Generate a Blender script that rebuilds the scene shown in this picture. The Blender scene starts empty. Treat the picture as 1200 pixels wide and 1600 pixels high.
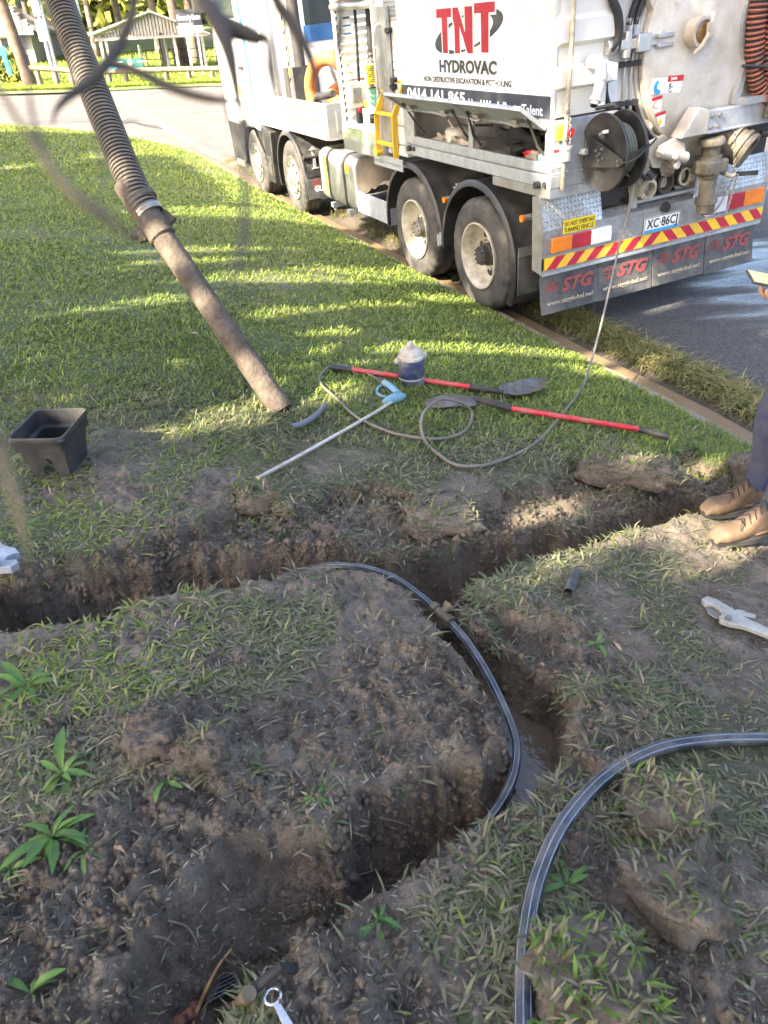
import bpy, bmesh, math, random
import numpy as np
from mathutils import Vector, Matrix
rnd = random.Random(7)
RG = np.random.default_rng(11)
PI = math.pi
R = math.radians
scene = bpy.context.scene
COL = scene.collection

# ---------------------------------------------------------------- camera
FPX, PITCH, ROLL, ZC = 1130.97, R(33.975), R(-2.655), 1.6
c_f = np.array([0, math.cos(PITCH), -math.sin(PITCH)])
_r = np.array([1., 0, 0]); _u = np.cross(_r, c_f)
c_r = _r*math.cos(ROLL)+_u*math.sin(ROLL)
c_u = -_r*math.sin(ROLL)+_u*math.cos(ROLL)
CAM = np.array([0, 0, ZC])
cd = bpy.data.cameras.new('camera'); cam = bpy.data.objects.new('camera', cd); COL.objects.link(cam)
cd.lens = 26.0; cd.sensor_fit = 'HORIZONTAL'; cd.sensor_width = 1200/FPX*26.0
cd.clip_start = 0.05; cd.clip_end = 600
cd.dof.use_dof = True; cd.dof.focus_distance = 3.2; cd.dof.aperture_fstop = 7.0
m4 = Matrix.Identity(4)
for i in range(3):
    m4[i][0] = c_r[i]; m4[i][1] = c_u[i]; m4[i][2] = -c_f[i]; m4[i][3] = CAM[i]
cam.matrix_world = m4
scene.camera = cam

# ---------------------------------------------------------------- light
SUN_AZ = np.array([-0.80, -0.60]); SUN_EL = R(36)
SUN = np.array([SUN_AZ[0]*math.cos(SUN_EL), SUN_AZ[1]*math.cos(SUN_EL), math.sin(SUN_EL)])   # towards the sun
w = bpy.data.worlds.new('World'); scene.world = w; w.use_nodes = True
nt = w.node_tree; bg = nt.nodes['Background']
sky = nt.nodes.new('ShaderNodeTexSky'); sky.sky_type = 'NISHITA'; sky.sun_disc = False
sky.sun_elevation = SUN_EL; sky.sun_rotation = math.atan2(SUN[0], SUN[1]); sky.dust_density = 4.0; sky.air_density = .75; sky.ozone_density = 0
nt.links.new(sky.outputs[0], bg.inputs[0]); bg.inputs[1].default_value = 0.15
sl = bpy.data.lights.new('sun', 'SUN'); sl.energy = 4.8; sl.angle = R(0.5); sl.color = (1, .88, .68)
so = bpy.data.objects.new('sun', sl); COL.objects.link(so)
so.rotation_euler = Vector(tuple(SUN)).to_track_quat('Z', 'Y').to_euler()
so.location = (-20, -15, 30)
vs = scene.view_settings
vs.view_transform = 'Standard'; vs.look = 'None'; vs.gamma = 1; vs.use_curve_mapping = False
vs.exposure = 2.8

# ---------------------------------------------------------------- helpers: projection and ground
def ray(px, py):
    return (px-600)/FPX*c_r - (py-800)/FPX*c_u + c_f
def depth_pt(px, py, d):                      # d metres along the optical axis
    return CAM + ray(px, py)*d
def ypt(px, py, Y):                           # point on the upright plane y = Y
    r_ = ray(px, py); return CAM + r_*(Y/r_[1])
def proj(P):
    P = np.asarray(P)-CAM
    z = P@c_f
    return np.stack([600+FPX*(P@c_r)/z, 800-FPX*(P@c_u)/z], -1)

TO = np.array([1.03385, 7.09445, -2.39925+ZC])           # ground contact of the truck's rear left wheel
TF = np.array([-0.39209228, 0.91989878, -0.0070623])
TL = np.array([-0.91848622, -0.39189646, -0.05291719])
TU = np.array([-0.05144615, -0.0142618, 0.99857393])
FH = TF[:2]/np.linalg.norm(TF[:2]); LH = np.array([-FH[1], FH[0]])
def sstep(a, b, x):
    t = np.clip((x-a)/(b-a), 0, 1); return t*t*(3-2*t)
def uv_of(x, y):
    qx = x-TO[0]; qy = y-TO[1]
    return qx*FH[0]+qy*FH[1], qx*LH[0]+qy*LH[1]
def xy_of(u, v):
    return TO[0]+u*FH[0]+v*LH[0], TO[1]+u*FH[1]+v*LH[1]
def softp(x, k=3.0):
    return np.logaddexp(0, x/k)*k
def kerb_v(u):
    return 0.038*np.maximum(0, u-12.4)**2
def z_road(u, v):
    vv = np.clip(v, -4.5, .9)
    return TO[2]-.00706*np.clip(u, -12, 12)-.0576*vv*(1-.7*sstep(9, 18, u))-.03*np.clip(-4.5-v, 0, 6)+.030*np.minimum(softp(u-15), 20)
def z_lawn(x, y):
    u, v = uv_of(x, y)
    s = v-kerb_v(u)
    sc = np.clip(s, 0, 4.57)
    A = 1-.68*sstep(-1, 13, u)
    return z_road(u, kerb_v(u))+.05+A*(.325*sc-.0356*sc*sc)
def ground(px, py, dz=0.0):                   # where the line of sight meets the lawn
    r_ = ray(px, py); t = 0.3
    f = lambda t: (CAM+r_*t)[2]-float(z_lawn(r_[0]*t, r_[1]*t))-dz
    while f(t) > 0 and t < 80: t += .02*(1+t*.5)
    a, b = t-.02*(1+t*.5)-.02, t
    for _ in range(30):
        m = .5*(a+b)
        if f(m) > 0: a = m
        else: b = m
    return CAM+r_*b
def gxy(pts, dz=0): return np.array([ground(x, y, dz)[:2] for x, y in pts])

def _hash(ix, iy, s):
    n = (ix.astype(np.int64)*374761393+iy.astype(np.int64)*668265263+s*2147483647) & 0xffffffff
    n = ((n ^ (n >> 13))*1274126177) & 0xffffffff
    n = n ^ (n >> 16)
    return (n & 0xffffff)/float(0xffffff)
def vnoise(x, y, s=0):
    ix = np.floor(x); iy = np.floor(y); fx = x-ix; fy = y-iy
    fx = fx*fx*(3-2*fx); fy = fy*fy*(3-2*fy)
    a = _hash(ix, iy, s); b = _hash(ix+1, iy, s); c = _hash(ix, iy+1, s); d = _hash(ix+1, iy+1, s)
    return (a*(1-fx)+b*fx)*(1-fy)+(c*(1-fx)+d*fx)*fy
def fbm(x, y, s=0, o=4):
    t = 0; a = .5; n = 0
    for k in range(o):
        t = t+a*vnoise(x*2**k+17.3*k, y*2**k-9.1*k, s+k); n += a; a *= .5
    return t/n
def cells(x, y, s=0):
    # distance to the nearest jittered cell point: rounded clods with sharp crevices between
    ix = np.floor(x); iy = np.floor(y); d = np.full(np.shape(x), 9.)
    for a in (-1, 0, 1):
        for b in (-1, 0, 1):
            jx = ix+a; jy = iy+b; d = np.minimum(d, (jx+_hash(jx, jy, s)-x)**2+(jy+_hash(jx, jy, s+7)-y)**2)
    return np.sqrt(d)
def sdf(poly, X, Y):
    # signed distance, positive inside
    n = len(poly); d = np.full(X.shape, 1e9); ins = np.zeros(X.shape, bool)
    for i in range(n):
        ax, ay = poly[i]; bx, by = poly[(i+1) % n]
        ex, ey = bx-ax, by-ay; L = ex*ex+ey*ey+1e-12
        t = np.clip(((X-ax)*ex+(Y-ay)*ey)/L, 0, 1)
        d = np.minimum(d, (X-ax-t*ex)**2+(Y-ay-t*ey)**2)
        c = ((ay > Y) != (by > Y)) & (X < (bx-ax)*(Y-ay)/(by-ay+1e-12)+ax)
        ins ^= c
    d = np.sqrt(d)
    return np.where(ins, d, -d)

# ---------------------------------------------------------------- helpers: objects
def props(o, label=None, cat=None, group=None, kind=None):
    if label: o['label'] = label
    if cat: o['category'] = cat
    if group: o['group'] = group
    if kind: o['kind'] = kind
    return o
def thing(name, label, cat, loc=(0, 0, 0), rz=0, group=None):
    o = bpy.data.objects.new(name, None); COL.objects.link(o)
    o.empty_display_size = .1
    o.location = tuple(loc); o.rotation_euler = (0, 0, rz)
    return props(o, label, cat, group)
def link_mesh(name, me, mat=None, parent=None, local=True):
    o = bpy.data.objects.new(name, me); COL.objects.link(o)
    if mat is not None:
        for m in (mat if isinstance(mat, (list, tuple)) else [mat]): me.materials.append(m)
    if parent is not None: o.parent = parent
    return o
def np_mesh(name, V, Fc, k, attrs=None, smooth=False):
    me = bpy.data.meshes.new(name)
    V = np.asarray(V, np.float32); Fc = np.asarray(Fc, np.int32).reshape(-1)
    me.vertices.add(len(V)); me.vertices.foreach_set('co', V.reshape(-1))
    nf = len(Fc)//k
    me.loops.add(len(Fc)); me.loops.foreach_set('vertex_index', Fc)
    me.polygons.add(nf); me.polygons.foreach_set('loop_start', np.arange(nf, dtype=np.int32)*k)
    me.polygons.foreach_set('loop_total', np.full(nf, k, np.int32))
    if smooth: me.polygons.foreach_set('use_smooth', np.ones(nf, bool))
    me.update(calc_edges=True)
    for an, av in (attrs or {}).items():
        at_ = me.attributes.new(an, 'FLOAT_COLOR', 'POINT')
        av = np.asarray(av, np.float32)
        if av.shape[1] == 3: av = np.c_[av, np.ones(len(av), np.float32)]
        at_.data.foreach_set('color', av.reshape(-1))
    me.validate()
    return me
def frame(d):
    d = Vector(d).normalized()
    a = Vector((0, 0, 1)) if abs(d.z) < .9 else Vector((1, 0, 0))
    x = a.cross(d).normalized(); return x, d.cross(x), d
class MB:
    def __init__(s): s.v = []; s.f = []; s.m = []; s.cm = 0
    def add(s, vs_, fs, m=None):
        o = len(s.v); s.v += [tuple(p) for p in vs_]
        for f in fs: s.f.append(tuple(o+i for i in f)); s.m.append(s.cm if m is None else m)
        return s
    def box(s, a, b, m=None):
        (x0, y0, z0), (x1, y1, z1) = a, b
        x0, x1 = min(x0, x1), max(x0, x1); y0, y1 = min(y0, y1), max(y0, y1); z0, z1 = min(z0, z1), max(z0, z1)
        return s.add([(x0, y0, z0), (x1, y0, z0), (x1, y1, z0), (x0, y1, z0), (x0, y0, z1), (x1, y0, z1), (x1, y1, z1), (x0, y1, z1)],
                     [(0, 3, 2, 1), (4, 5, 6, 7), (0, 1, 5, 4), (1, 2, 6, 5), (2, 3, 7, 6), (3, 0, 4, 7)], m)
    def bar(s, p0, p1, w_, h, up=(0, 0, 1), m=None):
        p0 = Vector(p0); p1 = Vector(p1); d = (p1-p0).normalized()
        x = d.cross(Vector(up)).normalized(); y = x.cross(d)
        vs_ = []
        for p in (p0, p1):
            for a, b in ((-1, -1), (1, -1), (1, 1), (-1, 1)): vs_.append(p+x*a*w_/2+y*b*h/2)
        return s.add(vs_, [(0, 3, 2, 1), (4, 5, 6, 7), (0, 1, 5, 4), (1, 2, 6, 5), (2, 3, 7, 6), (3, 0, 4, 7)], m)
    def tube(s, path, r, n=10, caps=True, closed=False, m=None):
        P = [Vector(p) for p in path]; k = len(P)
        rr = r if isinstance(r, (list, tuple, np.ndarray)) else [r]*k
        d0 = (P[1]-P[0]).normalized(); x, y, _ = frame(d0); vs_ = []; prev = d0
        for i in range(k):
            a = P[i-1] if i > 0 else (P[-1] if closed else P[0]); b = P[(i+1) % k] if (i < k-1 or closed) else P[i]
            d = (b-a)
            d = d.normalized() if d.length > 1e-9 else prev
            q = prev.rotation_difference(d); x = q @ x; x = (x-d*x.dot(d)).normalized(); y = d.cross(x); prev = d
            for j in range(n):
                t = 2*PI*j/n; vs_.append(P[i]+(x*math.cos(t)+y*math.sin(t))*rr[i])
        fs = []
        for i in range(k if closed else k-1):
            i2 = (i+1) % k
            for j in range(n):
                j2 = (j+1) % n; fs.append((i*n+j, i*n+j2, i2*n+j2, i2*n+j))
        if caps and not closed:
            fs.append(tuple(range(n-1, -1, -1))); fs.append(tuple((k-1)*n+j for j in range(n)))
        return s.add(vs_, fs, m)
    def cyl(s, p0, p1, r0, r1=None, n=16, caps=True, m=None):
        return s.tube([p0, p1], [r0, r0 if r1 is None else r1], n, caps, m=m)
    def lathe(s, prof, o, ax, n=32, m=None, t0=0, t1=2*PI, close=False):
        # prof: list of (radius, height along axis)
        x, y, z = frame(ax); o = Vector(o); vs_ = []; full = abs(t1-t0-2*PI) < 1e-6
        nn = n if full else n+1
        for i in range(nn):
            t = t0+(t1-t0)*i/n
            for r_, h in prof: vs_.append(o+(x*math.cos(t)+y*math.sin(t))*r_+z*h)
        k = len(prof); fs = []
        for i in range(n):
            i2 = (i+1) % nn
            for j in range(k-1 if not close else k):
                j2 = (j+1) % k
                fs.append((i*k+j, i2*k+j, i2*k+j2, i*k+j2))
        return s.add(vs_, fs, m)
    def prism(s, poly, o, ex, ey, d, m=None):
        o = Vector(o); ex = Vector(ex); ey = Vector(ey); d = Vector(d); n = len(poly)
        A = [o+ex*a+ey*b for a, b in poly]; vs_ = A+[p+d for p in A]
        fs = [tuple(range(n-1, -1, -1)), tuple(range(n, 2*n))]+[(i, (i+1) % n, n+(i+1) % n, n+i) for i in range(n)]
        return s.add(vs_, fs, m)
    def ring(s, outer, inner, o, ex, ey, d, m=None):      # plate with a hole: two loops of equal count
        o = Vector(o); ex = Vector(ex); ey = Vector(ey); d = Vector(d); n = len(outer)
        A = [o+ex*a+ey*b for a, b in outer]; B = [o+ex*a+ey*b for a, b in inner]
        vs_ = A+B+[p+d for p in A]+[p+d for p in B]; fs = []
        for i in range(n):
            j = (i+1) % n
            fs += [(i, n+i, n+j, j), (2*n+i, 2*n+j, 3*n+j, 3*n+i), (i, j, 2*n+j, 2*n+i), (n+i, 3*n+i, 3*n+j, n+j)]
        return s.add(vs_, fs, m)
    def blob(s, c, r, seed=0, n=10, k=6, amp=.25, fr=2.0, m=None):
        vs_ = []; fs = []; g = random.Random(seed); ph = [g.uniform(0, 6.28) for _ in range(8)]
        for i in range(k+1):
            th = PI*i/k
            for j in range(n):
                p = 2*PI*j/n
                d = (math.sin(th)*math.cos(p), math.sin(th)*math.sin(p), math.cos(th))
                f = 1+amp*(.5*math.sin(fr*3*d[0]+ph[0]+2*d[1])+.5*math.sin(fr*2.6*d[1]+ph[1]-3*d[2])+.5*math.sin(fr*4*d[2]+ph[2]+2.5*d[0]) + .3*math.sin(fr*7*d[0]+ph[3])*math.sin(fr*6*d[1]+ph[4])+.25*g.uniform(-1, 1)*(0 if i in (0, k) else 1))
                vs_.append((c[0]+r[0]*d[0]*f, c[1]+r[1]*d[1]*f, c[2]+r[2]*d[2]*f))
        for i in range(k):
            for j in range(n): fs.append((i*n+j, (i+1)*n+j, (i+1)*n+(j+1) % n, i*n+(j+1) % n))
        return s.add(vs_, fs, m)
    def mesh(s, name, smooth=None):
        me = bpy.data.meshes.new(name); me.from_pydata(s.v, [], s.f); me.update()
        me.polygons.foreach_set('material_index', np.array(s.m, np.int32))
        if smooth is not None:
            me.polygons.foreach_set('use_smooth', np.ones(len(s.f), bool))
            me.set_sharp_from_angle(angle=R(smooth))
        return me
    def build(s, name, mat, parent=None, smooth=40, bevel=0, fix=False, label=None, kind=None):
        me = s.mesh(name, smooth)
        if fix:
            b = bmesh.new(); b.from_mesh(me); bmesh.ops.recalc_face_normals(b, faces=b.faces); b.to_mesh(me); b.free()
        o = link_mesh(name, me, mat, parent)
        if bevel:
            md = o.modifiers.new('bevel', 'BEVEL'); md.width = bevel; md.segments = 2; md.limit_method = 'ANGLE'; md.angle_limit = R(50)
        if label: o['label'] = label
        if kind: o['kind'] = kind
        return o
def copy_tree(o, parent=None):
    c = o.copy(); COL.objects.link(c)
    if parent is not None: c.parent = parent
    for ch in list(o.children): copy_tree(ch, c)
    return c
def spline(pts, n=8):
    P = [np.array(p, float) for p in pts]; P = [2*P[0]-P[1]]+P+[2*P[-1]-P[-2]]; out = []
    for i in range(1, len(P)-2):
        a, b, c, d = P[i-1:i+3]
        for k in range(n):
            t = k/n
            out.append(.5*((2*b)+(-a+c)*t+(2*a-5*b+4*c-d)*t*t+(-a+3*b-3*c+d)*t**3))
    out.append(P[-2]); return out
def text_mesh(txt, size, name='lettering', width=None, bold=0.0, extrude=.001, shear=0, align='LEFT', space=1.0):
    cu = bpy.data.curves.new(name, 'FONT'); cu.body = txt; cu.size = size; cu.extrude = extrude; cu.offset = bold; cu.shear = shear
    cu.align_x = align; cu.space_character = space; cu.resolution_u = 3
    o = bpy.data.objects.new(name, cu); COL.objects.link(o)
    me = bpy.data.meshes.new_from_object(o.evaluated_get(bpy.context.evaluated_depsgraph_get()))
    bpy.data.objects.remove(o); bpy.data.curves.remove(cu)
    me.name = name
    co = np.zeros(len(me.vertices)*3, np.float32); me.vertices.foreach_get('co', co); co = co.reshape(-1, 3)
    if width and len(co):
        w0 = co[:, 0].max()-co[:, 0].min(); co[:, 0] = (co[:, 0]-co[:, 0].min())*width/w0
        me.vertices.foreach_set('co', co.reshape(-1)); me.update()
    me.materials.clear()
    return me
def lettering(txt, size, mat, parent, o, ex, ey, **k):
    me = text_mesh(txt, size, **k)
    ob = link_mesh('lettering', me, mat, parent)
    ex = Vector(ex); ey = Vector(ey); ez = ex.cross(ey)
    M = Matrix.Identity(4)
    for i in range(3): M[i][0] = ex[i]; M[i][1] = ey[i]; M[i][2] = ez[i]; M[i][3] = o[i]
    ob.matrix_local = M
    return ob

# ---------------------------------------------------------------- materials
def new_mat(name):
    m = bpy.data.materials.new(name); m.use_nodes = True; n = m.node_tree
    return m, n, n.nodes['Principled BSDF']
def mat(name, col, rough=.5, metal=0., dirt=None, damt=.35, dscale=4., bump=0., bscale=60., var=.12, spec=.5, alpha=None, coat=0):
    m, n, b = new_mat(name); N = n.nodes; L = n.links
    tc = N.new('ShaderNodeTexCoord')
    nz = N.new('ShaderNodeTexNoise'); nz.inputs['Scale'].default_value = dscale; nz.inputs['Detail'].default_value = 6; nz.inputs['Roughness'].default_value = .65
    L.new(tc.outputs['Object'], nz.inputs['Vector'])
    d = dirt if dirt else tuple(c*(1-var*2) for c in col)
    mx = N.new('ShaderNodeMix'); mx.data_type = 'RGBA'
    mx.inputs[6].default_value = (*col, 1); mx.inputs[7].default_value = (*d, 1)
    rp = N.new('ShaderNodeMapRange'); rp.inputs[1].default_value = .62-damt*.6; rp.inputs[2].default_value = .9-damt*.5
    L.new(nz.outputs[0], rp.inputs[0]); L.new(rp.outputs[0], mx.inputs[0]); L.new(mx.outputs[2], b.inputs['Base Color'])
    rr = N.new('ShaderNodeMapRange'); rr.inputs[3].default_value = rough; rr.inputs[4].default_value = min(1, rough+.3)
    L.new(rp.outputs[0], rr.inputs[0]); L.new(rr.outputs[0], b.inputs['Roughness'])
    b.inputs['Metallic'].default_value = metal
    b.inputs['Specular IOR Level'].default_value = spec
    if coat: b.inputs['Coat Weight'].default_value = coat; b.inputs['Coat Roughness'].default_value = .1
    if bump:
        n2 = N.new('ShaderNodeTexNoise'); n2.inputs['Scale'].default_value = bscale; n2.inputs['Detail'].default_value = 4
        L.new(tc.outputs['Object'], n2.inputs['Vector'])
        bp = N.new('ShaderNodeBump'); bp.inputs['Strength'].default_value = bump; bp.inputs['Distance'].default_value = .01
        L.new(n2.outputs[0], bp.inputs['Height']); L.new(bp.outputs[0], b.inputs['Normal'])
    return m
def leaf_mat(name, attr='Col', rough=.5, trans=.35):
    m, n, b = new_mat(name); N = n.nodes; L = n.links
    a = N.new('ShaderNodeAttribute'); a.attribute_name = attr
    L.new(a.outputs['Color'], b.inputs['Base Color']); b.inputs['Roughness'].default_value = rough
    b.inputs['Specular IOR Level'].default_value = .35
    t = N.new('ShaderNodeBsdfTranslucent'); L.new(a.outputs['Color'], t.inputs[0])
    mx = N.new('ShaderNodeMixShader'); mx.inputs[0].default_value = trans
    L.new(b.outputs[0], mx.inputs[1]); L.new(t.outputs[0], mx.inputs[2])
    L.new(mx.outputs[0], N['Material Output'].inputs[0])
    return m
# ================================================================ LARGE STRUCTURE: ground
def ground_mat():
    m, n, b = new_mat('soil_and_turf'); N = n.nodes; L = n.links
    g = N.new('ShaderNodeNewGeometry'); a = N.new('ShaderNodeAttribute'); a.attribute_name = 'Mask'
    sp = N.new('ShaderNodeSeparateColor'); L.new(a.outputs['Color'], sp.inputs[0])
    def noise(sc, det=8, ro=.65):
        z = N.new('ShaderNodeTexNoise'); z.inputs['Scale'].default_value = sc; z.inputs['Detail'].default_value = det; z.inputs['Roughness'].default_value = ro
        L.new(g.outputs['Position'], z.inputs['Vector']); return z
    def ramp(src, stops):
        r_ = N.new('ShaderNodeValToRGB'); e = r_.color_ramp.elements
        while len(e) < len(stops): e.new(.5)
        for i, (p, c) in enumerate(stops): e[i].position = p; e[i].color = (*c, 1)
        L.new(src, r_.inputs[0]); return r_
    def mix(f, A, B, typ='MIX'):
        x = N.new('ShaderNodeMix'); x.data_type = 'RGBA'; x.blend_type = typ
        if isinstance(f, float): x.inputs[0].default_value = f
        else: L.new(f, x.inputs[0])
        L.new(A, x.inputs[6]); L.new(B, x.inputs[7]); return x.outputs[2]
    n1 = noise(9); n2 = noise(120, 8, .8); n3 = noise(2.2, 4)
    dark = ramp(n1.outputs[0], [(.26, (.085, .063, .046)), (.44, (.195, .155, .117)), (.60, (.30, .245, .19)), (.76, (.41, .345, .275))])
    clay = ramp(n1.outputs[0], [(.28, (.17, .115, .068)), (.50, (.33, .235, .145)), (.72, (.45, .34, .23))])
    soil = mix(sp.outputs[1], dark.outputs[0], clay.outputs[0])
    fine = ramp(n2.outputs[0], [(.36, (.32, .30, .29)), (.50, (.95, .95, .95)), (.66, (1.35, 1.32, 1.3))])
    soil = mix(.75, soil, fine.outputs[0], 'MULTIPLY')
    turf = ramp(noise(45, 5).outputs[0], [(.35, (.030, .045, .012)), (.55, (.080, .125, .026)), (.72, (.14, .20, .042))])
    turf2 = mix(.5, turf.outputs[0], ramp(n3.outputs[0], [(.35, (.7, .75, .6)), (.65, (1.25, 1.2, 1))]).outputs[0], 'MULTIPLY')
    c = mix(sp.outputs[0], soil, turf2)
    L.new(c, b.inputs['Base Color'])
    rr = N.new('ShaderNodeMapRange'); rr.inputs[3].default_value = .80; rr.inputs[4].default_value = .20
    mw = N.new('ShaderNodeMath'); mw.operation = 'MULTIPLY'; L.new(sp.outputs[2], mw.inputs[0]); L.new(n1.outputs[0], mw.inputs[1])
    L.new(mw.outputs[0], rr.inputs[0]); rr.inputs[1].default_value = .15; rr.inputs[2].default_value = .6
    L.new(rr.outputs[0], b.inputs['Roughness'])
    b.inputs['Specular IOR Level'].default_value = .6
    ad = N.new('ShaderNodeMath'); ad.operation = 'MULTIPLY_ADD'; L.new(n2.outputs[0], ad.inputs[0]); ad.inputs[1].default_value = .45
    L.new(noise(38, 12, .85).outputs[0], ad.inputs[2])
    bp = N.new('ShaderNodeBump'); bp.inputs['Strength'].default_value = 1.0; bp.inputs['Distance'].default_value = .035
    L.new(ad.outputs[0], bp.inputs['Height']); L.new(bp.outputs[0], b.inputs['Normal'])
    return m
M_SOIL = ground_mat()

# --- the dug trench, its lips traced on the lawn surface
farlip = [(-120, 893), (0, 889), (60, 878), (120, 868), (200, 852), (260, 842), (330, 836), (400, 834), (470, 834), (562, 838), (630, 846), (675, 841), (742, 824), (810, 818),
          (860, 809), (931, 806), (959, 797), (987, 777), (1030, 762), (1058, 754), (1100, 752), (1130, 745), (1142, 732), (1171, 722), (1215, 716), (1300, 706)]
near_r = [(1300, 735), (1215, 758), (1186, 766), (1157, 771), (1123, 783), (1087, 800), (1041, 814), (985, 828), (953, 839), (911, 859), (877, 865), (855, 873), (810, 886), (787, 900), (733, 913), (716, 935)]
near_l = [(666, 949), (630, 918), (594, 896), (550, 887), (513, 884), (472, 886), (418, 905), (385, 908), (343, 917), (290, 922), (259, 932), (224, 939), (196, 953), (178, 967), (147, 974), (87, 974), (45, 978), (0, 985), (-120, 1000)]
T_main = gxy(farlip+near_r+near_l)
isl_r = [(650, 935), (670, 957), (693, 981), (707, 1003), (733, 1033), (760, 1063), (780, 1100), (793, 1137), (797, 1165), (788, 1182), (747, 1200), (667, 1212), (606, 1234), (560, 1250)]
blk_l = [(500, 1452), (520, 1437), (553, 1413), (590, 1385), (640, 1355), (687, 1323), (720, 1310), (747, 1290), (777, 1267), (817, 1253), (837, 1237), (853, 1217), (893, 1185), (902, 1153), (892, 1107), (868, 1072), (830, 1040), (786, 1006), (765, 994), (726, 970), (716, 947), (727, 925)]
T_chan = gxy(isl_r+[(545, 1270), (500, 1380)]+blk_l)
T_bank = gxy([(800, 1160), (790, 1182), (747, 1200), (667, 1212), (606, 1234), (545, 1250), (499, 1283), (440, 1290), (387, 1290), (330, 1330), (262, 1400), (200, 1480), (150, 1580), (120, 1680), (300, 1720),
              (360, 1640), (380, 1590), (407, 1550), (433, 1520), (453, 1498), (460, 1472), (480, 1458), (513, 1440), (553, 1413), (620, 1367), (687, 1323), (747, 1290), (800, 1250)])
bank_hi = gxy([(790, 1182), (747, 1200), (667, 1212), (606, 1234), (545, 1250), (499, 1283), (440, 1290), (387, 1290), (330, 1330), (262, 1400), (200, 1480), (150, 1580), (120, 1680)])
T_scrape = gxy([(150, 858), (230, 832), (300, 812), (365, 772), (410, 764), (450, 790), (520, 755), (585, 752), (645, 764), (655, 800), (760, 772), (800, 760), (870, 742), (885, 710), (940, 738), (985, 765), (1045, 702), (1085, 700), (1110, 722), (1150, 722),
                (1160, 735), (1100, 765), (1000, 790), (870, 815), (740, 830), (640, 850), (480, 840), (300, 845), (160, 870)])
T_block = gxy([(716, 950), (735, 925), (800, 935), (860, 955), (905, 985), (925, 1030), (900, 1062), (860, 1068), (800, 1035), (750, 1003)])
def polyline_d(pl, X, Y):
    d = np.full(X.shape, 1e9)
    for (ax, ay), (bx, by) in zip(pl[:-1], pl[1:]):
        ex, ey = bx-ax, by-ay; L_ = ex*ex+ey*ey+1e-12
        t = np.clip(((X-ax)*ex+(Y-ay)*ey)/L_, 0, 1)
        d = np.minimum(d, (X-ax-t*ex)**2+(Y-ay-t*ey)**2)
    return np.sqrt(d)
mounds = [  # px, py, radius, height
    (285, 1175, .085, .050), (230, 1150, .07, .045), (330, 1190, .06, .045), (270, 1120, .07, .025), (700, 800, .13, .035), (600, 772, .10, .020),
    (985, 725, .20, .06), (920, 1085, .06, .03), (930, 1130, .08, .03), (905, 1180, .06, .03), (1000, 1080, .10, .02), (1165, 735, .14, .07), (1080, 745, .12, .035),
    (1010, 1150, .1, .02), (640, 1345, .05, .015), (560, 1420, .05, .015), (470, 1490, .05, .02), (770, 1280, .05, .015), (880, 905, .08, .02), (800, 925, .1, .015)]
MND = [(*ground(a, b)[:2], c, d) for a, b, c, d in mounds]
bare = [  # px, py, rx(m), ry(m), strength : where the turf is worn to mud
    (640, 1060, .30, .20, 1.0), (740, 1130, .16, .16, 1.0), (560, 1150, .22, .14, .75), (330, 1040, .09, .06, .9), (420, 1130, .14, .10, .7), (280, 1160, .20, .16, 1), (120, 1130, .14, .08, .8), (300, 1350, .5, .25, 1), (140, 1480, .35, .3, 1),
    (60, 1500, .2, .2, 1), (250, 1260, .16, .1, .9), (400, 1240, .2, .08, .9), (700, 1330, .12, .08, .8), (800, 1290, .1, .06, .8), (560, 1440, .16, .1, .8), (620, 1560, .10, .12, .7), (500, 1560, .12, .12, 1), (840, 980, .2, .14, .9), (880, 1030, .2, .1, 1),
    (940, 1130, .14, .12, .9), (900, 1200, .12, .1, .9), (850, 1260, .1, .08, .5), (830, 1340, .1, .06, .4), (940, 1370, .09, .16, 1), (900, 1470, .06, .08, .7), (1040, 1420, .1, .12, .8), (1000, 850, .12, .06, .3), (560, 800, .26, .1, .8), (700, 790, .2, .1, .6), (860, 785, .35, .1, .7), (1020, 740, .3, .1, .7), (1120, 745, .2, .12, 1), (740, 745, .2, .07, .35),
    (960, 700, .12, .06, .4), (330, 800, .16, .08, .5), (250, 830, .2, .06, .6), (150, 880, .3, .05, .5), (1150, 860, .2, .1, .5), (800, 1180, .15, .2, .6), (980, 1060, .1, .08, .5), (1130, 1560, .1, .1, .6), (1180, 1330, .05, .05, .7)]
BARE = [(*ground(a, b)[:2], c, d, e) for a, b, c, d, e in bare]
def bare_mask(X, Y):
    t = np.zeros(X.shape)
    wx = (fbm(X*5, Y*5, 31)-.5)*.16; wy = (fbm(X*5+40, Y*5, 37)-.5)*.16
    for cx, cy, rx, ry, st in BARE:
        d = np.sqrt(((X+wx-cx)/rx)**2+((Y+wy-cy)/ry)**2)
        t = np.maximum(t, st*(1-sstep(.65, 1.25, d)))
    return t
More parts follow.
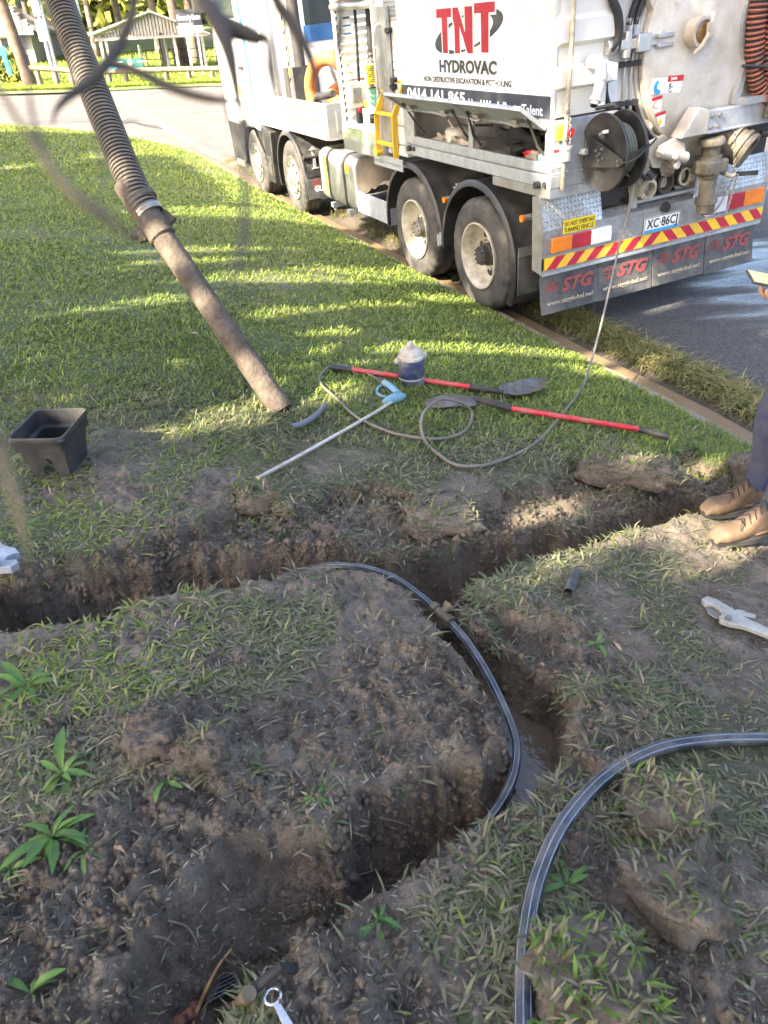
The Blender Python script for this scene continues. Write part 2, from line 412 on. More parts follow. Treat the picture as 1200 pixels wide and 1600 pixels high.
def terrain(X, Y):
    """height, depth below lawn, clay, wet, bare for lawn points"""
    Z = z_lawn(X, Y)
    wx = X+(fbm(X*6, Y*6, 3)-.5)*.045+(fbm(X*22, Y*22, 4, 5)-.5)*.055; wy = Y+(fbm(X*6, Y*6, 5)-.5)*.045+(fbm(X*22+9, Y*22, 6, 5)-.5)*.055
    lump = fbm(X*14, Y*14, 8, 4)-.5; fine = fbm(X*45, Y*45, 9, 3)-.5
    s1 = sdf(T_main, wx, wy); s2 = sdf(T_chan, wx, wy); s3 = sdf(T_bank, wx, wy); s4 = sdf(T_scrape, wx, wy); s5 = sdf(T_block, wx, wy)
    du, dv = uv_of(X, Y)
    near = sstep(.2, 1.2, dv-kerb_v(du))
    d1 = (.36*near+.05)*sstep(-.012, .085, s1+lump*.05)
    d2 = .29*sstep(-.034, .045, s2+lump*.03)
    hi = polyline_d(bank_hi, wx, wy)
    d3 = np.where(s3 > -.02, np.minimum(.46*sstep(-.01, .10, s3+lump*.03), .07*sstep(0, .05, hi)+.98*hi**1.08+lump*.10), 0); d3 = np.maximum(d3, 0)
    d4 = .085*sstep(-.01, .05, s4+lump*.06)
    d5 = .11*sstep(0, .16, s5+lump*.09)
    dep = np.maximum.reduce([d1, d2, d3, d4, d5])
    bm = bare_mask(X, Y)
    dug = sstep(.02, .08, dep)
    foreN = sstep(.40, .58, fbm(X*2.3, Y*2.3, 71, 4))*sstep(3.7, 2.5, Y+.12*X)
    rough = np.clip(np.maximum(np.maximum(dug, bm), .5*foreN), .22, 1)
    Z = Z-dep
    for cx, cy, r_, h in MND: Z = Z+h*np.exp(-((wx-cx)**2+(wy-cy)**2)/(r_*r_)*1.2)
    floor_ = sstep(.3, .42, dep)
    clod = .5-np.clip(cells(wx*17, wy*17, 41), 0, 1)+.45*(.5-np.clip(cells(wx*46, wy*46, 43), 0, 1)); loose = sstep(.40, .62, fbm(X*3.3, Y*3.3, 47, 3))
    Z = Z+rough*(1-.5*floor_)*(lump*.075+fine*.030+clod*(.012+.034*loose)+.010*(fbm(X*95, Y*95, 49, 2)-.5))
    clay = np.clip(sstep(.05, .22, dep)*(.12+.45*sstep(-.9, .1, X)+.6*sstep(.1, 1.3, X))+sstep(.8, 2.0, X)*dug*.5, 0, 1)*(.4+.6*vnoise(X*4, Y*4, 50))
    wet = np.clip(.25+.5*floor_+1.3*(fbm(X*3.5, Y*3.5, 60)-.42)+.3*bm, 0, 1)
    return Z, dep, clay, wet, bm
# --- lawn: one sheet, fine where it is dug
def spacing(segs):
    out = [segs[0][0]]
    for a, b, h in segs:
        n_ = max(1, int(round((b-a)/h))); out += list(a+(b-a)*(np.arange(n_)+1)/n_)
    return np.array(out)
gu = spacing([(-15, -9, .6), (-9, -6.3, .12), (-6.3, -2.0, .0072), (-2.0, 0, .08), (0, 6, .2), (6, 30, .5), (30, 44, 2)])
gs = spacing([(0, .3, .03), (.3, 1.0, .02), (1.0, 4.9, .0072), (4.9, 6, .06), (6, 10, .3), (10, 40, 1.5)])
U_, S_ = np.meshgrid(gu, gs, indexing='ij')
X_, Y_ = xy_of(U_, S_+kerb_v(U_))
Z_, dep, clay, wet, bm = terrain(X_, Y_)
fine = (U_ > -6.5) & (U_ < -1.8) & (S_ < 5.2)
Z_ = np.where(fine, Z_, z_lawn(X_, Y_)+(fbm(X_*1.5, Y_*1.5, 77)-.5)*.05); Z_[:, 0] -= .04
foreT = sstep(3.7, 2.5, Y_+.12*X_); turf = np.clip(1-np.maximum(sstep(.01, .05, dep), bm*1.1)-foreT*(.45+.55*sstep(.40, .58, fbm(X_*2.3, Y_*2.3, 71, 4))), 0, 1); turf = turf*(1-.5*sstep(.55, .7, fbm(X_*1.1, Y_*1.1, 131, 3)))
nu, ns = U_.shape
idx = np.arange(nu*ns).reshape(nu, ns)
Fq = np.stack([idx[:-1, :-1], idx[1:, :-1], idx[1:, 1:], idx[:-1, 1:]], -1).reshape(-1, 4)
lawn_me = np_mesh('lawn', np.stack([X_, Y_, Z_], -1).reshape(-1, 3), Fq[:, ::-1], 4, {'Mask': np.stack([turf, clay, wet], -1).reshape(-1, 3)}, smooth=True)
lawn = link_mesh('lawn', lawn_me, M_SOIL); props(lawn, 'grassy verge with a muddy trench dug across it', None, None, 'structure')

# --- water in the trench
def water_mat(name, col, rough, bscale, bstr):
    m, n, b = new_mat(name); N = n.nodes; L = n.links
    g = N.new('ShaderNodeNewGeometry'); z = N.new('ShaderNodeTexNoise'); z.inputs['Scale'].default_value = bscale; z.inputs['Detail'].default_value = 3
    L.new(g.outputs['Position'], z.inputs['Vector'])
    bp = N.new('ShaderNodeBump'); bp.inputs['Strength'].default_value = bstr; bp.inputs['Distance'].default_value = .01
    L.new(z.outputs[0], bp.inputs['Height']); L.new(bp.outputs[0], b.inputs['Normal'])
    b.inputs['Base Color'].default_value = (*col, 1); b.inputs['Roughness'].default_value = rough; b.inputs['Specular IOR Level'].default_value = .6
    return m
M_WATER = water_mat('muddy_water', (.10, .078, .055), .05, 26, .7)
wc = ground(800, 1150)
mb = MB(); zz = wc[2]-.232
P_ = gxy([(640, 930), (760, 960), (900, 1080), (930, 1180), (860, 1280), (640, 1400), (560, 1400), (700, 1200), (760, 1100)])
mb.add([(x, y, zz) for x, y in P_], [tuple(range(len(P_)-1, -1, -1))])
wat = mb.build('trench_water', M_WATER, None, None, fix=True); props(wat, 'shallow muddy brown water lying in the bottom of the trench', None, None, 'structure')

# --- road, gutter and kerb edge
def asphalt_mat():
    m, n, b = new_mat('asphalt'); N = n.nodes; L = n.links
    g = N.new('ShaderNodeNewGeometry'); a = N.new('ShaderNodeAttribute'); a.attribute_name = 'Mask'
    sp = N.new('ShaderNodeSeparateColor'); L.new(a.outputs['Color'], sp.inputs[0])
    v = N.new('ShaderNodeTexVoronoi'); v.inputs['Scale'].default_value = 85; L.new(g.outputs['Position'], v.inputs['Vector'])
    z = N.new('ShaderNodeTexNoise'); z.inputs['Scale'].default_value = 1.3; z.inputs['Detail'].default_value = 8; L.new(g.outputs['Position'], z.inputs['Vector'])
    r1 = N.new('ShaderNodeValToRGB'); e = r1.color_ramp.elements; e[0].position = .0; e[0].color = (.020, .020, .022, 1); e[1].position = .9; e[1].color = (.085, .085, .088, 1)
    L.new(v.outputs['Color'], r1.inputs[0])
    dry = N.new('ShaderNodeValToRGB'); e = dry.color_ramp.elements; e[0].position = .3; e[0].color = (.095, .084, .075, 1); e[1].position = .7; e[1].color = (.135, .120, .108, 1)
    L.new(z.outputs[0], dry.inputs[0])
    mx = N.new('ShaderNodeMix'); mx.data_type = 'RGBA'; L.new(sp.outputs[0], mx.inputs[0]); L.new(r1.outputs[0], mx.inputs[6]); L.new(dry.outputs[0], mx.inputs[7])
    mud = N.new('ShaderNodeMix'); mud.data_type = 'RGBA'; mud.inputs[7].default_value = (.085, .066, .048, 1)
    L.new(sp.outputs[1], mud.inputs[0]); L.new(mx.outputs[2], mud.inputs[6]); L.new(mud.outputs[2], b.inputs['Base Color'])
    # wet film: smooth where Mask.b is high
    st = N.new('ShaderNodeMapping'); st.inputs['Scale'].default_value = (.5, 2.2, 1); st.inputs['Rotation'].default_value = (0, 0, R(-12)); L.new(g.outputs['Position'], st.inputs[0])
    z2 = N.new('ShaderNodeTexNoise'); z2.inputs['Scale'].default_value = 2.2; z2.inputs['Detail'].default_value = 5; L.new(st.outputs[0], z2.inputs['Vector'])
    ad = N.new('ShaderNodeMath'); ad.operation = 'ADD'; L.new(sp.outputs[2], ad.inputs[0]); L.new(z2.outputs[0], ad.inputs[1])
    rr = N.new('ShaderNodeMapRange'); rr.inputs[1].default_value = .85; rr.inputs[2].default_value = 1.15; rr.inputs[3].default_value = .85; rr.inputs[4].default_value = .12; b.inputs['Specular IOR Level'].default_value = .35
    L.new(ad.outputs[0], rr.inputs[0]); L.new(rr.outputs[0], b.inputs['Roughness'])
    bs = N.new('ShaderNodeMapRange'); bs.inputs[1].default_value = .85; bs.inputs[2].default_value = 1.2; bs.inputs[3].default_value = .8; bs.inputs[4].default_value = .12
    L.new(ad.outputs[0], bs.inputs[0])
    bp = N.new('ShaderNodeBump'); bp.inputs['Distance'].default_value = .008; L.new(bs.outputs[0], bp.inputs['Strength']); L.new(v.outputs['Distance'], bp.inputs['Height'])
    L.new(bp.outputs[0], b.inputs['Normal'])
    return m
ru = spacing([(-40, -16, 4), (-16, -5, .5), (-5, 3, .08), (3, 14, .25), (14, 60, .8)])
rv = spacing([(-60, -14, 4), (-14, -7, .4), (-7, -.5, .06), (-.5, 1.2, .06), (1.2, 40, .8)])
U_, V_ = np.meshgrid(ru, rv, indexing='ij'); Xr, Yr = xy_of(U_, V_)
Zr = z_road(U_, np.minimum(V_, .6)) - .05*sstep(-.52, -.40, V_)
Zr += (fbm(Xr*1.2, Yr*1.2, 44)-.5)*.02
Zr = np.where(V_ > kerb_v(U_)+.5, Zr-.25, Zr)
wc = np.array([2.9, 6.6])
wetm = np.clip(1.0-np.sqrt(((U_+1.5)/2.3)**2+((V_+3.3)/2.4)**2)*.85, 0, 1)
drym = sstep(5, 11, U_)*.9+.1*sstep(-3, -7, V_)
mudm = np.clip(sstep(-.85, -.52, V_)*.95, 0, 1)*(.5+.5*fbm(Xr*3, Yr*3, 12))*sstep(16, 9, U_)
idx = np.arange(U_.size).reshape(U_.shape); Fq = np.stack([idx[:-1, :-1], idx[1:, :-1], idx[1:, 1:], idx[:-1, 1:]], -1).reshape(-1, 4)
road = link_mesh('road', np_mesh('road', np.stack([Xr, Yr, Zr], -1).reshape(-1, 3), Fq, 4, {'Mask': np.stack([drym, mudm, wetm], -1).reshape(-1, 3)}, smooth=True), asphalt_mat())
props(road, 'asphalt street, wet behind the truck and dry beyond', None, None, 'structure')
M_CONC = mat('kerb_concrete', (.30, .26, .20), .8, dirt=(.13, .10, .07), damt=.6, dscale=3, bump=.4, bscale=90)
M_GUTTER = water_mat('gutter_silt', (.165, .118, .068), .32, 9, .35)
def strip(name, v0, v1, z0, z1, u0, u1, mt, thick, st=.4):
    us = np.arange(u0, u1+.01, st); Vt = []; Fs = []
    for i, uu in enumerate(us):
        k = float(kerb_v(np.array(uu)))
        jit = .012*math.sin(uu*3.1)+.01*math.sin(uu*7.7)
        for v_, dz in ((v0, z0), (v1, z1), (v1, z1-thick), (v0, z0-thick)):
            x, y = xy_of(uu, k+v_+jit); Vt.append((x, y, float(z_road(np.array(uu), np.array(k+min(v_, .05))))+dz))
        if i:
            a = 4*(i-1); b_ = 4*i
            for j in range(4): Fs.append((a+j, a+(j+1) % 4, b_+(j+1) % 4, b_+j))
    Fs += [(0, 1, 2, 3), tuple(len(Vt)-4+q for q in (3, 2, 1, 0))]
    m_ = MB(); m_.add(Vt, Fs); o = m_.build(name, mt, None, 30, fix=True); return o
o = strip('kerb', -.075, .035, .035, .045, -14, 40, M_CONC, .12); props(o, 'narrow pale concrete kerb edging the lawn', None, None, 'structure')
o = strip('gutter', -.25, -.075, -.012, -.018, -14, 40, M_GUTTER, .05); props(o, 'shallow concrete gutter filled with brown silty water', None, None, 'structure')

# ================================================================ GRASS
M_GRASS = leaf_mat('grass_blades')
def blade_mesh(P, L, W, az, tilt, bend, col, col_tip):
    n = len(P); h = np.stack([np.cos(az), np.sin(az), np.zeros(n)], -1); side = np.stack([-np.sin(az), np.cos(az), np.zeros(n)], -1)
    up = np.array([0, 0, 1.])
    d1 = h*np.sin(tilt)[:, None]+up*np.cos(tilt)[:, None]
    t2 = np.minimum(tilt+bend, 1.75); d2 = h*np.sin(t2)[:, None]+up*np.cos(t2)[:, None]
    m_ = P+d1*(L*.5)[:, None]; tip = m_+d2*(L*.5)[:, None]
    w_ = side*W[:, None]*.5
    V = np.stack([P-w_*.7, P+w_*.7, m_-w_, m_+w_, tip], 1).reshape(-1, 3)
    b = np.arange(n)[:, None]*5
    F = np.concatenate([b+[0, 1, 3], b+[0, 3, 2], b+[2, 3, 4]], 1).reshape(-1, 3)
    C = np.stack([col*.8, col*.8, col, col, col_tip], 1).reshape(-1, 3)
    return V, F, C
def near_noise(x, y): return fbm(x*2.3, y*2.3, 71, 4)
# sample in polar rings: dense near, thinner far
rs = RG
NB = 560000
dd = (rs.random(NB)*(30**.42-.45**.42)+.45**.42)**(1/.42)
ang = (rs.random(NB)*1.24-.68)*(1+1.3*(rs.random(NB)<.5)*sstep(4.0, 2.6, dd))
gx = dd*np.sin(ang); gy = dd*np.cos(ang)
u_, v_ = uv_of(gx, gy); s_ = v_-kerb_v(u_)
ok = (s_ > -.01) & (s_ < 30)
gx, gy, dd, s_, u_ = gx[ok], gy[ok], dd[ok], s_[ok], u_[ok]
gz, gdep, _, _, gb = terrain(gx, gy)
nn = near_noise(gx, gy)
fore = sstep(3.7, 2.5, gy+.12*gx)                       # the trampled part round the trench
leftg = fore*sstep(-.35, -.9, gx)*sstep(1.25, 1.5, gy)   # greener patch at the left
keep_p = np.where(fore > .5, .92-.88*sstep(.44, .60, nn-.06*leftg), 1)*(1-gb)
keep_p *= 1-sstep(.05, .13, gdep)*.97
keep = rs.random(len(gx)) < keep_p
gx, gy, gz, dd, s_, u_, nn, fore, leftg, gb, gdep = [a[keep] for a in (gx, gy, gz, dd, s_, u_, nn, fore, leftg, gb, gdep)]
n = len(gx)
wide = np.maximum(1, dd/4.2)**.85
scr = np.clip(fore+.5*sstep(.02, .08, gdep)+.7*sstep(.4, .8, fbm(gx*1.7, gy*1.7, 88))*sstep(4.6, 3.3, gy), 0, 1)
L = (.030+.034*rs.random(n))*(1+.15*fore)*(.85+.15*wide); W = (.0042+.0035*rs.random(n))*wide*(1+.12*fore)
tilt = np.where(rs.random(n) < fore*.93, 1.18+.38*rs.random(n), .45+.85*rs.random(n)); bend = .2+.7*rs.random(n)
az = rs.random(n)*2*PI
g1 = np.array([.155, .215, .030]); g2 = np.array([.29, .33, .075]); g3 = np.array([.085, .135, .024]); straw = np.array([.32, .28, .15]); olive = np.array([.16, .17, .085]); grey = np.array([.25, .225, .155]); teal = np.array([.165, .18, .095])
k1 = rs.random(n)[:, None]; k2 = rs.random(n)[:, None]
col = g1*(1-k1)+np.where(k2 < .5, g2, g3)*k1
mudc = np.where(rs.random(n)[:, None] < .42, olive, np.where(rs.random(n)[:, None] < .4, grey, np.where(rs.random(n)[:, None] < .5, teal, np.array([.10, .14, .045]))))*(.55+.7*rs.random(n)[:, None])
ms = np.clip(scr*(1-.6*leftg)*1.05, 0, .985)[:, None]; pick = rs.random(n)[:, None] < ms
col = np.where(pick, mudc, col)
st = rs.random(n) < (.03+.07*scr); col[st] = straw*(.6+.6*rs.random((st.sum(), 1)))
tone = (.8+.4*fbm(gx*.9, gy*.9, 99))[:, None]; col = col*tone
sun_yel = sstep(6, 11, u_)[:, None]; col = col*(1-sun_yel)+(col*np.array([1.15, 1.08, .9]))*sun_yel  # far lawn lighter and yellower: sunlight put into the blade colour
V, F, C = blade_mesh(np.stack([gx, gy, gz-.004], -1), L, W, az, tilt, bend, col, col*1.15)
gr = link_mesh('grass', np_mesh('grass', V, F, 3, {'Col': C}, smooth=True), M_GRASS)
props(gr, 'short broad-bladed lawn grass, green by the kerb and muddy round the trench', 'grass', None, 'stuff')
# ================================================================ THE TRUCK (built in its own frame: x forward, y left, z up)
def checker_mat():
    m = mat('checker_plate', (.52, .53, .54), .34, .8, dirt=(.30, .27, .23), damt=.5, dscale=3)
    N = m.node_tree.nodes; L = m.node_tree.links; b = N['Principled BSDF']
    tc = N.new('ShaderNodeTexCoord'); mp = N.new('ShaderNodeMapping'); L.new(tc.outputs['Object'], mp.inputs[0])
    mp.inputs['Rotation'].default_value = (R(0), R(0), R(0)); mp.inputs['Scale'].default_value = (1, 28, 28)
    sx = N.new('ShaderNodeSeparateXYZ'); L.new(mp.outputs[0], sx.inputs[0])
    def M(op, a, b_=None):
        q = N.new('ShaderNodeMath'); q.operation = op
        for i, z in enumerate((a, b_)):
            if z is None: continue
            if isinstance(z, (int, float)): q.inputs[i].default_value = z
            else: L.new(z, q.inputs[i])
        return q.outputs[0]
    fa = M('FLOOR', sx.outputs[1]); fb = M('FLOOR', sx.outputs[2])
    par = M('SUBTRACT', M('MULTIPLY', M('ABSOLUTE', M('MODULO', M('ADD', fa, fb), 2.0)), 2.0), 1.0)
    la = M('SUBTRACT', M('FRACT', sx.outputs[1]), .5); lb = M('SUBTRACT', M('FRACT', sx.outputs[2]), .5)
    p = M('ADD', la, M('MULTIPLY', lb, par)); q = M('SUBTRACT', M('MULTIPLY', la, par), lb)
    d = M('ADD', M('MULTIPLY', M('POWER', M('MULTIPLY', p, 1.0), 2.0), 1.8), M('MULTIPLY', M('POWER', q, 2.0), 22.0))
    h = M('SUBTRACT', 1.0, M('MINIMUM', M('MULTIPLY', d, 1.5), 1.0))
    bp = N.new('ShaderNodeBump'); bp.inputs['Strength'].default_value = 1.0; bp.inputs['Distance'].default_value = .012
    L.new(h, bp.inputs['Height']); L.new(bp.outputs[0], b.inputs['Normal'])
    return m
K = dict(
    white=mat('white_paint', (.74, .74, .73), .32, dirt=(.52, .48, .41), damt=.36, dscale=3.5, coat=.3),
    cream=mat('tank_enamel', (.64, .62, .58), .30, dirt=(.38, .33, .26), damt=.52, dscale=2.2, coat=.3),
    poly=mat('moulded_polymer', (.66, .64, .59), .48, dirt=(.60, .56, .48), damt=.35, dscale=2.0),
    blue=mat('blue_paint', (.04, .35, .62), .35), navy=mat('dark_blue', (.02, .10, .26), .5),
    galv=mat('galvanised_steel', (.46, .48, .50), .42, .55, dirt=(.33, .34, .35), damt=.5, dscale=9, bump=.05, bscale=200),
    alu=mat('aluminium', (.58, .58, .58), .30, .85, dirt=(.40, .37, .33), damt=.45, dscale=3),
    chrome=mat('polished_alloy', (.75, .74, .72), .22, .9, dirt=(.45, .42, .36), damt=.35, dscale=8),
    plast=mat('black_plastic', (.018, .018, .020), .40, dirt=(.075, .068, .058), damt=.34, dscale=3.5, bump=.1, bscale=220),
    rubber=mat('tyre_rubber', (.022, .022, .023), .75, dirt=(.10, .088, .074), damt=.42, dscale=4.5, bump=.15, bscale=120),
    rim=mat('rim_enamel', (.58, .55, .46), .45, dirt=(.27, .23, .17), damt=.55, dscale=7),
    dark=mat('chassis_black', (.014, .014, .015), .6, dirt=(.06, .052, .045), damt=.4, dscale=4),
    checker=checker_mat(), yellow=mat('safety_yellow', (.72, .42, .015), .45, dirt=(.38, .27, .08), damt=.3, dscale=5),
    sticker=mat('yellow_sticker', (.80, .60, .02), .5), red=mat('signal_red', (.55, .02, .03), .4), stripr=mat('reflective_red', (.45, .02, .05), .35),
    stripy=mat('reflective_yellow', (.80, .48, .03), .35, dirt=(.5, .33, .08), damt=.25), amber=mat('amber_lens', (.80, .22, .015), .25, coat=.5), lensr=mat('red_lens', (.42, .015, .03), .25, coat=.5),
    clear=mat('clear_lens', (.62, .64, .66), .2, coat=.5), black=mat('black_print', (.012, .012, .013), .5), ink=mat('charcoal_print', (.03, .034, .042), .42, dirt=(.10, .09, .08), damt=.25, dscale=6),
    wht=mat('white_print', (.82, .82, .80), .5), tnt=mat('crimson_print', (.34, .006, .022), .4), flapred=mat('faded_red_print', (.34, .06, .06), .7, dirt=(.10, .06, .055), damt=.45, dscale=9),
    flap=mat('mudflap_rubber', (.024, .028, .036), .55, dirt=(.12, .115, .105), damt=.45, dscale=5, bump=.1, bscale=60), tan=mat('faded_cream_print', (.48, .41, .30), .7, dirt=(.14, .12, .10), damt=.35, dscale=12),
    brass=mat('weathered_coupling', (.25, .225, .18), .5, .5, dirt=(.13, .105, .075), damt=.5, dscale=9, bump=.1), grime=mat('algae_steel', (.42, .43, .40), .5, .3, dirt=(.20, .24, .08), damt=.55, dscale=6),
    green=mat('switch_green', (.02, .30, .16), .4), panel=mat('panel_sage', (.46, .50, .38), .5), mud=mat('dried_mud', (.36, .30, .23), .95, dirt=(.19, .15, .11), damt=.6, dscale=9, bump=1, bscale=30),
    glass=mat('cab_glass', (.02, .03, .035), .06), chev=mat('hazard_orange', (.80, .35, .02), .45), sightglass=mat('brown_glass', (.20, .10, .03), .08, coat=.8),
    olive=mat('dull_cable', (.10, .11, .09), .5), steel=mat('chain_steel', (.35, .34, .32), .4, .8, dirt=(.2, .16, .12), damt=.4), cloth=mat('pale_cloth', (.55, .50, .42), .9, dirt=(.33, .27, .2), damt=.5, dscale=12, bump=.5, bscale=30),
    blackcloth=mat('black_canvas', (.018, .018, .02), .8, bump=.4, bscale=40))
truck = thing('vacuum_truck', 'white four-axle vacuum excavation truck parked along the kerb with its toolbox lids propped open', 'truck')
TM = Matrix.Identity(4)
for i in range(3):
    TM[i][0] = TF[i]; TM[i][1] = TL[i]; TM[i][2] = TU[i]; TM[i][3] = TO[i]
truck.matrix_world = TM
def part(name, mb, mt, parent=None, **k): return mb.build(name, mt if not isinstance(mt, str) else K[mt], parent or truck, **k)
def node(name, parent=None, loc=(0, 0, 0)):
    o = bpy.data.objects.new(name, None); COL.objects.link(o); o.parent = parent or truck; o.location = loc; o.empty_display_size = .1; return o
LT = dict(ex=(-1, 0, 0), ey=(0, 0, 1)); RT = dict(ex=(0, -1, 0), ey=(0, 0, 1))
# ---- wheels
def tyre_mb():
    prof = [(.300, -.27), (.33, -.288), (.42, -.298), (.488, -.280), (.508, -.262), (.520, -.232), (.520, -.190), (.506, -.186), (.506, -.178), (.520, -.174), (.520, -.108), (.506, -.104), (.506, -.096), (.520, -.092), (.520, -.052),
            (.512, -.034), (.490, -.016), (.455, -.002), (.452, -.006), (.420, .000), (.36, -.003), (.335, -.008), (.332, -.012), (.31, -.018), (.296, -.04)]
    b = MB(); n = 112; b.lathe(prof, (0, 0, 0), (0, 1, 0), n)
    k = len(prof)
    for i in range(n):
        for j, (r_, h) in enumerate(prof):
            if r_ > .485 and ((i+(2 if h > -.14 else 0)) % 4 == 0):
                x, y, z = b.v[i*k+j]; f = (r_-.014)/r_; b.v[i*k+j] = (x*f, y, z*f)
    return b
tyre_me = tyre_mb().mesh('tyre', 35); tyre_me.materials.append(K['rubber'])
def rim_rear():
    b = MB(); b.lathe([(.300, -.26), (.300, -.03), (.308, -.010), (.306, .004), (.296, .006), (.286, -.010), (.278, -.09), (.262, -.150), (.240, -.172), (.215, -.176), (.130, -.160), (.125, -.150), (0, -.150)], (0, 0, 0), (0, 1, 0), 64)
    for i in range(10):
        t = 2*PI*i/10+.2; b.cyl((.142*math.cos(t), -.165, .142*math.sin(t)), (.142*math.cos(t), -.125, .142*math.sin(t)), .013, n=6)
    return b
def rim_front():
    b = MB(); b.lathe([(.300, -.26), (.300, -.03), (.308, -.010), (.306, .004), (.294, .004), (.284, -.02), (.262, -.03), (.240, -.006), (.200, .006), (.165, .000), (.150, -.012), (.105, -.010), (.102, .04), (.08, .055), (0, .06)], (0, 0, 0), (0, 1, 0), 64)
    for i in range(10):
        t = 2*PI*i/10; b.cyl((.130*math.cos(t), -.02, .130*math.sin(t)), (.130*math.cos(t), .025, .130*math.sin(t)), .015, n=6)
    return b
rr_me = rim_rear().mesh('rim', 35); rr_me.materials.append(K['rim'])
rf_me = rim_front().mesh('rim', 35); rf_me.materials.append(K['chrome'])
hb = MB(); hb.lathe([(.105, -.155), (.105, -.10), (.092, -.085), (.088, -.03), (.060, -.015), (0, -.012)], (0, 0, 0), (0, 1, 0), 24)
for i in range(10):
    t = 2*PI*i/10; hb.cyl((.070*math.cos(t), -.03, .070*math.sin(t)), (.070*math.cos(t), -.006, .070*math.sin(t)), .009, n=6)
hub_me = hb.mesh('hub', 35); hub_me.materials.append(K['dark'])
hh = MB()  # flat dark ovals paint the shade inside the rear hand holes
for i in range(8):
    t = 2*PI*i/8+.2; c = Vector((.195*math.cos(t), 0, .195*math.sin(t)))
    hh.add([c+Vector((math.cos(a)*.032*math.cos(t)-math.sin(a)*.045*math.sin(t), -.158, math.cos(a)*.032*math.sin(t)+math.sin(a)*.045*math.cos(t))) for a in [2*PI*q/14 for q in range(14)]], [tuple(range(14))])
hh_me = hh.mesh('hand_hole_shade'); hh_me.materials.append(K['dark'])
hf = MB()  # front rims: dark discs paint the shade of the holes
for i in range(10):
    t = 2*PI*i/10+.3; c = Vector((.220*math.cos(t), 0, .220*math.sin(t)))
    hf.add([c+Vector((math.cos(a)*.027, .0075, math.sin(a)*.027)) for a in [2*PI*q/12 for q in range(12)]], [tuple(range(12))])
hf_me = hf.mesh('hand_hole_shade'); hf_me.materials.append(K['dark'])
def wheel(u, v, kind, rot, mir=False):
    e = node('wheel', loc=(u, v, .52)); e.rotation_euler = (0, rot, PI if mir else 0)
    for nm, me in (('tyre', tyre_me),)+((('rim', rr_me), ('hub', hub_me), ('hand_hole_shade', hh_me)) if kind == 'r' else (('rim', rf_me), ('hand_hole_shade', hf_me)) if kind == 'f' else ()):
        q_ = link_mesh(nm, me, None, e)
        if nm == 'hand_hole_shade': q_['kind'] = 'stuff'
AX = (0, 1.355, 5.527, 7.506)
for i, u in enumerate(AX):
    wheel(u, 0, 'r' if i < 2 else 'f', i*.7)
    if i < 2: wheel(u, -.335, 'n', i*.4); wheel(u, -2.085, 'n', .2)
    wheel(u, -2.42, 'r' if i < 2 else 'f', .3, True)
ax = MB()
for u in AX: ax.cyl((u, -.3, .52), (u, -2.1, .52), .075, n=12); ax.blob((u, -1.2, .52), (.2, .22, .2), 3, 12, 8, .05)
part('axles', ax, 'dark', kind='stuff')
# ---- chassis
ch = MB()
for v in (-.82, -1.60): ch.box((-1.0, v-.04, .78), (8.8, v+.04, 1.06))
for u in (-.9, .7, 2.3, 3.9, 5.0, 6.6): ch.box((u-.06, -1.56, .82), (u+.06, -.86, 1.02))
ch.box((3.2, -1.5, .55), (4.9, -.95, .95)); ch.cyl((1.5, -1.2, .6), (5, -1.2, .75), .06)
for k in range(6): ch.cyl((2.0+.5*k, -.7-.02*k, 1.08), (2.6+.45*k, -.75, 1.12), .03)
part('chassis', ch, 'dark', bevel=0, kind='stuff')
# ---- mudguards
def guard(u, t0, t1, name='mudguard', v0=-.64, rad=.655):
    b = MB(); prof = [(rad, v0), (rad+.012, v0), (rad+.018, -.40), (rad+.012, -.39), (rad+.012, -.02), (rad+.024, -.012), (rad+.026, .012), (rad+.010, .026), (rad-.03, .030), (rad-.032, .022), (rad-.002, .016), (rad, -.01)]
    b.lathe(prof, (u, 0, .52), (0, 1, 0), 40, t0=t0, t1=t1, close=True)
    k = len(prof); n = 40
    b.f.append(tuple(range(k))); b.m.append(0); b.f.append(tuple(n*k+j for j in range(k-1, -1, -1))); b.m.append(0)
    return part(name, b, 'plast', fix=True)
g1 = guard(0, R(-28), R(183)); g2 = guard(1.355, R(-3), R(186)); g3 = guard(5.527, R(-22), R(196), rad=.63)
for u, w_, g in ((-.72, .985, g1), (.655, .93, g2), (4.93, .86, g3)):
    b = MB(); b.cyl((u, -.62, w_), (u, -.03, w_), .026, n=14); part('support_tube', b, 'galv' if u < 4 else 'dark', g)
    b = MB(); b.cyl((u, -.03, w_), (u, -.006, w_), .029, n=14); part('side_lamp', b, 'amber' if u < 4 else 'dark', g)
    b = MB(); b.box((u-.02, -.19, w_-.16), (u+.005, -.15, w_+.13)); b.box((u-.035, -.22, w_+.09), (u+.0, -.12, w_+.105)); b.box((u-.035, -.22, w_-.16), (u, -.12, w_-.145)); part('clamp', b, 'galv', g)
b = MB(); b.box((.66, -.02, .50), (.695, .04, .62)); b.box((.70, -.02, .48), (.73, .045, .60)); part('guard_joint', b, 'galv')
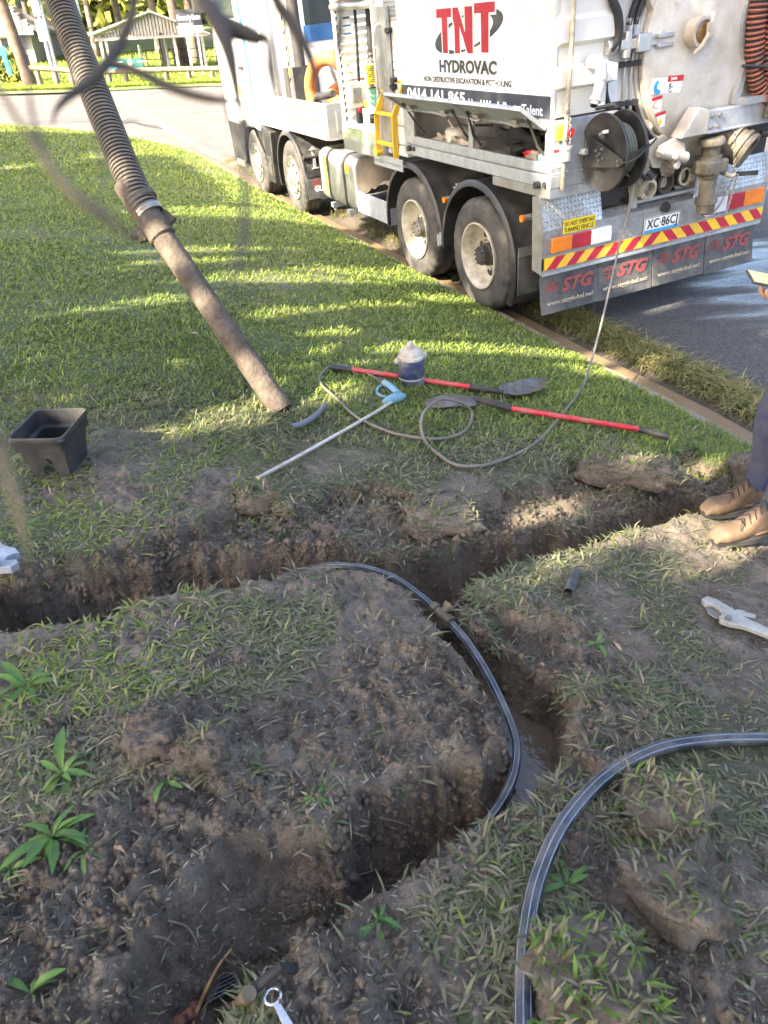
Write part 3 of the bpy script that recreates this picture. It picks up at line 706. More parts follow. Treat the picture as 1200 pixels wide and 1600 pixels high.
# wheel flaps behind rear and second steer wheels
def flap(u, v0, v1, w0, w1, txt=None, parent=None, tilt=0):
    b = MB(); b.box((u-.006, v0, w0), (u+.006, v1, w1)); f_ = part('mudflap', b, 'flap', parent, bevel=.004); return f_
f1 = flap(-.72, -.60, .02, .33, .72); b = MB(); b.box((-.735, -.60, .67), (-.728, .02, .75)); part('clamp_bar', b, 'alu', f1)
f2 = flap(4.86, -.55, .01, .30, .66); b = MB(); b.box((4.845, -.55, .61), (4.852, .01, .69)); part('clamp_bar', b, 'dark', f2)
def globe(o_, r_, mt, parent):
    b = MB()
    def ring_(fx, fy, n=26, w_=.09):
        out = [(math.cos(2*PI*i/n)*r_*fx, math.sin(2*PI*i/n)*r_*fy) for i in range(n)]
        inn = [(math.cos(2*PI*i/n)*(r_*fx-r_*w_), math.sin(2*PI*i/n)*(r_*fy-r_*w_)) for i in range(n)]
        b.ring(out, inn, o_, RT['ex'], RT['ey'], (-.0012, 0, 0))
    ring_(1, 1, w_=.13); ring_(.55, 1)
    for a in (-.5, 0, .5):
        h = math.sqrt(1-a*a)*r_; b.prism([(-h, a*r_-.004), (h, a*r_-.004), (h, a*r_+.004), (-h, a*r_+.004)], o_, RT['ex'], RT['ey'], (-.0014, 0, 0))
    b.prism([(-.004, -r_), (.004, -r_), (.004, r_), (-.004, r_)], o_, RT['ex'], RT['ey'], (-.0016, 0, 0))
    return part('globe_emblem', b, mt, parent, smooth=None, fix=True)
lettering('GLOBAL', .10, K['wht'], f2, (4.85, -.10, .405), width=.36, bold=.003, **RT)
lettering('STG', .13, K['flapred'], f2, (4.85, -.20, .47), width=.24, bold=.006, **RT)['kind'] = 'stuff'; globe((4.852, -.13, .52), .055, K['flapred'], f2)
globe((-.728, -.12, .57), .06, K['flapred'], f1)
# ---- fuel tank, straps
def rbox(u0, u1, v0, v1, w0, w1, r_, n=5):
    pts = []
    for cx, cy, a0 in ((v1-r_, w1-r_, 0), (v0+r_, w1-r_, 90), (v0+r_, w0+r_, 180), (v1-r_, w0+r_, 270)):
        for k in range(n+1):
            t = R(a0+90*k/n); pts.append((cx+r_*math.cos(t), cy+r_*math.sin(t)))
    return pts
b = MB(); pp = rbox(0, 0, -.66, -.02, .40, 1.06, .13); b.prism(pp, (3.02, 0, 0), (0, 1, 0), (0, 0, 1), (1.28, 0, 0)); ft = part('fuel_tank', b, 'alu', bevel=.03, fix=True)
pq = rbox(0, 0, -.668, -.010, .392, 1.068, .136)
for u in (3.34, 3.92):
    b = MB(); b.ring(pq, [(a*.985-.003, c*.985+.011) for a, c in pq], (u, 0, 0), (0, 1, 0), (0, 0, 1), (.06, 0, 0)); part('strap', b, 'dark', ft, fix=True)
    b = MB(); b.box((u-.02, -.3, .34), (u+.08, -.02, .40)); b.cyl((u+.03, -.06, .30), (u+.03, -.06, .36), .02, n=8); part('strap_bracket', b, 'galv', ft)
b = MB(); b.box((3.20, -.020, .86), (3.30, -.012, .96)); part('reflector', b, 'sticker', ft)
b = MB(); b.box((4.02, -.019, .52), (4.08, -.013, .98)); part('reflector', b, 'sticker', ft)
# ---- mud tray
b = MB(); b.box((2.0, -.035, .44), (3.0, -.02, .69)); b.box((2.0, -.5, .44), (3.0, -.035, .455)); b.box((2.0, -.5, .44), (2.015, -.035, .70)); b.box((2.985, -.5, .44), (3.0, -.035, .62)); part('side_tray', b, 'galv', bevel=.003)
n_ = 16; vs_ = []; fs = []
for i in range(n_+1):
    for j in range(n_+1):
        u = 2.02+.96*i/n_; v = -.04-.44*j/n_
        z = .60+.44*(1-(i/n_)**1.3*.9)*(.62+.38*j/n_)+.05*(vnoise(np.array(u*9), np.array(v*9), 5)-.5)+.07*(vnoise(np.array(u*4), np.array(v*4), 15)-.5)
        vs_.append((u, v, float(z)))
for i in range(n_):
    for j in range(n_): fs.append((i*(n_+1)+j, (i+1)*(n_+1)+j, (i+1)*(n_+1)+j+1, i*(n_+1)+j+1))
b = MB(); b.add(vs_, fs); o = part('heaped_mud', b, 'mud', fix=True); props(o, kind='stuff')
# ---- galvanised step with ladder
b = MB(); b.box((1.42, -.42, 1.14), (2.16, .06, 1.165)); b.box((1.42, .045, 1.10), (2.16, .06, 1.22)); b.box((2.15, -.42, 1.10), (2.16, .06, 1.2)); b.box((1.74, -.06, 1.165), (1.80, -.03, 1.30)); b.cyl((1.77, -.08, 1.27), (1.77, -.0, 1.27), .035, n=12)
st = part('step_platform', b, 'galv', bevel=.003)
b = MB(); b.cyl((2.0, -.2, .95), (2.0, -.2, 1.14), .05, n=10); b.box((1.98, -.35, .72), (2.15, -.3, 1.14)); part('step_bracket', b, 'dark', st)
def ladder():
    b = MB()
    for u0 in (1.43, 1.80):
        pts = [(u0, -.06, 2.55), (u0, -.05, 2.02), (u0+.03 if u0 > 1.6 else u0, -.035, 1.92), (u0+.09 if u0 > 1.6 else u0+.02, .10, 1.62), (u0+.10 if u0 > 1.6 else u0+.02, .11, 1.24)]
        for p, q in zip(pts[:-1], pts[1:]): b.bar(p, q, .016, .062, up=(0, 1, 0))
    for w_, v in ((1.92, -.035), (1.64, .095), (1.36, .105), (2.3, -.055)): b.box((1.45, v-.02, w_-.014), (1.90, v+.02, w_+.014))
    b.cyl((1.93, .06, 1.26), (1.93, .13, 1.26), .045, n=14); b.cyl((1.98, .06, 1.26), (1.98, .12, 1.26), .04, n=14)
    return b
part('ladder', ladder(), 'yellow', bevel=.002)
# ---- body base rail, toolbox
b = MB(); b.box((-1.13, -.60, 1.275), (1.46, .004, 1.365)); b.box((-1.13, -.60, 1.366), (1.46, -.02, 1.38)); rail = part('base_rail', b, 'galv', bevel=.004)
b = MB(); b.box((-1.12, -.3, 1.20), (-.28, .0, 1.273)); part('tread_strip', b, 'checker')
for u in (1.30, -.98):
    b = MB(); b.cyl((u, .004, 1.34 if u > 0 else 1.29), (u, .045, 1.34 if u > 0 else 1.29), .028, n=12); b.cyl((u-.08, .004, 1.34 if u > 0 else 1.30), (u-.08, .02, 1.34 if u > 0 else 1.30), .022, n=12); part('rail_stud', b, 'dark', rail, kind='stuff')
b = MB(); y0, y1 = -.03, 0
b.box((-1.12, y0, 1.382), (1.44, y1, 1.452)); b.box((-1.12, y0, 1.705), (1.44, y1, 1.748)); b.box((1.215, y0, 1.4525), (1.44, y1, 1.7045)); b.box((.055, y0, 1.4525), (.125, y1, 1.7045)); b.box((-1.12, y0, 1.4525), (-1.035, y1, 1.7045))
tb = part('tool_locker', b, 'galv', bevel=.003)
b = MB(); b.box((-1.11, -.62, 1.385), (1.43, -.60, 1.74)); b.box((-1.11, -.6, 1.385), (1.43, -.035, 1.40)); b.box((-1.11, -.6, 1.735), (1.43, -.035, 1.745)); b.box((1.40, -.6, 1.40), (1.43, -.035, 1.735)); b.box((-1.11, -.6, 1.40), (-1.08, -.035, 1.735)); part('locker_lining', b, 'alu', tb)
b = MB()
for u in (.9, .45, -.3, -.75): b.cyl((u, -.5, 1.56+.05*math.sin(u*5)), (u-.45, -.45, 1.55), .012, n=8)
b.box((-1.0, -.42, 1.55), (.0, -.41, 1.57)); part('locker_rails', b, 'dark', tb, kind='stuff')
LA = Vector((0, .235, .165)); LN = LA.normalized()
def lid(u0, u1):
    p = Vector((0, .006, 1.70)); nrm = Vector((0, -LN.z, LN.y)); b = MB()
    def slab(a, c, t0, t1, s0, s1):
        vs_ = []
        for u in (a, c):
            for s_, t_ in ((s0, t0), (s1, t0), (s1, t1), (s0, t1)): q = p+LA*s_+nrm*t_; vs_.append((u, q.y, q.z))
        b.add(vs_, [(0, 3, 2, 1), (4, 5, 6, 7), (0, 1, 5, 4), (1, 2, 6, 5), (2, 3, 7, 6), (3, 0, 4, 7)])
    slab(u0, u1, 0, .004, 0, 1); slab(u0, u1, -.026, -.0005, .93, .985); slab(u0, u0+.03, -.026, -.0005, .02, .925); slab(u1-.03, u1, -.026, -.0005, .02, .925); slab(u0, u1, -.02, -.0005, .0, .018)
    o = part('locker_lid', b, 'galv', tb, fix=True)
    for f in (.22, .75):
        u = u0+(u1-u0)*f; c = p+LA*.42-nrm*.012
        q = MB(); q.box((u-.045, c.y-.04, c.z-.03), (u+.045, c.y+.04, c.z-.004)); q.tube([(u-.09, c.y+.02, c.z-.035), (u-.03, c.y+.05, c.z-.05), (u+.02, c.y+.01, c.z-.055), (u+.10, c.y+.03, c.z-.04)], .006, 6); q.cyl((u, c.y, c.z-.06), (u, c.y, c.z-.02), .022, n=10); part('latch', q, 'steel', tb)
    return o
lid(.03, 1.34); lid(-1.06, .02)
for u, uu in ((1.14, 1.20), (.20, .22), (.05, -.05), (-.93, -.96)):
    b = MB(); b.tube([(u-.05, -.06, 1.47), (u-.01, -.0, 1.56), (uu, .10, 1.745)], [.012, .012, .008], 8); b.cyl((uu, .09, 1.735), (uu, .115, 1.76), .014, n=8); part('gas_strut', b, 'dark', tb)
# ---- advertising panel and its print
b = MB(); b.box((-1.10, -.05, 1.752), (1.43, .004, 2.95)); sp_ = part('side_panel', b, 'white', bevel=.004)
b = MB(); b.box((-1.05, -.9, 1.75), (1.40, -.051, 3.0)); part('body_core', b, 'white')
b = MB(); b.box((-1.095, .0045, 1.757), (1.425, .0065, 1.905)); part('print_band', b, 'ink', sp_)
def glyph(polys, mt, name, off, ox=.63, oz=2.17, W_=.96, H_=.325):
    b = MB()
    for pl in polys: b.prism([(x*W_, y*H_) for x, y in pl], (ox, .0045, oz), LT['ex'], LT['ey'], (0, off, 0))
    return part(name, b, mt, sp_, smooth=None, fix=True)
T1 = [(0, .80), (.005, 1), (.28, 1), (.28, .80), (.205, .80), (.20, 0), (.105, 0), (.10, .80)]
Nn = [(.305, 1), (.40, 1), (.515, .45), (.515, 1), (.645, 1), (.645, 0), (.555, 0), (.42, .60), (.42, 0), (.33, 0), (.33, .60), (.305, .75)]
T2 = [(.675, .84), (.675, 1.05), (1.0, 1.05), (1.0, .84), (.905, .84), (.90, .02), (.785, .02), (.78, .84)]
def grow(pl, d):
    cx = sum(p[0] for p in pl)/len(pl); cy = sum(p[1] for p in pl)/len(pl); out = []
    n = len(pl)
    for i in range(n):
        x0, y0 = pl[i-1]; x1, y1 = pl[i]; x2, y2 = pl[(i+1) % n]
        def nr(ax, ay, bx, by):
            ex, ey = (bx-ax)*.96, (by-ay)*.325; l = math.hypot(ex, ey)+1e-9; return (-ey/l, ex/l)
        a = nr(x0, y0, x1, y1); c = nr(x1, y1, x2, y2); k = 1+a[0]*c[0]+a[1]*c[1]
        out.append((x1+(a[0]+c[0])/k*d/.96, y1+(a[1]+c[1])/k*d/.325))
    return out
def area(pl): return sum(pl[i-1][0]*pl[i][1]-pl[i][0]*pl[i-1][1] for i in range(len(pl)))
# swoosh
nS = 48; oo = []; ii = []
for i in range(nS):
    t = 2*PI*i/nS; wdt = .040+.11*abs(math.cos(t))**2.2; A_, B_ = .57, .125
    for ls, dd_ in ((oo, 0), (ii, wdt)):
        x = (A_-dd_)*math.cos(t); y = (B_-dd_*.40)*math.sin(t); ls.append((x*math.cos(.16)-y*math.sin(.16), x*math.sin(.16)+y))
b = MB(); b.ring(oo, ii, (.115, .0045, 2.318), LT['ex'], LT['ey'], (0, .001, 0)); part('swoosh', b, 'ink', sp_, smooth=None, fix=True)
glyph([grow(p, -.016 if area(p) > 0 else .016) for p in (T1, Nn, T2)], 'white', 'letter_outline', .0018)
glyph([T1], 'tnt', 'letter', .0028); glyph([Nn], 'tnt', 'letter', .0028); glyph([T2], 'tnt', 'letter', .0028)
b = MB()
arc = [(.05+.17*math.cos(t), 2.585+.06*math.sin(t)) for t in [PI*.0+PI*k/14 for k in range(15)]]
arc2 = [(.05+.12*math.cos(t)+.0, 2.575+.045*math.sin(t)) for t in [PI*k/14 for k in range(15)]][::-1]
b.prism([(-a, c) for a, c in arc+arc2], (0, .0045, 0), LT['ex'], LT['ey'], (0, .001, 0)); part('fuse_emblem', b, 'ink', sp_, smooth=None, fix=True)
b = MB(); b.prism([(.20, 2.54), (.25, 2.55), (.24, 2.60), (.285, 2.58), (.27, 2.66), (.22, 2.63), (.19, 2.68), (.175, 2.6)], (0, .0045, 0), LT['ex'], LT['ey'], (0, .0012, 0)); part('flame_emblem', b, 'tnt', sp_, smooth=None, fix=True)
lettering('HYDROVAC', .125, K['ink'], sp_, (.61, .0052, 2.03), width=.965, bold=.006, **LT)
lettering('NON DESTRUCTIVE EXCAVATION & POTHOLING', .058, K['ink'], sp_, (.93, .0052, 1.948), width=1.50, bold=.0022, **LT)
lettering('0414 141 865', .125, K['wht'], sp_, (1.30, .0072, 1.795), width=1.14, bold=.003, **LT)['kind'] = 'stuff'
lettering('Hard Work Beats Talent', .092, K['wht'], sp_, (.10, .0072, 1.775), width=1.10, bold=.002, **LT)
# ---- rear left corner: galvanised end, polymer water tank with ribs
b = MB(); b.box((-1.118, -.56, 1.385), (-1.10, .0, 1.74)); b.box((-1.125, -.56, 1.20), (-1.105, .004, 1.384)); rc = part('corner_plate', b, 'galv', bevel=.003)
b = MB()
zz = [1.76, 1.80, 1.93, 1.955, 2.06, 2.085, 2.20, 2.23, 2.36, 2.39, 2.55, 2.60, 2.95]; xx = [0, .0, .0, .045, .045, .0, .0, .045, .045, 0, 0, .045, .045]
outl = [(-z_x, z_) for z_, z_x in zip(zz, xx)]
for j in range(len(zz)-1):
    b.add([(-1.10-xx[j], -.01-xx[j]*.3, zz[j]), (-1.10-xx[j], -.50-(.06 if xx[j] > .01 else 0), zz[j]), (-1.10-xx[j+1], -.50-(.06 if xx[j+1] > .01 else 0), zz[j+1]), (-1.10-xx[j+1], -.01-xx[j+1]*.3, zz[j+1]),
           (-.9, -.01, zz[j]), (-.9, -.01, zz[j+1]), (-.9, -.5, zz[j]), (-.9, -.5, zz[j+1])], [(0, 1, 2, 3), (4, 0, 3, 5), (1, 6, 7, 2)])
pt = part('water_tank', b, 'poly', bevel=.02, fix=True)
b = MB(); b.cyl((-1.14, -.295, 2.09), (-1.23, -.295, 2.09), .045, n=14); b.tube([(-1.20, -.295, 2.09), (-1.25, -.31, 2.07), (-1.255, -.31, 1.98), (-1.26, -.285, 1.90), (-1.27, -.25, 1.83)], [.038, .042, .040, .034, .032], 14); b.tube([(-1.255, -.31, 2.02), (-1.255, -.305, 1.985)], [.05, .05], 14); b.tube([(-1.262, -.272, 1.87), (-1.266, -.262, 1.85)], [.045, .045], 14); part('drain_elbow', b, 'cream', pt)
b = MB(); b.cyl((-1.271, -.248, 1.827), (-1.273, -.246, 1.823), .024, n=14); part('drain_mouth_shade', b, 'black', pt)  # black disc paints the dark inside of the drain
b = MB(); b.tube([(-1.16, -.11, 2.95), (-1.165, -.105, 2.2), (-1.16, -.095, 1.70), (-1.15, -.095, 1.26)], .017, 10); part('sight_tube', b, 'tan', pt)
b = MB()
for z_ in (1.80, 1.62): b.cyl((-1.15, -.10, z_-.015), (-1.15, -.10, z_+.015), .03, n=10); b.cyl((-1.13, -.10, z_), (-1.20, -.07, z_), .010, n=8)
part('tube_clip', b, 'steel', pt, kind='stuff')
b = MB(); b.box((-1.150, -.155, 1.61), (-1.119, -.035, 1.71)); es = part('stop_box', b, 'sticker', rc, bevel=.008)
b = MB(); b.cyl((-1.15, -.115, 1.66), (-1.185, -.115, 1.66), .024, n=16); b.cyl((-1.185, -.115, 1.66), (-1.20, -.115, 1.66), .034, .03, n=16); part('stop_button', b, 'red', rc)
b = MB(); b.cyl((-1.118, -.09, 1.575), (-1.13, -.09, 1.575), .014, n=10); part('socket', b, 'blue', rc)
b = MB(); b.box((-1.1205, -.105, 1.42), (-1.1185, -.02, 1.55)); st_ = part('warning_sticker', b, 'wht', rc); b = MB(); b.box((-1.1215, -.105, 1.525), (-1.1206, -.02, 1.55)); b.ring([(math.cos(2*PI*i/20)*.03, math.sin(2*PI*i/20)*.03) for i in range(20)], [(math.cos(2*PI*i/20)*.024, math.sin(2*PI*i/20)*.024) for i in range(20)], (-1.1206, -.062, 1.485), RT['ex'], RT['ey'], (-.0008, 0, 0)); part('red_print', b, 'red', rc, kind='stuff')
b = MB(); b.cyl((-1.16, -.10, 1.47), (-1.16, -.10, 1.56), .045, n=12); b.cyl((-1.16, -.10, 1.55), (-1.16, -.10, 1.57), .055, n=12); part('camlock_cap', b, 'cream', rc)
def chain(name, p0, p1, sag, n, parent, s=.018):
    b = MB(); p0 = Vector(p0); p1 = Vector(p1)
    for i in range(n):
        t = (i+.5)/n; c = p0.lerp(p1, t)+Vector((0, 0, -sag*4*t*(1-t))); d = (p1-p0).normalized(); d = (d+Vector((0, 0, -sag*4*(1-2*t)/max(.05, (p1-p0).length)))).normalized()
        x, y, z = frame(d); a = x if i % 2 else y
        b.tube([c+d*(s*math.cos(q))+a*(s*.55*math.sin(q)) for q in [2*PI*k/8 for k in range(8)]], s*.17, 5, closed=True)
    return part(name, b, 'steel', parent, kind='stuff')
chain('chain', (-1.19, -.10, 1.80), (-1.20, -.11, 1.57), .0, 10, pt)
# ---- debris tank with domed rear door
TC = (-1.56, 2.09)
b = MB(); b.cyl((-1.02, TC[0], TC[1]), (1.38, TC[0], TC[1]), .735, n=56); b.lathe([(.72, 0), (.80, 0), (.80, .05), (.72, .05)], (-1.02, TC[0], TC[1]), (-1, 0, 0), 56, close=True); tank = part('debris_tank', b, 'cream')
b = MB(); b.lathe([(.765, 0), (.772, .01), (.770, .055), (.755, .066), (.70, .070), (.69, .076), (.60, .10), (.45, .125), (.25, .142), (0, .15)], (-1.078, TC[0], TC[1]), (-1, 0, 0), 72); door = part('tank_door', b, 'cream')
b = MB(); b.cyl((-1.2, -1.18, 2.19), (-1.29, -1.18, 2.19), .098, .094, n=28); b.lathe([(.075, .0), (.098, 0), (.10, .02), (.078, .02)], (-1.285, -1.18, 2.19), (-1, 0, 0), 28, close=True); part('sight_port', b, 'cream', door)
b = MB(); b.lathe([(.077, .0), (.05, .010), (0, .014)], (-1.288, -1.18, 2.19), (-1, 0, 0), 24); part('port_glass', b, 'sightglass', door)
b = MB(); b.tube([(-1.29, -1.26, 2.30), (-1.335, -1.215, 2.25), (-1.345, -1.19, 2.18), (-1.335, -1.15, 2.11), (-1.29, -1.13, 2.06)], .016, 8); b.box((-1.36, -1.235, 2.16), (-1.325, -1.18, 2.25)); part('port_clamp', b, 'cream', door)
def sticker(y0, y1, z0, z1, mt, parent, u=-1.0, name='sticker'):
    q = MB(); q.prism([(y0, z0), (y1, z0), (y1, z1), (y0, z1)], (0, 0, 0), (0, 1, 0), (0, 0, 1), (0, 0, 0.0)); return q
def dome_u(y, z):
    r_ = math.hypot(y-TC[0], z-TC[1]); a = [(.765, 0), (.755, .066), (.70, .070), (.69, .076), (.60, .10), (.45, .125), (.25, .142), (0, .15)]
    for (r0, h0), (r1, h1) in zip(a[:-1], a[1:]):
        if r1 <= r_ <= r0: return -1.078-(h0+(h1-h0)*(r0-r_)/(r0-r1+1e-9))
    return -1.078
def dsticker(name, y0, y1, z0, z1, mt, off, rot=0):
    q = MB(); nn = 5; cy, cz = (y0+y1)/2, (z0+z1)/2; vs_ = []
    for i in range(nn):
        for j in range(nn):
            a = y0+(y1-y0)*i/(nn-1)-cy; c = z0+(z1-z0)*j/(nn-1)-cz
            y = cy+a*math.cos(rot)-c*math.sin(rot); z = cz+a*math.sin(rot)+c*math.cos(rot); vs_.append((dome_u(y, z)-off, y, z))
    q.add(vs_, [(i*nn+j, i*nn+j+1, (i+1)*nn+j+1, (i+1)*nn+j) for i in range(nn-1) for j in range(nn-1)]); return part(name, q, mt, door, smooth=None)
s_ = dsticker('danger_sticker', -.87, -1.13, 1.81, 1.92, 'wht', .003, .04)
dsticker('danger_band', -1.0, -1.135, 1.885, 1.925, 'red', .004, .04)
q = MB(); q.cyl((dome_u(-.935, 1.86)-.0035, -.935, 1.86), (dome_u(-.935, 1.86)-.005, -.935, 1.86), .047, n=24); part('blue_disc', q, 'blue', door)
q = MB(); q.blob((dome_u(-.935, 1.86)-.006, -.935, 1.865), (.001, .018, .022), 1, 10, 6, .05); part('head_symbol', q, 'wht', door)
lettering('DANGER', .028, K['wht'], door, (dome_u(-1.06, 1.9)-.006, -1.02, 1.897), width=.10, bold=.0008, **RT)
lettering('KEEP', .042, K['ink'], door, (dome_u(-1.02, 1.86)-.006, -1.02, 1.848), width=.085, bold=.001, **RT)
lettering('CLEAR', .042, K['ink'], door, (dome_u(-1.02, 1.82)-.006, -1.02, 1.815), width=.095, bold=.001, **RT)
dsticker('safety_sticker', -.90, -.985, 1.685, 1.795, 'wht', .003, -.16); dsticker('safety_sticker', -.955, -1.045, 1.57, 1.68, 'wht', .003, -.2)
dsticker('danger_band', -.895, -.98, 1.772, 1.797, 'red', .004, -.16); dsticker('danger_band', -.945, -1.035, 1.66, 1.682, 'red', .004, -.2)
q = MB(); q.ring([(math.cos(2*PI*i/20)*.028, math.sin(2*PI*i/20)*.028) for i in range(20)], [(math.cos(2*PI*i/20)*.021, math.sin(2*PI*i/20)*.021) for i in range(20)], (dome_u(-.94, 1.735)-.005, -.94, 1.738), RT['ex'], RT['ey'], (-.001, 0, 0)); q.bar((dome_u(-.94, 1.735)-.0055, -.922, 1.756), (dome_u(-.94, 1.735)-.0055, -.958, 1.72), .001, .006, up=(0, 1, 1)); part('no_entry_symbol', q, 'red', door, fix=True)
q = MB(); q.prism([(.025, -.022), (-.025, -.022), (0, .022)], (dome_u(-1.0, 1.62)-.005, -.998, 1.625), RT['ex'], RT['ey'], (-.001, 0, 0)); part('warning_triangle', q, 'sticker', door, smooth=None, fix=True)
# hinge arm and clamp irons
b = MB(); b.box((-1.16, -.98, 2.135), (-1.08, -.55, 2.20)); b.box((-1.19, -.80, 2.11), (-1.06, -.68, 2.225)); b.cyl((-1.12, -.52, 2.165), (-1.12, -.44, 2.165), .05, n=16); b.cyl((-1.13, -.62, 2.08), (-1.13, -.62, 2.25), .035, n=12); b.cyl((-1.13, -.93, 2.09), (-1.13, -.93, 2.23), .04, n=12); b.box((-1.20, -1.0, 2.12), (-1.10, -.86, 2.15)); b.box((-1.20, -1.0, 2.18), (-1.10, -.86, 2.21)); part('door_hinge', b, 'alu', bevel=.006)
b = MB(); b.prism([(0, 0), (.10, .0), (.17, -.26), (.05, -.10)], (-1.06, -.76, 2.50), RT['ex'], RT['ey'], (-.07, 0, 0)); b.prism([(0, 0), (.09, -.02), (.19, -.22), (.08, -.22)], (-1.06, -.99, 2.40), RT['ex'], RT['ey'], (-.12, 0, 0)); part('door_lug', b, 'cream', bevel=.006, fix=True)
b = MB(); b.prism([(0, .06), (.14, .09), (.24, .02), (.26, -.08), (.16, -.16), (.05, -.14), (0, -.05)], (-1.14, -.90, 1.43), RT['ex'], RT['ey'], (-.04, 0, 0)); b.prism([(.02, .06), (.16, .1), (.27, .05), (.30, -.06), (.18, -.13), (.15, -.05), (.05, -.03)], (-1.24, -.90, 1.40), RT['ex'], RT['ey'], (-.035, 0, 0)); b.cyl((-1.12, -1.05, 1.38), (-1.32, -1.05, 1.38), .032, n=14); b.cyl((-1.12, -1.10, 1.30), (-1.30, -1.10, 1.30), .03, n=14); b.cyl((-1.27, -.92, 1.42), (-1.27, -1.2, 1.34), .045, n=14); part('door_clamp', b, 'cream', bevel=.006, fix=True)
b = MB(); b.cyl((-1.10, -.82, 1.36), (-1.20, -.95, 1.22), .03, n=10); b.tube(spline([(-1.15, -.55, 1.42), (-1.2, -.72, 1.40), (-1.18, -.85, 1.30), (-1.12, -.98, 1.24), (-1.1, -1.15, 1.25)], 5), .018, 8); b.tube(spline([(-1.15, -.60, 1.30), (-1.22, -.75, 1.30), (-1.2, -.9, 1.22), (-1.1, -1.0, 1.3)], 5), .014, 8); part('hydraulic_ram', b, 'dark', kind='stuff')
b = MB(); b.blob((-1.16, -.84, 1.30), (.05, .10, .10), 5, 10, 8, .25); b.blob((-1.17, -1.12, 1.27), (.04, .09, .07), 8, 10, 8, .25); part('muddy_rag', b, 'mud', kind='stuff')
# dark backing put in behind the hoses, and pipes behind the reel
b = MB(); b.box((-1.0, -2.38, 1.02), (-.98, -.57, 2.7)); b.box((-1.02, -.62, 1.2), (-.98, -.56, 2.9)); part('rear_backing', b, 'dark')
b = MB(); b.box((-1.06, -.72, 2.55), (-.96, -.45, 2.60)); b.bar((-1.10, -.42, 2.57), (-1.12, -1.05, 2.53), .06, .10); b.tube(spline([(-1.13, -.47, 2.8), (-1.14, -.44, 2.5), (-1.16, -.50, 2.35), (-1.15, -.52, 2.22), (-1.14, -.46, 2.15)], 6), .032, 12); part('return_hose', b, 'dark')
b = MB()
for k, dv in enumerate((0, -.06)):
    b.tube(spline([(-1.06, -.80+dv, 2.75), (-1.08, -.76+dv, 2.55), (-1.08, -.69+dv, 2.36), (-1.08, -.67+dv, 2.28)], 5), .022, 10)
part('hydraulic_hose', b, 'dark', kind='stuff')
b = MB()
for k, dv in enumerate((0, -.065)):
    b.tube([(-1.08, -.67+dv, 2.30), (-1.08, -.66+dv, 1.95), (-1.08, -.70+dv, 1.55), (-1.08, -.71+dv, 1.30)], .014, 8)
    for z_ in (2.29, 1.58): b.cyl((-1.08, -.675+dv, z_-.035), (-1.08, -.675+dv, z_+.035), .024, n=6)
    b.cyl((-1.08, -.675+dv, 2.20), (-1.08, -.675+dv, 2.27), .02, n=6)
part('hydraulic_line', b, 'alu', kind='stuff')
b = MB()
for z_ in (2.02, 1.76): b.box((-1.11, -.80, z_), (-1.05, -.58, z_+.035)); b.cyl((-1.09, -.60, z_+.02), (-1.09, -.40, z_+.02), .02, n=8)
part('pipe_bracket', b, 'dark', kind='stuff')
b = MB(); b.tube(spline([(-1.07, -.52, 2.08), (-1.08, -.50, 1.9), (-1.07, -.56, 1.75), (-1.09, -.60, 1.5), (-1.1, -.66, 1.38)], 6), .017, 8); part('black_cable', b, 'dark')
# three hose-end pipes in a tray
tray = MB(); tray.box((-1.12, -1.52, 1.02), (-1.06, -.90, 1.045)); tray.box((-1.10, -.90, .98), (-1.04, -.86, 1.24)); tray.box((-1.10, -1.55, .98), (-1.04, -1.52, 1.28)); tr_ = part('pipe_rack', tray, 'galv')
b = MB(); b.box((-1.10, -1.50, 1.10), (-1.04, -.92, 1.22)); part('rack_back_board', b, 'rim', tr_)  # enamelled board behind the storage pipes
for i, (v, z_, col_) in enumerate(((-.955, 1.125, 'rim'), (-1.135, 1.145, 'dark'), (-1.33, 1.165, 'dark'))):
    b = MB(); b.lathe([(.058, -.2), (.078, -.2), (.080, .05), (.084, .06), (.062, .06), (.060, .04)], (-1.10, v, z_), (-1, 0, 0), 28, close=True); part('storage_pipe', b, col_, tr_)
    if i != 1:
        b = MB(); b.lathe([(.055, .045), (.070, .045), (.070, .07), (.055, .07)], (-1.10, v, z_), (-1, 0, 0), 28, close=True); part('pipe_collar', b, 'rim', tr_)
    b = MB(); b.cyl((-1.03, v, z_), (-1.035, v, z_), .062, n=24); part('pipe_bore_shade', b, 'black', tr_)  # black disc paints the shade down the pipe
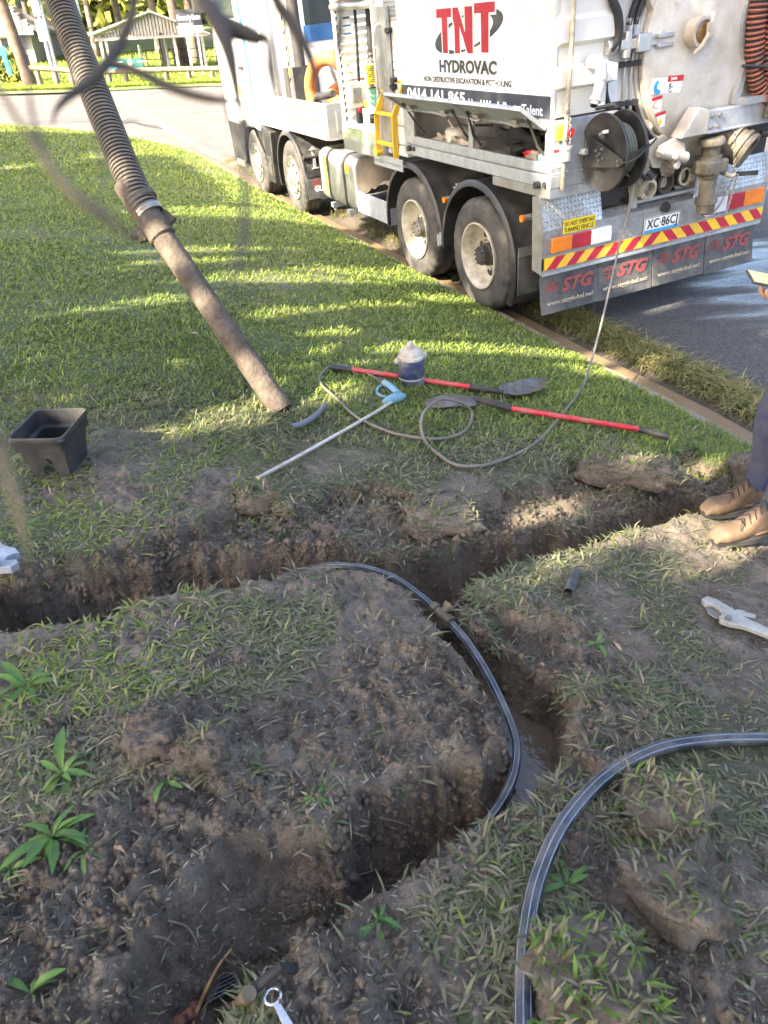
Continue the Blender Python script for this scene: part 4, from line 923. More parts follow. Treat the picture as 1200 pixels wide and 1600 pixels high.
# ---- hose reel
def reel():
    o = node('hose_reel', loc=(-1.35, -.31, 1.51)); o.scale = (.88, .95, .88)
    for v in (0, -.185):
        b = MB(); b.lathe([(.15, -.004), (.285, -.008), (.300, -.014), (.306, 0), (.300, .014), (.285, .006), (.15, .004)], (0, v, 0), (0, 1, 0), 56, close=True); part('reel_disc', b, 'plast', o)
    b = MB(); b.lathe([(.152, -.185), (.16, -.1), (.152, 0)], (0, 0, 0), (0, 1, 0), 40); b.lathe([(.149, 0), (.10, -.02), (.0, -.03)], (0, 0, 0), (0, 1, 0), 40); b.cyl((0, -.3, 0), (0, .02, 0), .035, n=14); part('reel_drum', b, 'dark', o)
    b = MB()
    for k in range(6): b.lathe([(.205+.008*math.cos(a), -.03-.025*k+.012*math.sin(a)) for a in [2*PI*q/6 for q in range(6)]], (0, 0, 0), (0, 1, 0), 36, close=True)
    part('wound_hose', b, 'olive', o, kind='stuff')
    b = MB(); b.prism([(-.20, .14), (-.20, -.13), (.26, -.08), (.30, -.045), (.26, -.01)], (0, .028, 0), (-1, 0, 0), (0, 0, 1), (0, .012, 0)); part('reel_bracket', b, 'plast', o, bevel=.003, fix=True)
    b = MB()
    for x, z_ in ((0, 0), (.05, .02), (-.03, .04), (.0, -.05), (-.05, -.03), (.03, -.02), (-.24, -.03), (-.25, -.06)): b.cyl((x, .04, z_), (x, .052, z_), .011, n=8)
    part('bracket_bolts', b, 'steel', o, kind='stuff')
    b = MB(); b.tube([(.0, .02, .12), (.0, .05, .15), (-.05, .055, .17), (-.08, .03, .175)], .016, 8); part('swivel_inlet', b, 'alu', o)
    b = MB(); b.bar((.25, -.02, -.05), (.25, -.4, -.2), .05, .05); b.bar((.16, .02, .0), (.26, .02, .0), .10, .04); part('reel_mount', b, 'galv', o)
    b = MB(); b.bar((-.26, .034, -.035), (-.30, -.20, .06), .006, .03); b.tube(spline([(-.27, .035, -.05), (-.33, -.05, -.02), (-.34, -.18, .07), (-.30, -.26, .10)], 4), .008, 6); part('reel_tie', b, 'dark', o)
reel()
# ---- rear bumper of tread plate
b = MB()
b.box((-1.09, -2.40, .735), (-1.075, .03, .95)); b.box((-1.089, -2.40, .60), (-1.075, .03, .6345))
def slope(v0, v1, t): b.add([(-1.09, v0, .95), (-1.09, v1, .95), (-1.02, v1, t), (-1.02, v0, t), (-1.075, v0, .95), (-1.075, v1, .95), (-1.005, v1, t), (-1.005, v0, t)], [(0, 1, 2, 3), (7, 6, 5, 4), (0, 3, 7, 4), (1, 5, 6, 2), (3, 2, 6, 7), (0, 4, 5, 1)])
slope(.03, -.56, 1.215); slope(-.5602, -1.53, 1.0); slope(-1.5302, -2.40, 1.19)
b.add([(-1.088, .032, .60), (-1.088, .032, .95), (-1.02, .032, 1.215), (-.93, .03, 1.20), (-.95, .03, .62)], [(0, 1, 2, 3, 4)])
bump = part('rear_bumper', b, 'checker', smooth=None, fix=True)
b = MB(); b.prism([(-.30, 1.14), (-.42, 1.16), (-.60, .95), (-.66, .80), (-.47, .93), (-.28, 1.06)], (-1.0915, 0, 0), (0, 1, 0), (0, 0, 1), (-.0, 0, 0)) if False else None
b = MB(); b.box((-1.0935, -2.395, .635), (-1.0755, .0, .7345)); part('reflective_strip', b, 'stripy', bump)
for k in range(12):
    y = -.012-.2*k; s1 = .095 if k < 6 else -.095; off = 0 if k < 6 else -.10
    b = MB(); b.prism([(y+off, .636), (y+off-.098, .636), (y+off-.098-s1, .7335), (y+off-s1, .7335)], (-1.0936, 0, 0), (0, 1, 0), (0, 0, 1), (-.0014, 0, 0)); part('red_chevron', b, 'stripr', bump, smooth=None, fix=True)
def lamp(y0, y1, z0, z1, mt, par):
    b = MB(); b.box((-1.112, y0, z0), (-1.0905, y1, z1)); l_ = part('lamp', b, mt, par, bevel=.004)
    b = MB()
    for k in range(5):
        z = z0+.02+(z1-z0-.04)*k/4; b.box((-1.1145, y0-.025, z-.0025), (-1.1115, y1+.025, z+.0025))
    part('lens_rib', b, mt, par, kind='stuff')
    return l_
lg = node('lamp_cluster'); lamp(-.05, -.248, .77, .885, 'amber', lg); lamp(-.252, -.44, .77, .885, 'lensr', lg); lamp(-.444, -.65, .765, .885, 'clear', lg)
lg = node('lamp_cluster'); lamp(-1.72, -1.915, .785, .915, 'clear', lg); lamp(-1.92, -2.118, .785, .915, 'lensr', lg); lamp(-2.122, -2.35, .785, .915, 'amber', lg)
b = MB(); b.box((-1.0945, -.485, .90), (-1.0905, -.165, 1.005)); sg = part('caution_sign', b, 'sticker', bump)
lettering('DO NOT OVERTAKE', .05, K['black'], sg, (-1.0955, -.175, .957), width=.30, bold=.0003, **RT); lettering('TURNING VEHICLE', .05, K['black'], sg, (-1.0955, -.175, .910), width=.29, bold=.0003, **RT)
b = MB(); b.box((-1.104, -1.39, .745), (-1.098, -1.0, .878)); pl = part('number_plate', b, 'wht', bevel=.003)
b = MB(); b.box((-1.1055, -1.385, .748), (-1.104, -1.005, .772)); part('plate_band', b, 'blue', pl)
b = MB(); b.ring([(-.19, -.062), (.19, -.062), (.19, .062), (-.19, .062)], [(-.185, -.057), (.185, -.057), (.185, .057), (-.185, .057)], (-1.104, -1.195, .812), RT['ex'], RT['ey'], (-.0008, 0, 0)); part('plate_border', b, 'black', pl, fix=True)
lettering('XC·86CJ', .105, K['black'], pl, (-1.1055, -1.026, .785), width=.335, bold=.0015, **RT)
b = MB(); b.cyl((-1.09, -1.21, .935), (-1.13, -1.21, .93), .042, .036, n=18); part('plate_lamp', b, 'dark')
for k, v in enumerate((.03, -.565, -1.165, -1.765)):
    fl = MB(); nn = 6; tl = (.02, -.015, .01, .03)[k]; vs_ = []; w0 = .255+(.012, 0, .006, -.004)[k]
    for j in range(nn+1):
        t = j/nn; z = .60+(w0-.60)*t; du = -.035*t*t*(1+tl*10)
        for uu, vv in ((-1.078, v), (-1.078, v-.588), (-1.066, v-.588), (-1.066, v)): vs_.append((uu+du, vv, z))
    fs = [(0, 1, 2, 3), tuple(nn*4+q for q in (3, 2, 1, 0))]+[(j*4+q, (j+1)*4+q, (j+1)*4+(q+1) % 4, j*4+(q+1) % 4) for j in range(nn) for q in range(4)]
    fl.add(vs_, fs); fo = part('rear_mudflap', fl, 'flap', smooth=30, fix=True)
    def fu(z): t = (z-.60)/(w0-.60); return -1.0795-.035*t*t*(1+tl*10)
    globe((fu(.47)-.001, v-.115, .475), .062, K['flapred'], fo)
    sm = lettering('STG', .155, K['flapred'], fo, (fu(.43)-.002, v-.205, .425), width=.33, bold=.007, shear=.25, **RT)
    lettering('www.stgglobal.net', .055, K['tan'], fo, (fu(.33)-.003, v-.05, .335), width=.49, bold=.001, **RT)
b = MB(); b.bar((-1.08, -2.39, .6), (-1.08, .02, .6), .03, .02); part('flap_hanger', b, 'galv')
# ---- galvanised boom rest, outlet and valve at the right of the rear
b = MB(); b.box((-1.33, -2.5, 1.50), (-1.22, -1.32, 1.66)); b.box((-1.335, -2.5, 1.495), (-1.215, -1.32, 1.515)); arm = part('cross_beam', b, 'galv', bevel=.006)
b = MB(); b.prism([(0, 0), (.26, .0), (.26, .17), (.15, .20)], (-1.21, -1.06, 1.50), RT['ex'], RT['ey'], (-.13, 0, 0)); part('beam_gusset', b, 'cream', arm, bevel=.008, fix=True)
b = MB()
for y, z in ((-1.36, 1.62), (-1.43, 1.62), (-1.36, 1.54), (-1.43, 1.54)): b.cyl((-1.33, y, z), (-1.348, y, z), .016, n=6)
part('beam_bolts', b, 'steel', arm, kind='stuff')
b = MB(); b.box((-1.31, -2.4, 1.48), (-1.23, -1.36, 1.4945)); part('beam_seal', b, 'black', arm)
b = MB(); b.box((-1.36, -2.2, 1.661), (-1.20, -1.66, 1.71)); b.bar((-1.24, -1.66, 1.66), (-1.24, -1.72, 2.0), .05, .05, up=(1, 0, 0)); b.lathe([(.46, 0), (.49, 0), (.49, .03), (.46, .03)], (-1.22, -2.10, 2.22), (-1, 0, 0), 48, close=True); part('coil_cradle', b, 'galv', arm)
b = MB(); c = (-1.30, -1.42)
b.lathe([(0, 0), (.09, 0), (.105, .02), (.105, .05), (.075, .055), (.072, .13), (.092, .135), (.095, .27), (.08, .28), (.078, .30), (.068, .31), (.068, .44), (.088, .45), (.090, .50), (.076, .51), (.072, .57), (0, .57)], (c[0], c[1], 1.46), (-.02, -.06, -1), 24); vv = part('outlet_valve', b, 'brass')
b = MB(); b.box((c[0]-.10, c[1]-.13, 1.19), (c[0]+.09, c[1]+.10, 1.30)); b.cyl((c[0]-.05, c[1]-.1, 1.20), (c[0]-.05, c[1]-.16, 1.17), .022, n=10); part('valve_body', b, 'brass', vv, bevel=.03)
b = MB(); b.tube(spline([(c[0]-.05, c[1]-.12, 1.19), (c[0]-.07, c[1]-.2, 1.15), (c[0]-.07, c[1]-.24, 1.16)], 4), .018, 8); part('valve_stem', b, 'tan', vv); b = MB(); b.bar((c[0]-.07, c[1]-.22, 1.16), (c[0]-.07, c[1]-.50, 1.13), .012, .035); part('valve_lever', b, 'dark', vv)
b = MB(); b.tube([(c[0]-.06+.05*math.cos(t), c[1]-.06+.07*math.sin(t), .86+.01*math.sin(2*t)) for t in [2*PI*k/14 for k in range(14)]], .006, 6, closed=True); b.tube([(c[0]-.06+.05*math.cos(t), c[1]-.02+.05*math.sin(t), .875) for t in [2*PI*k/14 for k in range(14)]], .006, 6, closed=True); part('cap_ring', b, 'steel', vv, kind='stuff')
chain('safety_chain', (-1.33, -1.62, 1.47), (-1.37, -1.66, 1.16), .0, 16, vv, .020); chain('safety_chain', (-1.37, -1.66, 1.16), (-1.37, -1.47, .88), .06, 20, vv, .018); chain('safety_chain', (-1.38, -1.68, 1.15), (-1.38, -1.62, .84), .02, 16, vv, .018)
b = MB(); d_ = (-.80, -.40, -.45); b.lathe([(0, -.2), (.15, -.2), (.152, .02), (.128, .025), (.126, .07), (.142, .075), (.144, .10), (.126, .105), (.126, .12), (.140, .125), (.140, .155), (.105, .155), (.102, .04), (0, .02)], (-1.24, -1.72, 1.38), d_, 36); ot = part('suction_outlet', b, 'brass')
b = MB(); b.cyl(Vector((-1.24, -1.72, 1.38))+Vector(d_).normalized()*.035, Vector((-1.24, -1.72, 1.38))+Vector(d_).normalized()*.04, .101, n=28); part('outlet_bore_shade', b, 'black', ot)  # black disc paints the shade inside the outlet
b = MB(); b.cyl((-1.30, -1.95, 1.42), (-1.36, -2.1, 1.40), .028, n=10); part('outlet_lever', b, 'dark', ot)
b = MB(); b.lathe([(0, 0), (.42, 0), (.42, .30), (0, .30)], (-1.0, -1.56, 1.40), (-1, 0, -.2), 40) if False else None
b = MB(); b.prism([(0, 0), (.95, 0), (.72, -.36), (.30, -.36)], (-1.02, -1.10, 1.36), RT['ex'], RT['ey'], (-.02, 0, 0)); part('lower_shroud', b, 'cream', fix=True)
# ---- locker cabinet with louvred back
b = MB()
b.box((3.10, -.10, 1.46), (3.19, -.01, 2.95)); b.box((1.98, -.10, 1.46), (2.08, -.01, 2.95)); b.box((1.95, -.12, 1.40), (3.20, -.005, 1.4595)); b.box((2.081, -.10, 2.60), (3.099, -.01, 2.95))
cab_ = part('control_cabinet', b, 'white', bevel=.003)
b = MB(); b.box((1.93, -.9, 1.27), (3.22, -.002, 1.395)); part('cabinet_sill', b, 'grime', cab_, bevel=.004); b = MB(); b.box((1.93, -.9, 1.15), (3.22, -.006, 1.269)); part('cabinet_base', b, 'alu', cab_, bevel=.004)
for k in range(15):
    b = MB(); z = 1.50+k*.077; b.add([(3.10, -.86, z), (3.10, -.02, z), (3.04, -.02, z+.052), (3.04, -.86, z+.052), (3.106, -.86, z+.004), (3.106, -.02, z+.004), (3.046, -.02, z+.056), (3.046, -.86, z+.056)], [(0, 1, 2, 3), (7, 6, 5, 4), (0, 4, 5, 1), (1, 5, 6, 2), (2, 6, 7, 3), (3, 7, 4, 0)]); part('louvre', b, 'white', cab_, smooth=None, fix=True)
b = MB(); b.box((3.12, -.88, 1.40), (3.16, -.101, 1.50)); b.box((2.02, -.88, 1.40), (2.04, -.101, 2.95)); b.box((2.04, -.86, 1.40), (3.12, -.101, 1.42)); b.box((2.04, -.86, 2.75), (3.12, -.101, 2.77)); part('cabinet_lining', b, 'white', cab_)
b = MB(); b.cyl((3.13, -.0, 2.60), (1.98, -.0, 2.585), .035, n=12); b.cyl((3.13, .0, 2.66), (1.98, .0, 2.645), .02, n=10); part('roller_bar', b, 'alu', cab_, kind='stuff')
b = MB(); b.box((2.50, -.34, 1.56), (2.54, -.075, 2.05)); cp = part('control_panel', b, 'panel', cab_, bevel=.006)
b = MB(); b.box((2.495, -.33, 1.86), (2.4995, -.085, 2.04)); ys = part('notice', b, 'sticker', cp)
b = MB()
for k in range(9): b.box((2.4935, -.31+.02*(k % 2), 1.875+.018*k), (2.4948, -.10-.02*(k % 3), 1.884+.018*k))
part('notice_print', b, 'ink', cp, kind='stuff')
b = MB()
for j, z in enumerate((1.775, 1.72, 1.665)):
    for k in range(6): b.box((2.485, -.105-.04*k, z), (2.4995, -.120-.04*k, z+.026))
part('switch', b, 'green', cp, kind='stuff')
b = MB(); b.box((2.488, -.33, 1.815), (2.4995, -.09, 1.827)); b.cyl((2.47, -.13, 1.84), (2.4995, -.13, 1.84), .018, n=12); b.cyl((2.47, -.28, 1.822), (2.4995, -.28, 1.822), .018, n=12); part('switch_rail', b, 'dark', cp, kind='stuff')
b = MB(); b.box((2.90, -.25, 1.60), (3.03, -.03, 1.87)); gb = part('junction_box', b, 'poly', cab_, bevel=.012); b = MB(); b.box((2.893, -.16, 1.66), (2.8995, -.06, 1.81)); part('box_door', b, 'alu', cab_, bevel=.004)
b = MB(); b.box((2.80, -.25, 1.56), (2.86, -.18, 1.68)); part('isolator', b, 'sticker', cab_); b = MB(); b.cyl((2.66, -.05, 1.60), (2.70, -.05, 1.60), .03, n=12); part('isolator_knob', b, 'red', cab_); b = MB(); b.box((2.70, -.12, 1.44), (2.78, -.03, 1.62)); part('isolator_box', b, 'dark', cab_)
b = MB(); b.tube([(2.90, -.19, 2.75), (2.90, -.175, 2.3), (2.92, -.16, 1.86)], .018, 8); part('conduit', b, 'black', cab_)
b = MB(); b.tube([(2.60, -.235, 2.75), (2.60, -.21, 2.10)], .045, 14); part('feed_pipe', b, 'dark', cab_); b = MB()
for z in (2.06, 2.10, 2.14): b.cyl((2.60, -.21, z-.012), (2.60, -.21, z+.012), .052, n=14)
part('pipe_clamp', b, 'steel', cab_, kind='stuff')
b = MB()
for k in range(9): b.tube(spline([(2.15+.1*k, -.3-.03*(k % 3), 1.44), (2.2+.09*k, -.25, 1.50+.05*(k % 3)), (2.3+.08*k, -.35, 1.52), (2.35+.07*k, -.5, 1.44)], 4), .018, 6)
b.box((2.1, -.6, 1.42), (3.0, -.2, 1.46)); part('cable_bundle', b, 'dark', cab_, kind='stuff')
b = MB(); b.box((2.56, -.10, 1.44), (2.60, -.04, 1.62)); part('bottle_rack', b, 'wht', cab_)
b = MB(); b.tube([(3.095, -.03, 1.45), (3.10, -.03, 2.6)], .012, 6); part('door_seal', b, 'black', cab_)
# folded open cabinet door with handle, white side locker behind the ladder
b = MB(); b.box((1.64, .003, 1.30), (1.95, .03, 2.56)); dr = part('cabinet_door', b, 'checker', bevel=.003)
b = MB(); b.box((1.951, .0, 1.30), (1.99, .034, 2.56)); b.box((1.63, .0, 1.30), (1.639, .034, 2.56)); part('door_frame', b, 'galv', dr)
b = MB(); b.tube(spline([(1.80, .03, 2.42), (1.79, .10, 2.36), (1.79, .11, 2.1), (1.79, .10, 1.86), (1.80, .03, 1.80)], 5), .016, 8); part('grab_handle', b, 'chrome', dr)
b = MB(); b.box((1.44, -.62, 1.23), (1.93, -.02, 2.95)); wl = part('side_locker', b, 'white', bevel=.006)
for z in (1.34, 1.52, 2.02, 2.09, 2.44): 
    b = MB(); b.box((1.445, -.0195, z-.003), (1.925, -.0175, z+.003)); part('panel_seam', b, 'dark', wl)
b = MB(); b.box((1.66, -.0195, 2.10), (1.76, -.017, 2.27)); part('caution_label', b, 'sticker', wl); b = MB(); b.box((1.67, -.0168, 2.19), (1.75, -.0162, 2.198)); b.prism([(-.03, 0), (.03, 0), (0, .045)], (1.71, -.0168, 2.205), LT['ex'], LT['ey'], (0, .0006, 0)); b.box((1.70, -.0168, 2.12), (1.72, -.0162, 2.17)); part('label_print', b, 'ink', wl, kind='stuff')
b = MB()
for u, z in ((1.62, 2.36), (1.58, 1.94), (1.60, 1.88)): b.cyl((u, -.02, z), (u, .05, z), .022, n=10); b.bar((u, .05, z), (u-.08, .06, z-.02), .02, .025)
part('locker_catch', b, 'dark', wl, kind='stuff')
b = MB(); b.box((1.5, -.019, 2.46), (1.78, -.015, 2.9)); part('tread_panel', b, 'checker', wl)
# ---- dropside deck
b = MB(); b.box((3.78, -2.38, 1.18), (6.75, -.04, 1.24)); dk = part('deck', b, 'alu', bevel=.004)
b = MB(); b.box((3.78, -.04, 1.19), (5.42, .0, 1.61)); ds = part('drop_side', b, 'white' if False else 'alu', bevel=.004)
b = MB(); b.box((3.95, .0005, 1.30), (5.30, .006, 1.315)); b.box((3.95, .0005, 1.52), (5.30, .006, 1.535)); b.box((4.35, .0005, 1.36), (5.1, .012, 1.48)); b.box((3.78, .0005, 1.19), (5.42, .010, 1.235)); b.box((3.78, .0005, 1.575), (5.42, .010, 1.612)); b.box((3.80, .0005, 1.24), (3.86, .012, 1.57)); b.cyl((4.05, .02, 1.42), (4.05, .02, 1.50), .02, n=8); part('pressed_rib', b, 'alu', ds, kind='stuff')
b = MB(); b.box((5.43, -.04, 1.17), (6.85, .004, 1.60)); part('front_side', b, 'white', bevel=.006)
b = MB(); b.box((3.74, -2.38, 1.19), (3.78, -.01, 1.61)); ts = part('tail_side', b, 'alu', bevel=.004); b = MB(); b.box((3.728, -1.2, 1.28), (3.74, -.14, 1.52)); part('tail_inset', b, 'alu', ts)
b = MB(); b.box((3.78, -2.42, 1.19), (6.7, -2.38, 1.61)); part('far_side', b, 'white')
for u, mt_ in ((5.02, None),):
    b = MB(); b.box((u, -.06, 1.55), (u+.09, -.03, 2.60)); hp = part('hazard_post', b, 'alu')
    for k in range(10):
        z = 1.80+.09*k; q = MB(); q.prism([(0, 0), (.085, .045), (.085, .09), (0, .045)], (u+.0875, -.0295, z), LT['ex'], LT['ey'], (0, .002, 0)); part('hazard_stripe', q, 'chev' if k % 2 else 'black', hp, smooth=None, fix=True)
for k in range(2):
    b = MB(); b.box((5.75+.45*k, -.10, 1.60), (5.90+.45*k, -.03, 3.0)); lp = part('ladder_post', b, 'white' if k else 'alu', bevel=.004)
    q = MB()
    for j in range(12): q.box((5.78+.45*k, -.03, 1.66+.11*j), (5.87+.45*k, -.026, 1.71+.11*j))
    part('post_slot', q, 'galv', lp, kind='stuff')
b = MB(); b.box((5.0, -2.36, 2.05), (6.2, -2.3, 2.13)); b.box((5.0, -2.36, 1.6), (5.08, -2.3, 2.8)); b.box((4.1, -2.36, 1.6), (4.18, -2.3, 2.8)); b.box((4.18, -2.35, 1.98), (5.0, -2.31, 2.05)); b.box((4.18, -2.36, 1.62), (6.3, -2.33, 1.95)); part('far_rail', b, 'white', bevel=.004, kind='stuff')
b = MB(); b.box((4.2, -2.34, 2.07), (6.3, -2.31, 2.32)); part('blue_board', b, 'navy')
b = MB(); b.blob((5.2, -1.5, 1.5), (.5, .5, .28), 12, 18, 12, .2); b.blob((4.5, -1.9, 1.5), (.4, .3, .3), 13, 14, 10, .2); b.box((4.6, -1.3, 1.24), (5.5, -.7, 1.5)); part('machinery', b, 'dark', kind='stuff')
b = MB(); b.tube(spline([(5.6, -.9, 1.7), (5.4, -.8, 2.0), (5.2, -1.2, 2.1), (5.0, -1.0, 1.75), (4.6, -1.3, 1.9), (4.3, -1.2, 1.6)], 6), .03, 8); b.cyl((5.1, -1.3, 1.6), (5.2, -1.3, 2.2), .07, n=12); part('fittings', b, 'alu', kind='stuff')
# ---- cab
b = MB(); prof = [(6.98, 1.05), (6.98, 3.3), (7.3, 3.45), (8.75, 3.35), (9.0, 2.2), (9.05, 1.1), (8.95, 1.05)]
b.prism(prof, (0, -2.40, 0), (1, 0, 0), (0, 0, 1), (0, 2.40, 0)); cabp = part('cab', b, 'white', bevel=.03, fix=True)
b = MB(); b.prism([(7.35, 2.62), (7.35, 3.15), (8.55, 3.1), (8.72, 2.62)], (0, .001, 0), (1, 0, 0), (0, 0, 1), (0, .004, 0)); part('side_window', b, 'glass', cabp, fix=True)
b = MB(); b.prism([(7.2, 1.25), (7.2, 3.12), (8.62, 3.06), (8.92, 2.1), (8.92, 1.25)], (0, .0005, 0), (1, 0, 0), (0, 0, 1), (0, .003, 0)); cdoor = part('cab_door', b, 'white', cabp, fix=True)
b = MB(); b.box((7.32, .004, 1.92), (7.55, .035, 1.97)); part('door_handle', b, 'dark', cdoor)
b = MB(); b.box((7.75, .004, 1.55), (7.88, .008, 1.68)); part('door_decal', b, 'sticker', cdoor)
b = MB(); b.box((6.99, -.002, 1.60), (7.10, .006, 3.3)); part('blue_stripe', b, 'blue', cabp); b = MB(); b.box((6.90, -2.3, 1.3), (6.975, -.02, 3.2)); part('cab_back', b, 'white', cabp)
b = MB(); b.prism([(6.55, .62), (6.45, 1.08), (6.95, 1.15), (7.0, 1.05), (6.93, .85), (6.96, .30), (6.58, .30)], (0, -.5, 0), (1, 0, 0), (0, 0, 1), (0, .49, 0)); sk = part('side_skirt', b, 'plast', bevel=.012, fix=True)
b = MB(); b.box((6.62, -.0095, .40), (6.90, .004, .60)); b.box((6.60, -.0095, .66), (6.9, .002, .70)); part('skirt_panel', b, 'plast', sk, bevel=.004, kind='stuff')
b = MB(); nA = 16; arch = [(7.506+.66*math.cos(t), .52+.66*math.sin(t)) for t in [PI-.25-(PI-.5)*k/nA for k in range(nA+1)]]
b.prism([(6.98, 1.04), (9.04, 1.12), (9.06, .42), (8.40, .36), (8.18, .50)]+arch[::-1]+[(6.98, .9)], (0, -.5, 0), (1, 0, 0), (0, 0, 1), (0, .50, 0)); bs_ = part('front_bumper', b, 'plast', bevel=.0, fix=True)
b = MB(); b.box((8.30, -.4, .36), (8.85, .02, .46)); part('entry_step', b, 'alu', bs_); b = MB(); b.box((8.5, -2.4, .38), (9.08, -.5, 1.05)); part('bumper_beam', b, 'plast', bs_)
b = MB(); b.box((8.82, .10, 2.75), (8.98, .28, 3.35)); b.bar((8.9, .0, 3.25), (8.9, .15, 3.25), .03, .03); b.bar((8.9, .0, 2.85), (8.9, .15, 2.85), .03, .03); part('wing_mirror', b, 'plast', cabp, bevel=.02)
b = MB(); b.box((6.88, -1.75, 2.43), (6.8995, -.98, 2.95)); part('rear_window', b, 'glass', cabp); b = MB(); b.box((6.87, -1.75, 2.20), (6.8995, -.95, 2.425)); part('blue_band', b, 'navy', cabp)
b = MB(); b.cyl((6.7, -.75, 1.3), (6.7, -.75, 3.2), .09, n=14); b.box((6.6, -1.0, 1.24), (6.85, -.5, 1.9)); part('air_intake', b, 'dark', cabp)
b = MB(); b.box((6.85, -2.3, 1.25), (6.89, -.3, 1.40)); part('bulkhead_rail', b, 'galv', cabp)
# ================================================================ OBJECTS ON THE TRUCK THAT ONLY REST THERE
def on_truck(o): o.matrix_world = TM; return o
def corr(path, r, pitch, amp, n=14, closed=False):
    # corrugated tube: resample a path and ripple the radius
    P = np.array(path); seg = np.linalg.norm(np.diff(P, axis=0), axis=1); s = np.r_[0, np.cumsum(seg)]
    m_ = int(s[-1]/pitch)*4; t = np.linspace(0, s[-1], m_+1); Q = np.stack([np.interp(t, s, P[:, i]) for i in range(3)], -1)
    rr = [r*(1+amp*(1, .2, -1, .2)[i % 4]) for i in range(len(Q))]
    return [tuple(q) for q in Q], rr
def ribbed(b, path, rr, n, k=4, m0=0, m1=1):
    q0 = len(b.f); b.tube(path, rr, n)
    for i in range(len(path)-1):
        if i % k in (1, 2):
            for j in range(n): b.m[q0+i*n+j] = m1
    return b
M_GROOVE = mat('groove_mud_shade', (.022, .019, .017), .8)  # mud and the shade between ribs painted as one dark colour
M_ORANGE = mat('orange_hose', (.48, .17, .035), .55, dirt=(.22, .10, .04), damt=.4, dscale=5, bump=.2, bscale=90)
M_REDHOSE = mat('rust_red_hose', (.42, .10, .055), .45, dirt=(.10, .05, .04), damt=.45, dscale=6)
M_MUDPIPE = mat('mud_caked_pipe', (.105, .080, .060), .72, dirt=(.055, .043, .033), damt=.5, dscale=14, bump=.8, bscale=45)
M_MUDHOSE = mat('dusty_black_hose', (.13, .115, .10), .6, dirt=(.27, .23, .185), damt=.45, dscale=13, bump=.4, bscale=60)
b = MB(); pts = spline([(4.95, -.30, 1.35), (4.98, -.28, 1.75), (4.65, -.30, 2.02), (4.2, -.36, 2.06), (3.95, -.42, 1.9), (3.95, -.46, 1.62), (4.3, -.5, 1.50), (4.8, -.5, 1.60), (4.75, -.7, 1.70), (4.2, -.75, 1.72)], 8)
q, rr = corr(pts, .085, .025, .03); b.tube(q, rr, 14)
o = b.build('orange_hose', M_ORANGE, None); on_truck(o); props(o, 'thick orange corrugated hose coiled up in the truck\'s drop-side deck', 'hose')
b = MB(); pts = spline([(4.9, -.30, 1.5), (4.6, -.22, 1.63), (4.2, -.20, 1.66), (3.9, -.2, 1.70)], 8); b.tube(pts, .045, 10)
o = b.build('black_hose', K['plast'], None); on_truck(o); props(o, 'black hose lying beneath the orange hose coil on the deck', 'hose')
coil = thing('red_hose_coil', 'coil of rust-red ribbed suction hose hung on the cradle at the truck\'s rear right', 'hose coil'); on_truck(coil)
for k in range(4):
    cv, cw = -2.02-.045*k, 2.28; A_, B_ = .33-.075*k, .62-.02*k
    pts = [(-1.30-.035*(k % 2)-.02*k, cv+A_*math.cos(t), cw+B_*math.sin(t)) for t in [2*PI*i/60 for i in range(61)]]
    q, rr = corr(pts, .068, .034, .08, 12); b = MB(); ribbed(b, q, rr, 12); b.build('hose_loop', [M_REDHOSE, M_GROOVE], coil)
b = MB(); b.tube(spline([(-1.35, -1.95, 2.3), (-1.37, -1.945, 1.9), (-1.37, -1.94, 1.66)], 6), .068, 14); q, rr = corr(spline([(-1.40, -1.97, 2.9), (-1.41, -1.955, 2.3), (-1.41, -1.95, 1.72)], 20), .072, .034, .08); b = MB(); ribbed(b, q, rr, 14); b.build('hose_end', [M_REDHOSE, M_GROOVE], coil)
b = MB(); b.lathe([(.074, 0), (.08, .01), (.08, .09), (.074, .10), (.078, .11), (.085, .15), (.088, .18), (.07, .19), (0, .19)], (-1.41, -1.95, 1.73), (0, 0, -1), 24); b.build('hose_coupling', K['brass'], coil)
b = MB(); b.tube([(-1.30, -1.62, 1.93), (-1.40, -1.78, 1.91), (-1.47, -1.95, 1.90), (-1.45, -2.2, 1.90)], .014, 6); b.build('tie_rope', K['dark'], coil)
def blobthing(name, label, cat, c, r, mt, seed, amp=.25, grp=None, fr=2.0):
    q = MB(); q.blob(c, r, seed, 16, 10, amp, fr); o_ = q.build(name, mt, None, 60); on_truck(o_); props(o_, label, cat, grp); return o_
blobthing('tool_bag', 'crumpled black canvas bag inside the open rear locker', 'bag', (-.33, -.25, 1.53), (.26, .14, .11), K['blackcloth'], 4, .3)
blobthing('black_jacket', 'dark folded jacket in the rear locker behind the red rag', 'jacket', (-.72, -.38, 1.50), (.24, .12, .10), K['blackcloth'], 9, .3)
b = MB(); b.lathe([(0, 0), (.13, 0), (.145, .03), (.145, .11), (.13, .13), (.05, .15), (0, .15)], (.72, -.25, 1.41), (0, 0, 1), 24); b.cyl((.70, -.2, 1.5), (.70, -.12, 1.62), .012); o = b.build('steel_drum_reel', K['cream'], None); on_truck(o); props(o, 'squat round metal canister in the front locker', 'canister')
for i, (u, v, w_, r_, c_) in enumerate(((.93, -.16, 1.42, .09, 'cloth'), (.60, -.12, 1.43, .10, 'cloth'), (.36, -.13, 1.43, .09, 'cloth'), (.22, -.14, 1.44, .07, 'cloth'))):
    blobthing('work_rag', ('grey-brown rag at the far left end of the front locker', 'pale rag in front of the round canister', 'dusty rag right of the canister', 'crumpled rag against the locker divider')[i], 'rag', (u, v, w_), (r_*1.3, .07, .05), K[c_], 20+i, .4, 'rags in the truck lockers')
